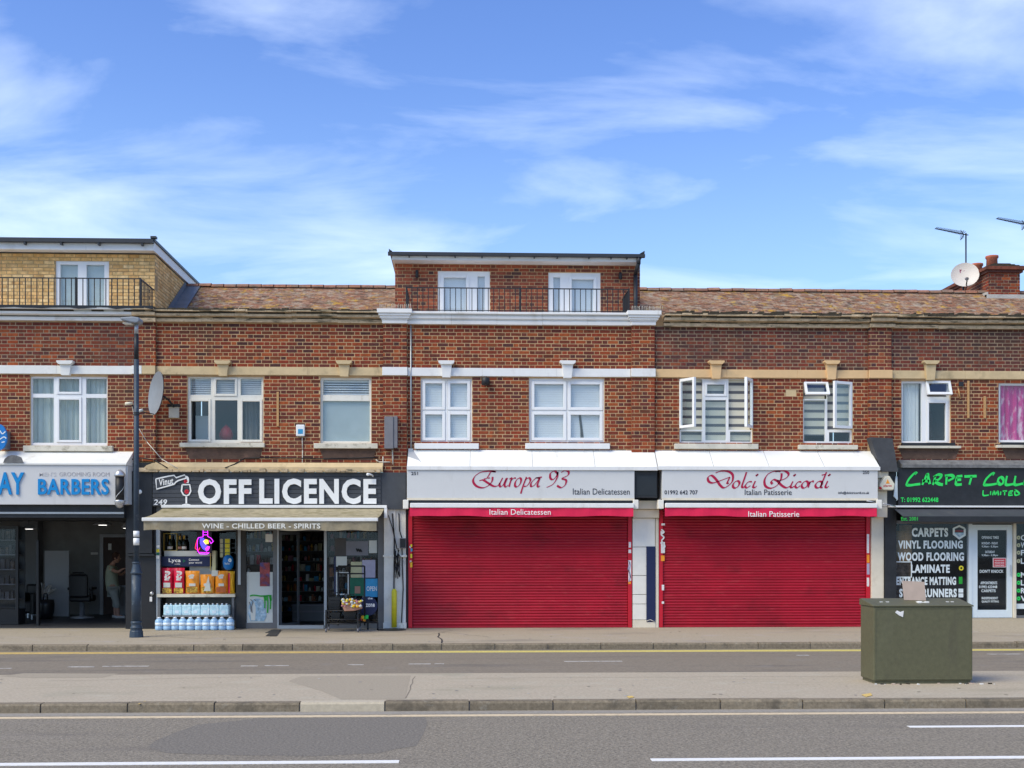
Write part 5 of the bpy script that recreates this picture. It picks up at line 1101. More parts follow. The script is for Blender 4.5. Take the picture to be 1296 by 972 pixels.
for k, (a, lab) in enumerate(((203.5, 'red crisp bag with white print nearest the grey post'), (218.3, 'red crisp bag with white print next to the orange bags'))):
    t = bag(lab, a, a+14.6, 718.8, 'crisp_red', [(a+1.5, a+13, 744.5, 751, 'food_print'), (a+3, a+11.5, 737.5, 743.5, 'panel_white')], grp='red crisp bags')
    pen(t, [[(10,0),(38,4),(34,16),(12,18)],[(30,20),(12,34),(30,44),(40,30)],[(8,50),(36,50)]], a+3.2, 723.5, 5, -.0, 'sticker_white', .035, rnd=True, name='print')
for a, c, q, lab in ((233.8, 252, 722.5, 'orange crisp bag next to the red bags'), (252.6, 271, 727, 'orange crisp bag with a white triangle'), (271.3, 288, 722.5, 'orange crisp bag with brown snacks pictured below')):
    t = bag(lab, a, c, q, 'crisp_orange', [(a+2, c-2.5, 743, 750, 'food_print' if a != 271.3 else 'crisp_brown'), (a+5, c-5, 738.5, 742, 'panel_white')], grp='orange crisp bags')
    if a == 252.6: MB('panel_white').prism([(X(a+5), Z(748, a)), (X(a+14), Z(748, a)), (X(a+11), Z(729, a))], .018, .024).build('print', t)
    else: pen(t, [[(0,10),(20,0),(34,4)],[(4,16),(30,14)]], a+5, 728, 5, -.0, 'panel_white', .04, rnd=True, name='print')
bag('narrow yellow crisp bag at the right end of the shelf', 288.3, 296.5, 723, 'crisp_yellow', [(288.8, 290.6, 725, 751, 'crisp_red')], grp='orange crisp bags')
# water: one wrapped pack row above, ten big bottles below
t0 = None
for i in range(7):
    px = 213.7+i*11.75; y = -.22; x = X(px, y); zb, zt = Z(778.5, px, y), Z(763.6, px, y)
    if t0 is None:
        t0 = thing('water_pack', 'x', 'water pack', (x, y, zb), 'wrapped packs of small water bottles'); h = zt-zb
        MB('pack_wrap').box(x-.094, x+.094, y-.07, y+.15, zb, zb+h*.86).build('wrap', t0, bev=.018)
        for k in (-1, 1):
            bb = MB('water_plastic').lathe(x+k*.045, y-.02, [(.036, zb+h*.72), (.034, zb+h*.82), (.016, zb+h*.92)], 10).use('cap_white').lathe(x+k*.045, y-.02, [(.018, zb+h*.92), (.018, zb+h)], 8); bb.build('bottle_top', t0)
        MB('water_label').box(x-.05, x+.03, y-.0725, y-.0705, zb+.04, zb+.10).build('label', t0); T = t0
    else: T = dup(t0, (x, y, zb), 'x', group='wrapped packs of small water bottles')
    T['label'] = ['leftmost wrapped water pack in the upper row under the shelf', 'second wrapped water pack from the left in the upper row', 'third wrapped water pack from the left in the upper row', 'middle wrapped water pack of the upper row', 'third wrapped water pack from the right in the upper row', 'second wrapped water pack from the right in the upper row', 'rightmost wrapped water pack in the upper row'][i]
MB('aluminium').box(X(206, -.3), X(291, -.3), -.34, -.02, Z(778.6, 250, -.22)-.02, Z(778.6, 250, -.22)-.001).build('rack_shelf', B)
MB('frame_grey').box(X(208, -.3), X(290, -.3), -.06, -.02, .004, Z(778.6, 250, -.22)-.021).build('rack_back', B)
nm = ['first', 'second', 'third', 'fourth', 'fifth', 'sixth', 'seventh', 'eighth', 'ninth', 'tenth']; t0 = None
for i in range(10):
    px = 201.6+i*9.95; y = -.42; x = X(px, y); zb = .003; zt = Z(781, px, y)
    lab = 'large clear water bottle, '+nm[i]+' from the left in the row on the pavement'
    if t0 is None:
        t0 = thing('water_bottle', lab, 'water bottle', (x, y, zb), 'large water bottles on the pavement'); h = zt-zb; r_ = .0835
        MB('water_plastic').lathe(x, y, [(r_*.9, zb), (r_, zb+.02), (r_, zb+h*.28), (r_*.92, zb+h*.30), (r_, zb+h*.33), (r_, zb+h*.70), (r_*.85, zb+h*.80), (r_*.4, zb+h*.89), (r_*.28, zb+h*.92)], 16).build('body', t0)
        MB('water_label').lathe(x, y, [(r_*1.01, zb+h*.34), (r_*1.01, zb+h*.58)], 16).build('label', t0); MB('cap_white').lathe(x, y, [(r_*.36, zb+h*.91), (r_*.34, zb+h)], 12).build('cap', t0)
        MB('cap_white').path([(x-.03, y-.01, zb+h*.88), (x-.035, y-.03, zb+h*.95), (x+.035, y-.03, zb+h*.95), (x+.03, y-.01, zb+h*.88)], .006, 5).build('handle', t0)
    else: dup(t0, (x, y+random.uniform(-.015, .015), zb), lab, rotz=random.uniform(-.4, .4), group='large water bottles on the pavement')
# pavement mat and side door of the off licence
tag(MB('shop_dark').poly([(*G(336, 805.5), .012), (*G(350, 805.5), .012), (*G(356, 797.5), .014), (*G(346, 797.5), .014)]).box(X(337, -1.2), X(349, -1.2), -1.35, -.5, .002, .010).build('door_mat', loc=(X(345, -1), -1, 0)), 'folded dark door mat on the pavement outside the off licence', 'mat')
t = thing('door_handle_box', 'small steel knob and white tag on the dark side panel left of the window', 'knob', (X(192, -.1), -.1, Z(762, 192)))
x = X(192.5, -.1); MB('steel').lathe(x, -.12, [(.01, Z(753.5, 192)), (.04, Z(751.5, 192)), (.04, Z(750, 192)), (.01, Z(748, 192))], 12).build('knob', t); MB('sticker_white').box(x-.05, x, -.10, -.095, Z(761, 192), Z(755, 192)).build('tag', t)
# trolley
tx0, tx1 = X(412.5, -1.15), X(453, -1.15); t = thing('shop_trolley', 'black metal trolley with baskets standing outside the off licence', 'trolley', ((tx0+tx1)/2, -.9, 0))
tz = lambda q: Z(q, 432, -1.15)
b = MB('black_iron')
for y in (-1.15, -.65):
    for x in (tx0, tx1): b = MB('black_iron').box(x-.014, x+.014, y-.014, y+.014, .075, tz(772)); b.build('leg', t)
for q in (773, 784, 789.5):
    z = tz(q); b = MB('black_iron').tube((tx0, -1.15, z), (tx1, -1.15, z), .012).tube((tx0, -.65, z), (tx1, -.65, z), .012).tube((tx0, -1.15, z), (tx0, -.65, z), .012).tube((tx1, -1.15, z), (tx1, -.65, z), .012); b.build('rail', t)
b = MB('black_iron')
for i in range(1, 14): x = tx0+(tx1-tx0)*i/14; b.tube((x, -1.15, tz(784)), (x, -.65, tz(784)), .004, 5)
b.build('tray_wires', t)
h0, h1 = X(428, -.6), X(461.5, -.6); zh = Z(716.5, 445, -.6)
MB('black_iron').path([(h0, -.6, .1), (h0, -.6, zh), (h1, -.6, zh), (h1, -.6, .1)], .016, 8).build('handle_frame', t); MB('black_iron').tube((h0, -.6, Z(726, 445, -.6)), (h1, -.6, Z(726, 445, -.6)), .014).build('cross_bar', t)
MB('black_iron').tube((tx1, -.65, tz(789)), (X(478, -.6), -.6, tz(790)), .012).build('rail', t)
for x in (tx0, tx1):
    for y in (-1.15, -.65): MB('meter_grey').tube((x-.015, y, .038), (x+.015, y, .038), .036, 12).box(x-.02, x+.02, y-.012, y+.012, .04, .09).build('wheel', t)
MB('black_iron').tube((X(477, -.6), -.6, 0.04), (X(479, -.6), -.6, 0.04), .036, 12).box(X(477, -.6), X(479, -.6), -.61, -.59, .04, tz(790)).build('wheel', t)
def basket(lab, p0, p1, q0, q1, y):
    x0, x1, z0, z1 = X(p0, y), X(p1, y), Z(q1, p0, y), Z(q0, p0, y); t = thing('shopping_basket', lab, 'basket', ((x0+x1)/2, y, z0), 'black baskets on the trolley'); b = MB('leather')
    sl_ = .03
    for i in range(4):
        za_, zb__ = z0+(z1-z0)*i/4, z0+(z1-z0)*(i+.7)/4; k = sl_*(1-i/4); ring_ = [(x0+k, y+k), (x1-k, y+k), (x1-k, y+.35-k), (x0+k, y+.35-k)]
        b.box(x0+k, x1-k, y+k, y+k+.008, za_, zb__).box(x0+k, x1-k, y+.35-k, y+.358-k, za_, zb__).box(x0+k, x0+k+.008, y+k+.009, y+.35-k, za_, zb__).box(x1-k-.008, x1-k, y+k+.009, y+.35-k, za_, zb__)
    for i in range(9): x = x0+sl_+(x1-x0-2*sl_)*i/8; b.box(x-.006, x+.006, y+.012, y+.020, z0, z1)
    b.box(x0+sl_, x1-sl_, y+sl_, y+.35-sl_, z0, z0+.01); b.build('body', t); MB('black_iron').path([(x0+.02, y+.17, z1), (x0+.06, y+.17, z1+.07), (x1-.06, y+.17, z1+.07), (x1-.02, y+.17, z1)], .009).build('handle', t)
basket('black shopping basket on the left of the trolley top', 415, 431, 755, 772, -1.08); basket('black shopping basket on the right of the trolley top', 431.6, 451, 757, 772, -1.08); basket('black shopping basket low on the left of the trolley', 417.5, 431, 775, 784.5, -1.04); basket('black shopping basket low on the right of the trolley', 434, 451, 774, 784.5, -1.04)
t = thing('bouquet', 'paper wrapped bunch of yellow and white flowers lying on the trolley', 'bouquet', (X(445, -1.2), -1.22, Z(772, 445)))
b = MB('skin').prism([(X(432, -1.2), Z(763, 440, -1.2)), (X(436, -1.2), Z(773.5, 440, -1.2)), (X(449, -1.2), Z(773, 440, -1.2)), (X(459, -1.2), Z(770, 440, -1.2)), (X(456, -1.2), Z(760, 440, -1.2)), (X(436, -1.2), Z(758.5, 440, -1.2))], -1.26, -1.17); b.build('wrapping', t, bev=.015)
b = MB('yellow_guard')
for i in range(46):
    px, q = random.uniform(433, 459), random.uniform(758, 768); x, z = X(px, -1.27), Z(q, px, -1.27); b.use(random.choice(['yellow_guard', 'crisp_yellow', 'panel_white', 'panel_white', 'pink_mark'])); r_ = random.uniform(.018, .035); yy_ = random.uniform(-1.31, -1.25)
    b.lathe(x, yy_, [(.003, z-r_), (r_*.9, z-r_*.4), (r_, z+r_*.2), (.004, z+r_*.8)], 7)
b.build('flowers', t)
t = thing('round_sign', 'round navy sign reading zone leaning beside the trolley', 'sign', (X(465.5, -.5), -.5, 0)); x, z, r_ = X(465.3, -.5), Z(767, 465, -.5), 12.3*(24.5)/F*1.0
k = 30; b = MB('navy').prism([(x+math.cos(2*math.pi*i/k)*r_, z+math.sin(2*math.pi*i/k)*r_) for i in range(k)], -.52, -.49); b.build('disc', t); text(t, 'zone', 463, 474.3, 763.8, 768.2, -.521, 'lettering_white', bold=.03); text(t, 'the', 465.5, 471.5, 756, 758.5, -.521, 'lettering_white', bold=.02)
MB('black_iron').box(x-.02, x+.02, -.485, -.46, .004, z).build('stand', t)
b = MB('crisp_yellow')
for k, (px, q, m_) in enumerate(((456, 783, 'crisp_red'), (459, 781, 'crisp_yellow'), (462, 782, 'graffiti_green'), (464.5, 780.5, 'lettering_green'), (461, 785, 'crisp_orange'))): b.use(m_).box(X(px-1.8, -.6), X(px+1.8, -.6), -.63, -.58, Z(q+2.5, px, -.6), Z(q-2, px, -.6))
tag(b.build('small_toys', loc=(X(460, -.6), -.6, Z(787, 460)), bev=.01), 'small red, yellow and green packets hanging below the round navy sign', 'packets')
# pillar between B and C: white peeling with cables
b = MB('peeling_white').box(xb[2]+.02, X(501), -.09, .1, .12, Z(644, 500)).box(X(501.1), xb[3]-.02, -.06, .1, .12, Z(644, 500)); b.box(xb[2], xb[3]-.0, -.12, .1, Z(705, 500), Z(702.5, 500)).box(xb[2]+.005, xb[3]-.005, -.115, .1, .0, .118).build('shop_pillar', CB, bev=.006)
b = tag(MB('yellow_guard').lathe(X(499, -.12), -.145, [(.055, .03), (.055, Z(748, 499)), (.04, Z(746, 499)), (.03, Z(745, 499))], 14).build('pipe_guard', loc=(X(499, -.12), -.145, .03)), 'yellow and red pipe guard tube standing against the white pillar', 'pipe guard')
tag(MB('meter_grey').box(X(506.5), X(514.3), -.17, -.062, Z(694, 510), Z(681, 510)).use('black_iron').box(X(507), X(513.8), -.175, -.171, Z(693, 510), Z(682, 510)).build('junction_box', loc=(X(510), -.1, Z(694, 510)), bev=.006), 'black junction box on the white pillar beside the red shutter', 'junction box')
b = MB('cable_black')
for k in range(9):
    a = random.uniform(499, 506); pts = [(X(a+random.uniform(-2, 2)), -.14-random.uniform(0, .04), Z(q, 503)) for q in (694+k, 704, 715, 724+k)]; b.path(pts, .010, 5)
b.path([(X(509), -.08, Z(694, 509)), (X(510.5), -.08, Z(745, 509)), (X(508), -.08, Z(796, 509))], .012, 6).path([(X(497), -.11, Z(650, 497)), (X(499.5), -.11, Z(680, 497)), (X(499), -.11, Z(745, 497))], .014, 6).path([(X(492), -.11, Z(652, 497)), (X(497), -.11, Z(668, 497)), (X(503), -.12, Z(695, 497))], .009, 6).path([(X(505), -.08, Z(650, 497)), (X(506), -.08, Z(672, 497)), (X(509), -.08, Z(681, 497))], .012, 6)
tag(b.build('cable_bundle', loc=(X(503), -.1, 1.4)), 'tangle of black cables on the white pillar', 'cables')
tag(MB('black_iron').lathe(X(498), -.6, [(.30, .002), (.29, .012), (.22, .018)], 24).box(X(487), X(512), -.62, -.12, .001, .006).build('cover_plate', loc=(X(498), -.6, 0)), 'flat round black cover lying on the pavement by the white pillar', 'cover')
# wall fittings B
tag(MB('meter_grey').box(X(486.3, -.3), X(497.5, -.3), -.27, -.075, Z(568, 492, -.2), Z(527.5, 492, -.2)).box(X(497.6, -.3), X(503, -.2), -.25, -.075, Z(567, 500, -.2), Z(527, 500, -.2)).build('meter_box', loc=(X(494), -.1, Z(568, 492)), bev=.006), 'tall grey cabinet fixed to the brick pilaster', 'meter box')
b = MB('cable_white').path([(X(497), -.09, Z(568, 497)), (X(497.5), -.09, Z(588, 497))], .016, 6).path([(X(476), -.06, Z(582, 480)), (X(480), -.06, Z(585, 480)), (X(494), -.08, Z(585, 494))], .012, 6).path([(X(485), -.07, Z(578, 480)), (X(485), -.07, Z(590, 480))], .012, 6)
tag(b.build('pipework', loc=(X(490), -.07, Z(585, 490))), 'white pipes below the tall grey cabinet', 'pipes')
t = thing('alarm_box', 'small white alarm box with a blue panel between the off licence windows', 'alarm box', (X(380.7), -.06, Z(553, 381))); MB('upvc').box(X(375.2), X(386.2), -.08, -.006, Z(552.5, 381), Z(537.8, 381)).build('case', t, bev=.018); MB('poster_blue').box(X(377.8), X(384), -.084, -.081, Z(549.5, 381), Z(543.5, 381)).build('panel', t)
tag(MB('cable_white').path([(X(382.5), -.012, Z(553, 382)), (X(383), -.012, Z(570, 382)), (X(382.7), -.012, Z(592, 382))], .010, 6).build('cable', loc=(X(382.7), 0, Z(592, 382))), 'thin pale cable running down from the small alarm box', 'cable')
tag(MB('batten').box(X(350.2), X(353), -.022, -.004, Z(539.5, 352), Z(496, 352)).build('batten', loc=(X(351.5), 0, Z(540, 352))), 'thin vertical wooden batten between the off licence windows', 'batten')
# satellite dish on the wall, seen nearly edge on
def dish(t, c, r_, nx, ny, m, feed=True, depth=.10, squash=1.0):
    n_ = Vector(nx).normalized(); q = n_.to_track_quat('Z', 'Y'); b = MB(m); off = Vector((0,0,0)); R_, A_ = 7, 28
    for back in (0, 1):
        for i in range(R_):
            for j in range(A_):
                def pt(a, k): rr = r_*a/R_; an = 2*math.pi*k/A_; v = q @ Vector((math.cos(an)*rr*squash, math.sin(an)*rr, depth*(a/R_)**2-back*.012)); return tuple(Vector(c)+v)
                f = [pt(i, j), pt(i+1, j), pt(i+1, j+1), pt(i, j+1)]; b.poly(f[::-1] if back else f, True)
    b.build('reflector', t); return q
xd, yd, zd = X(202.5, -.5), -.50, Z(498.5, 202, -.5)
t = thing('satellite_dish', 'grey satellite dish seen almost edge on beside the brick pilaster', 'satellite dish', (X(222), 0, zd)); q = dish(t, (xd, yd, zd), .445, (-.835, -.54, .10), 0, 'dish_grey', depth=.09, squash=1)
MB('black_iron').path([(xd+.07, yd+.02, zd-.05), (X(215, -.2), -.28, zd-.10), (X(221), -.02, Z(516, 221))], .022, 8).build('arm', t)
MB('sill_stone').box(X(214.5), X(227), -.06, -.004, Z(529, 221), Z(513, 221)).use('black_iron').box(X(213), X(229), -.09, -.062, Z(515.5, 221), Z(512, 221)).build('wall_bracket', t)
lnb = Vector((xd, yd, zd)) + (q @ Vector((0, -.42, .40))); MB('black_iron').path([tuple(Vector((xd, yd, zd))+(q @ Vector((0, -.43, .06)))), tuple(lnb)], .010, 6).build('feed_arm', t); MB('panel_white').tube(tuple(lnb), tuple(lnb+Vector((.07, .05, .03))), .03, 10).build('feed_horn', t)
# cables over the ledge
tag(MB('cable_white').path([(X(167, -.2), -.18, Z(513, 167, -.2)), (X(171, -.12), -.12, Z(535, 171)), (X(186, -.12), -.12, Z(560, 186)), (X(205, -.2), -.22, Z(582, 205)), (X(225, -.26), -.27, Z(594, 225))], .009, 5).build('cable', loc=(X(186), -.12, Z(560, 186))), 'pale cable slanting down the pilaster to the off licence sign', 'cable')
tag(MB('cable_black').path([(X(152, -.1), -.1, Z(584, 160)), (X(178, -.12), -.12, Z(580, 178)), (X(196, -.1), -.1, Z(583, 196)), (X(212, -.2), -.22, Z(593, 212))], .012, 5).build('cable', loc=(X(186), -.12, Z(580, 186))), 'black cable looping under the broken console', 'cable')
tag(MB('cable_black').path([(X(285, -.2), -.22, Z(593, 285)), (X(297, -.15), -.15, Z(588, 297)), (X(310, -.05), -.03, Z(580, 310)), (X(345), -.02, Z(579, 345)), (X(400), -.02, Z(580.5, 400)), (X(440), -.02, Z(580, 440)), (X(478), -.02, Z(579, 478))], .011, 5).build('cable', loc=(X(400), -.02, Z(580, 400))), 'black cable running along the wall above the off licence ledge', 'cable')
t = thing('security_camera', 'small white camera above the last letter of the off licence sign', 'camera', (X(468, -.3), -.3, Z(606, 468))); x, z = X(467, -.3), Z(600.5, 468, -.3)
MB('upvc').lathe(x-.02, -.32, [(.01, z-.03), (.03, z-.02), (.035, z+.01), (.015, z+.03)], 14).build('dome', t); MB('upvc').path([(x, -.3, z+.01), (x+.06, -.24, z-.01), (x+.07, -.17, z-.03)], .018, 8).build('bracket', t)
t = thing('security_camera', 'small pale camera on the brick pilaster just left of the lamp post', 'camera', (X(165, -.2), -.2, Z(512, 165))); x, z = X(164, -.25), Z(512, 164, -.25)
MB('alarm_cream').tube((x-.08, -.28, z+.01), (x+.05, -.22, z+.03), .032, 10).build('housing', t); MB('black_iron').path([(x+.04, -.22, z+.0), (x+.06, -.15, z-.06), (x+.1, -.07, z-.08)], .014, 6).build('bracket', t)
for bld_, a_, c_ in ((CB, 486.5, 830), (DBd, 830.3, 1116)): MB('shop_wall').box(X(a_), X(c_), .05, .2, 0, 3.64).build('shop_back', bld_)
# ================================================================== SHOPFRONTS C and D: white hoods, red shutters
yh = -.5
def hood(bld, p0t, p1t, p0, p1, pm, hipl=False, hipr=False):
    zt, zb = 3.72, Z(590.5, pm, yh); a, c, d, e = X(p0t), X(p1t), X(p0, yh), X(p1, yh); b = MB('hood_white'); n = 4; xs = [(a+(c-a)*i/n, d+(e-d)*i/n) for i in range(n+1)]
    for (u, v), (u2, v2) in zip(xs, xs[1:]):
        g = .003; b.poly([(v+g, yh, zb), (v2-g, yh, zb), (u2-g, -.005, zt), (u+g, -.005, zt)]); b.poly([(v+g, yh, zb-.012), (v2-g, yh, zb-.012), (v2-g, yh, zb), (v+g, yh, zb)])
    b.poly([(d, yh, zb-.01), (a, -.005, zt), (a, -.005, zb-.01)]); b.poly([(e, yh, zb-.01), (c, -.005, zt), (c, -.005, zb-.01)])
    b.use('white_paint').box(d, e, yh-.03, yh+.03, Z(595, pm, yh), zb-.001).box(d, e, yh+.031, -.01, Z(595, pm, yh), Z(595, pm, yh)+.02)
    return b.build('shop_hood', bld)
hood(CB, 517, 828, 515, 832, 660); hood(DBd, 828.6, 1102, 832.6, 1113.5, 970)
MB('partition').poly([(X(517), -.007, 3.722), (X(515, yh), yh-.001, Z(590.5, 520, yh)), (X(537, yh), yh-.001, Z(590.5, 520, yh)+.003), (X(522), -.007, 3.726)]).build('lead_corner', CB)
def fascia_shop(bld, p0, p1, pm, lab, labsh, labaw, g0, g1, sub, xlabel):
    s = thing('fascia_sign', lab, 'sign', (X(pm), yh, Z(632, pm, yh))); zt, zb = Z(595.2, pm, yh), Z(631.5, pm, yh)
    MB('sign_grey').box(X(p0, yh), X(p1, yh), yh, -.02, zb, zt).build('sign_panel', s, bev=.005); MB('aged_pillar').box(X(p0, yh), X(p1, yh), yh-.006, yh-.001, Z(633.2, pm, yh), Z(630.4, pm, yh)).build('bottom_trim', s)
    aw = thing('awning', labaw, 'awning', (X(pm), yh, Z(653.5, pm, yh)))
    MB('dark_gutter').box(X(p0+4, yh), X(p1-3, yh), yh+.03, -.10, Z(642, pm, yh), zb-.002).build('cassette', aw); MB('white_paint').box(X(p0+4, -.58), X(p1-.5, -.58), -.60, -.52, Z(642.8, pm, -.58), Z(636.8, pm, -.58)).build('front_bar', aw, bev=.015)
    b = MB('valance_red'); n = 50; u0, u1 = X(p0+3.5, -.58), X(p1-1.5, -.58); z1, z0 = Z(642.8, pm, -.58), Z(653.7, pm, -.58); dk = .02
    for i in range(n):
        f = lambda t: (u0+(u1-u0)*t, -.575+.006*math.sin(t*61)+.006*math.sin(t*23), .012*math.sin(t*9)+.006*math.sin(t*31)); a, c = f(i/n), f((i+1)/n); b.poly([(a[0], a[1]-.008, z0+a[2]), (c[0], c[1]-.008, z0+c[2]), (c[0], c[1], z1), (a[0], a[1], z1)], True)
    b.build('valance', aw); text(aw, sub, *xlabel, -.60, 'lettering_white', bold=.004)
    for p in (p0-1.5, p1+1.5): MB('cream_tile').box(X(p-3.5, yh), X(p+3.5, yh), -.52, -.30, Z(644, p, yh), Z(632.5, p, yh)).build('end_bracket', aw, bev=.01)
    sh = thing('roller_shutter', labsh, 'shutter', (X(pm), 0, 0)); xa, xc = X(g0+5.5), X(g1-5.5); zt = Z(646, pm)
    pr = []; P_ = .0585
    k = 5
    mesh = MB('crimson'); prof = [(0 - .013*math.sin(math.pi*i/k), P_*(.06+.86*i/k)) for i in range(k+1)]
    w_ = xc-xa
    prof = [(.004, 0)]+prof+[(.004, P_)]
    for (ya_, za_), (yb2, zb2_) in zip(prof, prof[1:]): mesh.poly([(-w_/2, ya_, za_), (w_/2, ya_, za_), (w_/2, yb2, zb2_), (-w_/2, yb2, zb2_)], False)
    me = mesh.mesh('slat'); n = int(zt/P_)
    for i in range(n): inst(me, 'slat', sh, ((xa+xc)/2, .0+random.uniform(-.0015, .0015), .055+i*P_))
    MB('crimson').box(xa, xc, -.016, .02, .004, .053).build('bottom_rail', sh); MB('crimson').box(xa, xc, .012, .02, .05, zt+.1).build('backing', sh)
    for p in ((g0, g0+5), (g1-5, g1)): MB('guide_red').box(X(p[0]), X(p[1]), -.05, .03, .002, zt).build('guide_rail', sh, bev=.004)
    return s, sh
s, sh = fascia_shop(CB, 515, 803, 660, 'pale grey fascia sign of the delicatessen with red script lettering', 'crimson roller shutter closed over the delicatessen', 'rolled red awning of the delicatessen with a white front bar', 517, 799.5, 'Italian Delicatessen', (619.5, 697, 644.5, 651.5))
E_ = [[(385,97),(340,92),(290,93),(225,105),(170,145),(152,195),(185,243),(250,262),(310,238),(345,195),(352,150)],[(215,190),(255,183),(300,210),(360,245),(405,240),(425,212)],[(380,97),(335,100),(312,135),(290,165),(262,172)],[(300,165),(325,160)]]
uropa = [[(455,160),(425,222),(432,250),(460,232),(492,165)],[(503,160),(475,232),(488,252),(512,235)],[(520,175),(545,162),(530,215),(520,252)],[(540,190),(565,165),(590,162)],ell(612,207,28,45,.35),[(700,150),(665,240),(640,322)],[(688,178),(725,160),(738,190),(705,240),(672,248)],[(832,165),(795,163),(748,212),(748,248),(785,230),(835,162)],[(838,160),(812,230),(822,252),(838,240)],[(790,163),(830,155),(857,152)]]
n93 = [[(1012,110),(985,90),(945,115),(945,165),(975,175),(1010,135),(1018,100)],[(1018,100),(1012,160),(970,225),(905,258)],[(1055,105),(1095,85),(1130,98),(1122,135),(1065,165),(1105,185),(1095,232),(1055,260),(1012,240)]]
pen(s, E_+uropa+n93, 580, 585+0.0, 8.1, yh-.001, 'lettering_red', .050, thin=.28)
text(s, 'Italian Delicatessen', 725, 797, 618.3, 626, yh-.001, 'lettering_dark', bold=.0); text(s, '251', 520.5, 529, 597.2, 601.3, yh-.001, 'lettering_dark', bold=.015)
s, sh2 = fascia_shop(DBd, 838, 1111, 975, 'pale grey fascia sign of the patisserie with red script lettering and phone number', 'crimson roller shutter closed over the patisserie', 'rolled red awning of the patisserie with a white front bar', 833.5, 1100.5, 'Italian Patisserie', (947, 1011.5, 647, 654))
Dl = [[(175,92),(225,76),(285,80),(322,110),(318,165),(280,205),(245,220),(215,200),(180,150),(140,115),(110,130),(115,165),(155,178),(225,155),(298,128)],[(298,128),(275,178),(290,180)]]
olci = [ell(352,192,26,30,.35),[(442,85),(420,150),(402,208),(418,218)],[(488,168),(455,172),(430,205),(445,220),(475,202)],[(518,162),(498,210),(515,218),(528,205)],ell(532,111,3,3)]
Rl = [[(735,78),(680,78),(625,105),(597,155),(605,205),(650,224),(705,200),(738,145),(745,95)],[(690,82),(760,72),(803,98),(785,135),(720,160),(675,150),(655,170),(665,188)],[(705,158),(745,200),(785,220),(818,205)]]
icordi = [[(842,165),(822,210),(838,218),(850,205)],ell(857,112,3,3),[(915,170),(885,172),(862,205),(878,220),(905,202)],ell(945,193,25,29,.35),[(992,165),(972,218)],[(980,188),(1005,165),(1022,168)],ell(1065,193,27,28,.35),[(1132,85),(1105,150),(1082,210),(1098,218)],[(1142,162),(1122,210),(1138,218),(1150,205)],ell(1156,111,3,3),[(1090,112),(1120,105)]]
pen(s, Dl+olci+Rl+icordi, 880, 585, 6.82, yh-.001, 'lettering_red', .055, thin=.28)
text(s, 'Italian Patisserie', 942.5, 1002, 619.5, 626.5, yh-.001, 'lettering_dark', bold=.0); text(s, '01992 642 707', 841, 883, 620.5, 625.8, yh-.001, 'lettering_dark', bold=.012); text(s, '250', 1092, 1100, 595.8, 600, yh-.001, 'lettering_dark', bold=.015); text(s, 'info@dolciricordi.co.uk', 1061, 1100, 622, 626, yh-.001, 'lettering_dark', bold=.012)
def stickers(sh, items, y=-.052):
    for (a, c, d, e, m) in items: MB(m).box(X(a), X(c), y-.001, y, Z(e, (a+c)/2), Z(d, (a+c)/2)).build('sticker', sh)
stickers(sh, [(795.3,798.2,686,693,'sticker_white'),(795,798.4,695.5,700,'sticker_white'),(794.8,798.5,709,735,'sticker_white'),(794.8,798,736,739,'crisp_orange'),(519.5,521.8,689,692,'yellow_guard'),(519.8,522,694,698,'poster_blue'),(519.5,521.8,701,706,'yellow_guard'),(518.2,520,691,693.5,'sticker_white'),(519.2,522,711,718,'crisp_yellow'),(518.8,521,709.5,712,'sticker_white')])
pen(sh, [[(0,0),(4,10),(1,22),(5,36)],[(3,4),(0,18),(4,30),(1,44)]], 795.2, 709, 1.6, -.0535, 'poster_lilac', .02, rnd=True, name='graffiti')
stickers(sh2, [(836.5,841,662.5,665,'sticker_white'),(835.5,838.5,672,676,'sticker_white'),(836,841,686,700,'sticker_white'),(836,840.5,703,710,'crisp_orange'),(837,840,740,747,'sticker_white'),(837,840,761,764,'sticker_white'),(1096,1099,676,700,'sticker_white'),(1096,1099.3,702,712,'crisp_orange'),(1096,1099.5,713,727,'poster_lilac'),(1096,1099,731,742,'sticker_white')])
pen(sh2, [[(2,0),(8,6),(2,12),(8,18),(3,26),(8,34)],[(0,30),(10,38),(4,46)]], 835.8, 670, 1.8, -.0535, 'sticker_white', .03, rnd=True, name='graffiti')
# pillar between C and D, black sign box, dark panel
b = MB('cream_tile')
tiles = [(668,654,'aged_pillar',-.10),(654,642.5,'aged_pillar',-.13)]
b = MB('aged_pillar').box(X(800.5), X(833), -.20, .15, Z(644.5, 815), Z(634, 815)).box(X(800.5), X(833), -.12, .15, Z(655.5, 815), Z(645, 815)); b.build('pillar_head', CB, bev=.006)
for q0, q1 in ((656, 692), (692.6, 728), (728.6, 752), (752.6, 764), (764.6, 784)): MB('cream_tile').box(X(800.3), X(828.5), -.05, .12, Z(q1, 815), Z(q0, 815)).build('pillar_tile', CB, bev=.003)
MB('aged_pillar').box(X(800.3), X(829), -.07, .12, 0, Z(784.6, 815)).box(X(829.2), X(833), -.06, .12, 0, Z(656, 830)).build('pillar_base', CB, bev=.003)
MB('navy').box(X(817.5), X(828.8), -.075, -.051, Z(787, 823), Z(691.5, 823)).build('dark_panel', CB, bev=.003); MB('cable_white').path([(X(817), -.085, Z(786, 820)), (X(822), -.09, Z(784, 820)), (X(828), -.085, Z(786.5, 820))], .008, 5).build('cable', CB)
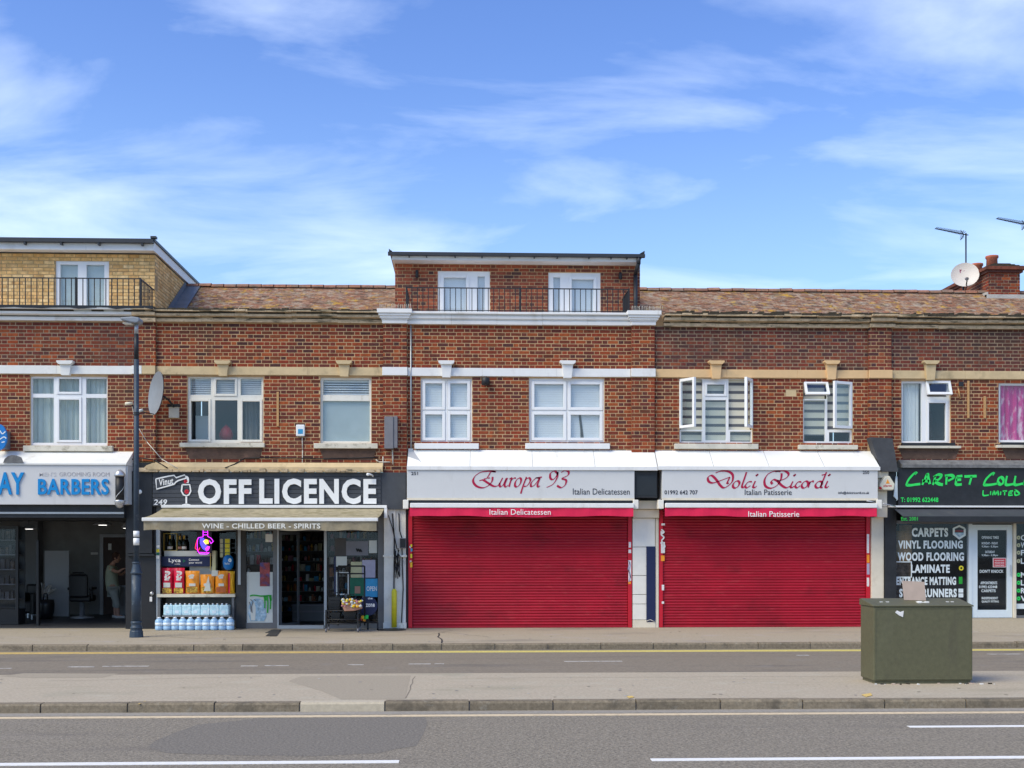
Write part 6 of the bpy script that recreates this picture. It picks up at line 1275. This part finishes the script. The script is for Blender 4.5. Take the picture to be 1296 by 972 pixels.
t = tag(MB('black_paint').box(X(803.8, -.45), X(832, -.45), -.42, -.205, Z(630, 818, -.4), Z(595.5, 818, -.4)).use('dark_glass_back').box(X(806, -.45), X(831, -.45), -.424, -.421, Z(627, 818, -.4), Z(602, 818, -.4)).build('box_sign', loc=(X(818), -.4, Z(630, 818)), bev=.006), 'black box between the two pale grey fascia signs', 'box')
# ================================================================== SHOPFRONT E: carpets
zsE = lambda q, y=0: Z(q, 1215, y)
b = MB('black_paint').box(X(1117), X(1131.5), -.14, .1, 0, Z(597, 1125)).box(X(1136), XE1, -.10, -.0, zsE(640), zsE(592, -.1)); b.build('shop_surround', E)
MB('aged_pillar').box(X(1101), X(1116.5), -.10, .1, 0, Z(655, 1108)).build('shop_pillar', E, bev=.004)
for q0, q1, o in ((655, 642, .14), (641.5, 622, .12), (621.5, 606, .12), (605.5, 597.5, .2)): MB('aged_pillar').box(X(1104), X(1118+o*10), -.05-o, .0, Z(q1+14, 1110), Z(q0-.5, 1110)).build('pillar_block', E, bev=.006) if False else MB('aged_pillar').box(X(1106), X(1119), -.06-o, .0, Z(q0, 1110), Z(q1, 1110)).build('pillar_block', E, bev=.006)
s = thing('fascia_sign', 'black fascia sign with bright green hand painted carpet lettering', 'sign', (X(1240), -.2, zsE(640)))
MB('black_paint').box(X(1137, -.2), XE1, -.20, -.102, zsE(639.5, -.2), zsE(592.5, -.2)).build('sign_panel', s)
carpet = [[(440,125),(425,118),(380,165),(362,205),(385,215),(440,208),(470,205)],[(485,212),(500,180),(525,125),(535,165),(545,205)],[(485,180),(540,182)],[(590,140),(580,180),(570,212)],[(575,150),(610,130),(638,140),(615,170),(585,180),(620,205),(650,210)],[(680,140),(675,210)],[(665,140),(715,135),(735,155),(690,180)],[(760,145),(755,205),(800,208)],[(755,172),(795,170)],[(760,145),(805,140)],[(820,145),(918,142)],[(878,145),(860,210)],
 [(1058,128),(1040,122),(995,165),(978,205),(1000,213),(1050,208),(1085,200)],ell(1110,180,22,28),[(1160,140),(1152,208),(1210,205)],[(1228,140),(1222,208),(1280,203),(1300,200)],[(1310,150),(1300,205),(1350,205)],[(1300,178),(1345,175)],[(1305,150),(1350,146)],[(1430,150),(1395,165),(1385,200),(1430,208)],[(1450,148),(1530,145)],[(1490,148),(1480,208)]]
pen(s, carpet, 1090, 580, 6.29, -.204, 'lettering_green', .075, thin=.55, nib=R(50))
lim = [[(970,255),(972,295),(1015,293)],[(1030,262),(1028,292)],[(1045,295),(1055,262),(1068,288),(1085,262),(1092,295)],[(1110,265),(1108,292)],[(1125,262),(1160,260)],[(1142,262),(1140,295)],[(1180,262),(1175,293),(1205,292)],[(1178,278),(1200,276)],[(1182,262),(1208,260)],[(1222,250),(1225,292),(1258,285),(1240,262),(1218,252)]]
pen(s, lim, 1090, 580, 6.29, -.204, 'lettering_green', .042, thin=.6, nib=R(50))
text(s, 'T: 01992 622448', 1140, 1187.5, 629.5, 635.5, -.204, 'lettering_green', bold=.02)
aw = thing('awning', 'closed charcoal awning with a thin white bar over the carpet shop', 'awning', (X(1240), -.4, zsE(661)))
x0, x1 = X(1131, -.5), XE1; MB('white_paint').box(x0, x1, -.30, -.10, zsE(642, -.3), zsE(639.8, -.3)).build('cassette', aw)
b = MB('charcoal').poly([(x0+.1, -.25, zsE(644, -.25)), (x1, -.25, zsE(644, -.25)), (x1, -.62, zsE(653.5, -.62)), (x0+.15, -.62, zsE(653.5, -.62))]); b.build('canopy', aw)
MB('black_paint').box(x0+.15, x1, -.64, -.615, zsE(660.5, -.62), zsE(653.6, -.62)).build('valance', aw); text(aw, 'Est. 2001', 1140.5, 1161.5, 654.2, 659, -.642, 'lettering_dull_green', bold=.02)
MB('steel').path([(X(1098, -.6), -.55, Z(634, 1100, -.5)), (X(1120, -.6), -.4, Z(637, 1110, -.4)), (x0+.1, -.35, zsE(641, -.3))], .012, 6).build('arm', aw)
# alarm box
t = thing('alarm_box', 'cream six sided alarm box with a red emblem by the patisserie sign end', 'alarm box', (X(1122, -.3), -.25, Z(620, 1122))); hp = [(1112,615),(1113.5,611),(1119,603),(1125,602.5),(1131.5,613),(1130,620.5),(1117,620.5)]
MB('alarm_cream').prism([(X(a, -.3), Z(c, 1122, -.3)) for a, c in hp], -.36, -.205).build('case', t, bev=.02)
MB('crisp_orange').prism([(X(1121, -.36), Z(612, 1122, -.36)), (X(1126, -.36), Z(612, 1122, -.36)), (X(1123.5, -.36), Z(606.5, 1122, -.36))], -.364, -.361).build('emblem', t); text(t, 'alarm', 1118, 1128.5, 613.2, 616, -.362, 'red_notice'); MB('red_notice').lathe(X(1114.5, -.34), -.33, [(.01, Z(619.5, 1115, -.3)), (.03, Z(618.5, 1115, -.3)), (.03, Z(616.5, 1115, -.3))], 10).build('lamp', t)
MB('poster_blue').box(X(1132.5, -.2), X(1136, -.2), -.19, -.15, zsE(631), zsE(603)).build('side_light', E) if False else MB('vinyl_pale').prism([(X(1131.5, -.2), Z(628, 1134, -.2)), (X(1136.5, -.2), Z(633, 1134, -.2)), (X(1136, -.2), Z(603, 1134, -.2)), (X(1134, -.2), Z(603, 1134, -.2))], -.19, -.15).build('glass_strip', E)
# shopfront frame, raised 15 cm step
zf = Z(782, 1255); 
MB('pavement_grey').extr([(-1.6, .0), (-1.6, .004), (-.10, zf-.004), (.6, zf-.004), (.6, 0)], X(1134), XE1).build('door_ramp', E)
fr = MB('aged_pillar'); b = MB('frame_grey').box(X(1131.5), XE1, -.06, .05, zsE(663), zsE(659)); b.build('head_rail', E)
wn = MB('shop_wall').box(X(1131.7), X(1133), -.04, .04, zf, zsE(663)).use('frame_grey').box(X(1131.5), X(1225), -.05, .05, zf, zsE(770)).box(X(1285), XE1, -.05, .05, zf, zsE(779)); wn.build('window_frame', E)
MB('door_white').box(X(1225), X(1229.5), -.05, .06, zf, zsE(662.5)).build('door_post', E, bev=.004); MB('aged_pillar').box(X(1281), X(1284.5), -.07, .05, zf, zsE(662.5)).build('door_post', E, bev=.004)
ring(MB('door_white'), X(1229.8), X(1280.6), zf+.005, zsE(664), -.03, .03, .115).holes(X(1229.8)+.115, X(1280.6)-.115, zf+.12, zf+.17, -.025, .025, []).build('door', E, bev=.005)
DG = MB('shop_glass').box(X(1236), X(1274), .0, .006, zsE(776), zsE(668)).build('door_pane', E)
MB('steel').box(X(1277), X(1278), -.07, -.05, zsE(728), zsE(715)).build('door_handle', E)
MB('shop_glass').box(X(1133), X(1225), .0, .006, zsE(770), zsE(663)).build('shop_window', E); MB('shop_glass').box(X(1284.6), XE1, .0, .006, zsE(779), zsE(663)).build('shop_window', E)
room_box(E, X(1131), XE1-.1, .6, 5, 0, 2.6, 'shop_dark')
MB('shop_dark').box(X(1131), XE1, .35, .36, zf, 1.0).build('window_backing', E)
for i, (px, w_) in enumerate(((1137, .30), (1145, .26))):
    t = thing('carpet_roll', ['tan carpet roll standing at the left end of the carpet shop window', 'tan carpet roll standing second from the left in the carpet shop window'][i], 'carpet roll', (X(px, .3), .35, zf), 'carpet rolls')
    MB('carpet_tan').lathe(X(px, .3), .25, [(w_/2, zf+.02), (w_/2, zsE(672 if i == 0 else 665, .3))], 16).build('roll', t)
for k, (st, a, c, q0, q1) in enumerate((('CARPETS',1154,1200,668,679.5),('VINYL FLOORING',1136.5,1218.5,684,694.5),('WOOD FLOORING',1136,1220,699,710),('LAMINATE',1153,1202,714.5,725),('ENTRANCE MATTING',1134.5,1210,730,740.5),('STAIR RUNNERS',1138,1211,745,756))):
    text(E, st, a, c, q0, q1, -.004, 'vinyl_pale', bold=.045, ext=.002)
pen(E, [[(1207,668.5),(1207,676),(1214,681.5),(1221,677),(1221,669)]], 0, 0, 1, -.006, 'vinyl_pale', .05, rnd=True, smooth=False, name='emblem'); MB('print_blue').prism([(X(a), Z(c, 1214)) for a, c in ((1207,674),(1221,674),(1221,677),(1214,682),(1207,677))], -.004, -.001).use('vinyl_pale').prism([(X(a), Z(c, 1214)) for a, c in ((1206.5,668),(1214,664.5),(1221.5,668),(1221,670),(1214,667),(1207,670))], -.004, -.001).use('poster_red').box(X(1209), X(1219), -.005, -.001, Z(673, 1214), Z(671, 1214)).build('emblem', E)
pen(E, [ell(1216.5,719,2.2,2.2)], 0, 0, 1, -.005, 'yellow_guard', .03, rnd=True, name='emblem')
for a, c, q0, q1, m in ((1213.5,1218,730,739,'graffiti_green'),(1213,1219,745,750,'vinyl_pale'),(1213,1219,751,756,'vinyl_pale')): MB(m).box(X(a), X(c), -.004, -.001, Z(q1, 1216), Z(q0, 1216)).build('emblem', E)
ring(MB('vinyl_pale'), X(1132), X(1154), Z(731, 1143), Z(710.5, 1143), -.003, .0, .02).build('poster_frame', E); MB('goods').box(X(1132.5), X(1153.5), .09, .10, Z(769, 1143), Z(711, 1143)).build('poster', E)
rows = [('OPENING TIMES', 1242.5, 1264, 678.5, 682), ('MONDAY - FRIDAY', 1242.5, 1263, 686, 689), ('9.30am - 5.30pm', 1242.5, 1263, 690.5, 693.5), ('SATURDAY', 1247, 1259, 697, 700), ('9.30am - 4.30pm', 1242.5, 1263, 701.5, 704.5), ('DON\'T KNOCK', 1240, 1270, 721, 725), ('APPOINTMENTS', 1241, 1262, 736, 739.5), ('01992 622448', 1239, 1262, 741, 744.5), ('CARPETS', 1242, 1260, 746, 749.5), ('INDEPENDENT', 1242.5, 1263, 755.5, 758.5), ('QUALITY FITTING', 1242.5, 1264, 760, 763)]
for r_ in rows: text(E, r_[0], *r_[1:], -.004, 'vinyl_pale', bold=.02, ext=.002)
MB('sticker_white').box(X(1256.5), X(1273.5), -.004, -.001, Z(718, 1265), Z(706, 1265)).use('red_notice').box(X(1257.3), X(1272.7), -.006, -.004, Z(717.2, 1265), Z(706.8, 1265)).build('red_notice', E); 
for q in (708.5, 711.5, 714.5): text(E, 'PLEASE RING', 1259, 1271, q, q+1.8, -.0065, 'sticker_white', bold=.03, ext=.001)
for q, wd in ((677, 'CARPETS'), (686.5, 'WOOD'), (696, 'FITTING'), (706.5, 'LAMINATE'), (724, 'MATS'), (734, 'LVT'), (744, 'RUGS'), (754, 'VINYL')):
    text(E, wd, 1292, 1292+5.5*len(wd), q, q+7, -.004, 'vinyl_pale', bold=.025, ext=.002); pen(E, [ell(1289, q+3.5, 1.6, 1.6)], 0, 0, 1, -.004, 'lettering_green' if q > 720 else 'poster_yellow', .03, rnd=True, name='emblem')
MB('vinyl_pale').box(X(1286), X(1330), -.004, -.001, Z(770.5, 1300), Z(764, 1300)).build('poster', E)
# fittings on wall E and C
for a, c, q0, q1, lab in ((1224,1226.5,482,529,'long wooden batten on the brick wall left of the pink curtain'),(1244.5,1247.5,501.5,529,'short wooden batten on the brick wall left of the pink curtain')):
    tag(MB('batten').box(X(a), X(c), -.022, -.004, Z(q1, a), Z(q0, a)).build('batten', loc=(X(a), 0, Z(q1, a))), lab, 'batten')
tag(MB('batten').path([(X(1212.5), -.015, Z(492, 1213)), (X(1215), -.02, Z(505, 1213))], .014, 6).build('batten', loc=(X(1213), 0, Z(505, 1213))), 'small slanting wooden batten beside the window with the open top light', 'batten')
tag(MB('black_paint').box(X(1213), X(1219), -.03, -.004, Z(489, 1216), Z(483.5, 1216)).build('wall_plate', loc=(X(1216), 0, Z(489, 1216)), bev=.004), 'small black plate below the stone band on the carpet shop wall', 'plate')
def wlight(px, q0, q1, lab, y=0, w_=.08):
    x = X(px, y); z0, z1 = Z(q1, px, y), Z(q0, px, y); t = thing('wall_light', lab, 'wall light', (x, y, z0)); MB('black_iron').box(x-.03, x+.03, y-.05, y-.004, z0+(z1-z0)*.3, z1-.02).build('bracket', t); MB('black_iron').lathe(x, y-.10, [(w_*.7, z0), (w_, z0+.01), (w_, z1-.01), (w_*.6, z1)], 14).build('housing', t)
wlight(614.5, 478.5, 488.5, 'black floodlight under the white band between the delicatessen windows', w_=.085)
wlight(528, 343, 353, 'small black wall lamp left of the attic balcony doors', YD, .035); wlight(784.5, 346, 355, 'small black wall lamp right of the attic balcony doors', YD, .035)
tag(MB('aluminium').path([(X(520), -.03, Z(412, 520)), (X(520.3), -.03, Z(569, 520))], .017, 8).box(X(517), X(523), -.07, -.02, Z(573.5, 520), Z(568, 520)).build('conduit', loc=(X(520), 0, Z(573, 520))), 'thin grey vertical conduit beside the left delicatessen window', 'conduit')
# dish, aerials on the roof
yr = 4.45
xd, zd = X(1221, yr), Z(350, 1221, yr); t = thing('satellite_dish', 'large cream satellite dish on the roof ridge in front of the chimney', 'satellite dish', (xd, yr, RZ1)); q = dish(t, (xd, yr, zd), .335, (-.30, -.88, .30), 0, 'dish_cream', depth=.10, squash=1)
MB('black_iron').path([(xd+.05, yr+.2, 7.6), (xd+.05, yr+.2, zd-.1), (xd+.02, yr+.08, zd)], .028, 8).build('mast', t)
c_ = Vector((xd, yr, zd)); p1 = c_+(q @ Vector((.0, -.33, .06))); p2 = c_+(q @ Vector((.03, -.26, .34))); MB('black_iron').path([tuple(c_+Vector((.02,.0,-.36))), tuple(p2)], .016, 6).build('feed_arm', t); MB('meter_grey').tube(tuple(p2), tuple(p2+Vector((.02,.1,.02))), .04, 10).build('feed_horn', t)
pen(t, [[(0,0),(6,0)],[(3,0),(3,7)],[(1,2.5),(1.4,4)],[(9,2),(10,2)],[(12,1.5),(13,1.5)]], 1214, 342, 1.9, yr-.14, 'pink_mark', .03, rnd=True, smooth=False, name='emblem')
def aerial(px, q0, q1, yy, lab, len_, mast_to):
    x = X(px, yy); z = Z(q1, px, yy); t = thing('tv_aerial', lab, 'aerial', (x, yy, mast_to)); MB('black_iron').tube((x, yy, mast_to), (x, yy, z+.05), .020, 8).build('mast', t)
    e = Vector((x-len_, yy-.25, z+len_*.10)); a = Vector((x+.06, yy, z)); MB('black_iron').tube(tuple(a), tuple(e), .013, 6).build('boom', t)
    d = (e-a); k = 20
    for i in range(k): p = a+d*(.16+.82*i/(k-1)); l_ = .16-.08*i/k; MB('black_iron').tube(tuple(p+Vector((0, -l_, .02))), tuple(p+Vector((0, l_, .02))), .007, 5).build('element', t)
    b = MB('black_iron')
    for sgn in (-1, 1): b.path([tuple(a+Vector((-.12, 0, 0))), tuple(a+Vector((-.20, 0, sgn*.13)))], .01, 5); 
    for j in range(-3, 4): b.tube(tuple(a+Vector((-.16, -.12, j*.03))), tuple(a+Vector((-.16, .12, j*.03))), .006, 4)
    b.build('reflector', t)
aerial(1222.5, 293, 297.5, 5.4, 'thin television aerial on a mast behind the cream dish', .90, 7.3); aerial(1300, 281, 285, 6.0, 'second television aerial reaching in from the right edge', .93, 7.4)
# ================================================================== GREEN CABINET
gx0, gy0 = G(1106, 865.3, 0); gx1, _ = G(1229, 864.2, 0); dpt = .50
t = thing('street_cabinet', 'olive green metal utility cabinet standing on the traffic island', 'utility cabinet', ((gx0+gx1)/2, gy0+dpt/2, 0)); zc = Z(768, 1168, gy0)
MB('cabinet_green').box(gx0, gx1, gy0, gy0+dpt, .035, zc).build('body', t, bev=.008)
MB('cabinet_green').box(gx0+.02, gx1-.02, gy0+.02, gy0+dpt-.02, -.003, .034).build('plinth', t)
zr = Z(757.8, 1150, gy0+dpt); MB('cabinet_green').extr([(gy0-.012, zc+.002), (gy0-.012, zc+.018), (gy0+dpt*.9, zr+.01), (gy0+dpt+.02, zr), (gy0+dpt+.02, zc+.002)], gx0-.012, gx1+.012).build('lid', t, bev=.006)
xm = (gx0+gx1)/2
ring(MB('cabinet_green'), gx0+.012, gx1-.012, .05, zc-.012, gy0-.005, gy0+.001, .012).build('door', t, bev=.002)
MB('sticker_white').prism([(X(1132.5, gy0), Z(775, 1138, gy0)), (X(1135, gy0), Z(772.5, 1138, gy0)), (X(1139, gy0), Z(774.5, 1138, gy0)), (X(1143.5, gy0), Z(773, 1138, gy0)), (X(1142.5, gy0), Z(781, 1138, gy0)), (X(1138, gy0), Z(779, 1138, gy0))], gy0-.009, gy0-.0065).build('torn_sticker', t)
def topz(y): return zc+.018+(zr+.01-zc-.018)*(y-gy0)/(dpt*.9)
yy = gy0+.30; t = tag(MB('cardboard').prism([(X(1144.5, yy), Z(759.5, 1158, yy)), (X(1172, yy), Z(760, 1158, yy)), (X(1170, yy), Z(736.5, 1158, yy)), (X(1142, yy), Z(735, 1158, yy))], yy, yy+.012).build('cardboard_sheet', loc=(X(1158, yy), yy, topz(yy))), 'pinkish sheet of cardboard standing on top of the green cabinet', 'cardboard'); 
yy = gy0+.16; b = MB('paper')
for i in range(7): x = X(1168, yy)+random.uniform(-.06, .06); y = yy+random.uniform(-.04, .04); b.box(x-.025, x+.025, y-.02, y+.02, topz(y)-.005, topz(y)+random.uniform(.008, .02))
tag(b.build('litter', loc=(X(1168, yy), yy, topz(yy)), bev=.004), 'crumpled white litter on top of the green cabinet', 'litter')
b = MB('paper')
for px in (1115, 1123, 1199, 1205): y = gy0+.2; x = X(px, y); b.box(x-.015, x+.02, y-.01, y+.015, topz(y)-.005, topz(y)+.008)
tag(b.build('droppings', loc=(X(1120, yy), yy, topz(yy))), 'small pale droppings scattered on the cabinet lid', 'droppings')
b = MB('island_tarmac')
for i in range(26): x = random.uniform(gx0-.1, gx1+.25); y = gy0-random.uniform(.0, .10); s_ = random.uniform(.006, .022); b.use(random.choice(['paper', 'shop_dark', 'cardboard', 'moss'])).box(x-s_, x+s_, y-s_*.6, y+s_*.6, -.003, s_*.5)
o = b.build('debris'); o['kind'] = 'stuff'; o['label'] = 'leaf scraps and grit along the foot of the green cabinet'

# ---- patched brickwork below the sills, bird spikes, felt edge
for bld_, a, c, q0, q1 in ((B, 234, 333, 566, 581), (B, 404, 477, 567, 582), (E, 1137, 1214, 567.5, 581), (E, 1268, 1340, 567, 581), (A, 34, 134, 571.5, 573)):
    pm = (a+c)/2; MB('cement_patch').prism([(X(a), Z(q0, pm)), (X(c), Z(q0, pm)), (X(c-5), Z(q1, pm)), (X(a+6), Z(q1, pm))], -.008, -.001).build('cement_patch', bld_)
b = MB('cable_white'); rr = random.uniform
for a, c in ((481, 521), (798, 836)):
    for i in range(26): x = X(a+(c-a)*i/25); b.tube((x, -.18, 6.615), (x+rr(-.02, .02), -.2+rr(-.05, .05), 6.72), .0035, 4)
b.build('bird_spikes', CB, kind='stuff')
b = MB('leather'); n = 44
for i in range(n):
    f = lambda t: -.262-.0, ; x0_, x1_ = XA0+(xb[1]-XA0)*i/n, XA0+(xb[1]-XA0)*(i+1)/n; d0_, d1_ = .03*math.sin(i*.9)+.02*math.sin(i*2.3), .03*math.sin((i+1)*.9)+.02*math.sin((i+1)*2.3)
    b.poly([(x0_, -.275, 6.60-abs(d0_)), (x1_, -.275, 6.60-abs(d1_)), (x1_, -.275, 6.63), (x0_, -.275, 6.63)]); b.poly([(x0_, -.275, 6.63), (x1_, -.275, 6.63), (x1_, .1, 6.625), (x0_, .1, 6.625)])
b.build('roofing_felt', A)

# ---- cracks, tarred joints and stains of the ground
b = MB('shop_dark')
def crack(b, pts, w_, z):
    P_ = [G(px, py, z) for px, py in pts]
    for (x0_, y0_), (x1_, y1_) in zip(P_, P_[1:]):
        d_ = Vector((x1_-x0_, y1_-y0_)).normalized(); nn_ = Vector((-d_.y, d_.x))*w_/2; b.poly([(x0_-nn_.x, y0_-nn_.y, z), (x1_-nn_.x, y1_-nn_.y, z), (x1_+nn_.x, y1_+nn_.y, z), (x0_+nn_.x, y0_+nn_.y, z)])
def jag(p0, p1, n, j): return [(p0[0]+(p1[0]-p0[0])*i/n+random.uniform(-j, j), p0[1]+(p1[1]-p0[1])*i/n+random.uniform(-j, j)*.12) for i in range(n+1)]
random.seed(5)
crack(b, jag((553, 798), (559, 814), 6, 2), .03, .0025); crack(b, jag((548, 799), (620, 806), 9, 3), .012, .0025)
struct(b, 'pavement_crack')
b = MB('asphalt_patch'); crack(b, jag((0, 849.5), (290, 847), 16, 2), .02, RZ+.001); crack(b, jag((300, 836), (1090, 829), 30, 3), .018, RZ+.001); struct(b, 'road_crack')
b = MB('service_asphalt'); crack(b, jag((60, 862), (330, 856), 14, 3), .012, -.003); crack(b, jag((515, 884), (524, 856), 7, 2), .015, -.003); crack(b, jag((600, 858), (1080, 856), 22, 3), .010, -.003); struct(b, 'island_crack')
b = MB('pavement_grey')
for i in range(70):
    px = random.uniform(0, 1296); X_, Y_ = G(px, random.uniform(799, 815), 0); r_ = random.uniform(.012, .03); b.use(random.choice(['shop_dark', 'meter_grey', 'meter_grey', 'cement'])); k = 7; b.poly([(X_+math.cos(6.283*j/k)*r_, Y_+math.sin(6.283*j/k)*r_, .0035) for j in range(k)])
for i in range(60):
    px = random.uniform(0, 1296); X_, Y_ = G(px, random.uniform(856, 884), 0); r_ = random.uniform(.010, .025); b.use(random.choice(['meter_grey', 'cement', 'service_asphalt'])); k = 7; b.poly([(X_+math.cos(6.283*j/k)*r_, Y_+math.sin(6.283*j/k)*r_, -.001) for j in range(k)])
o = b.build('gum_spots'); o['kind'] = 'stuff'; o['label'] = 'dark trodden gum spots on the pavement and island'
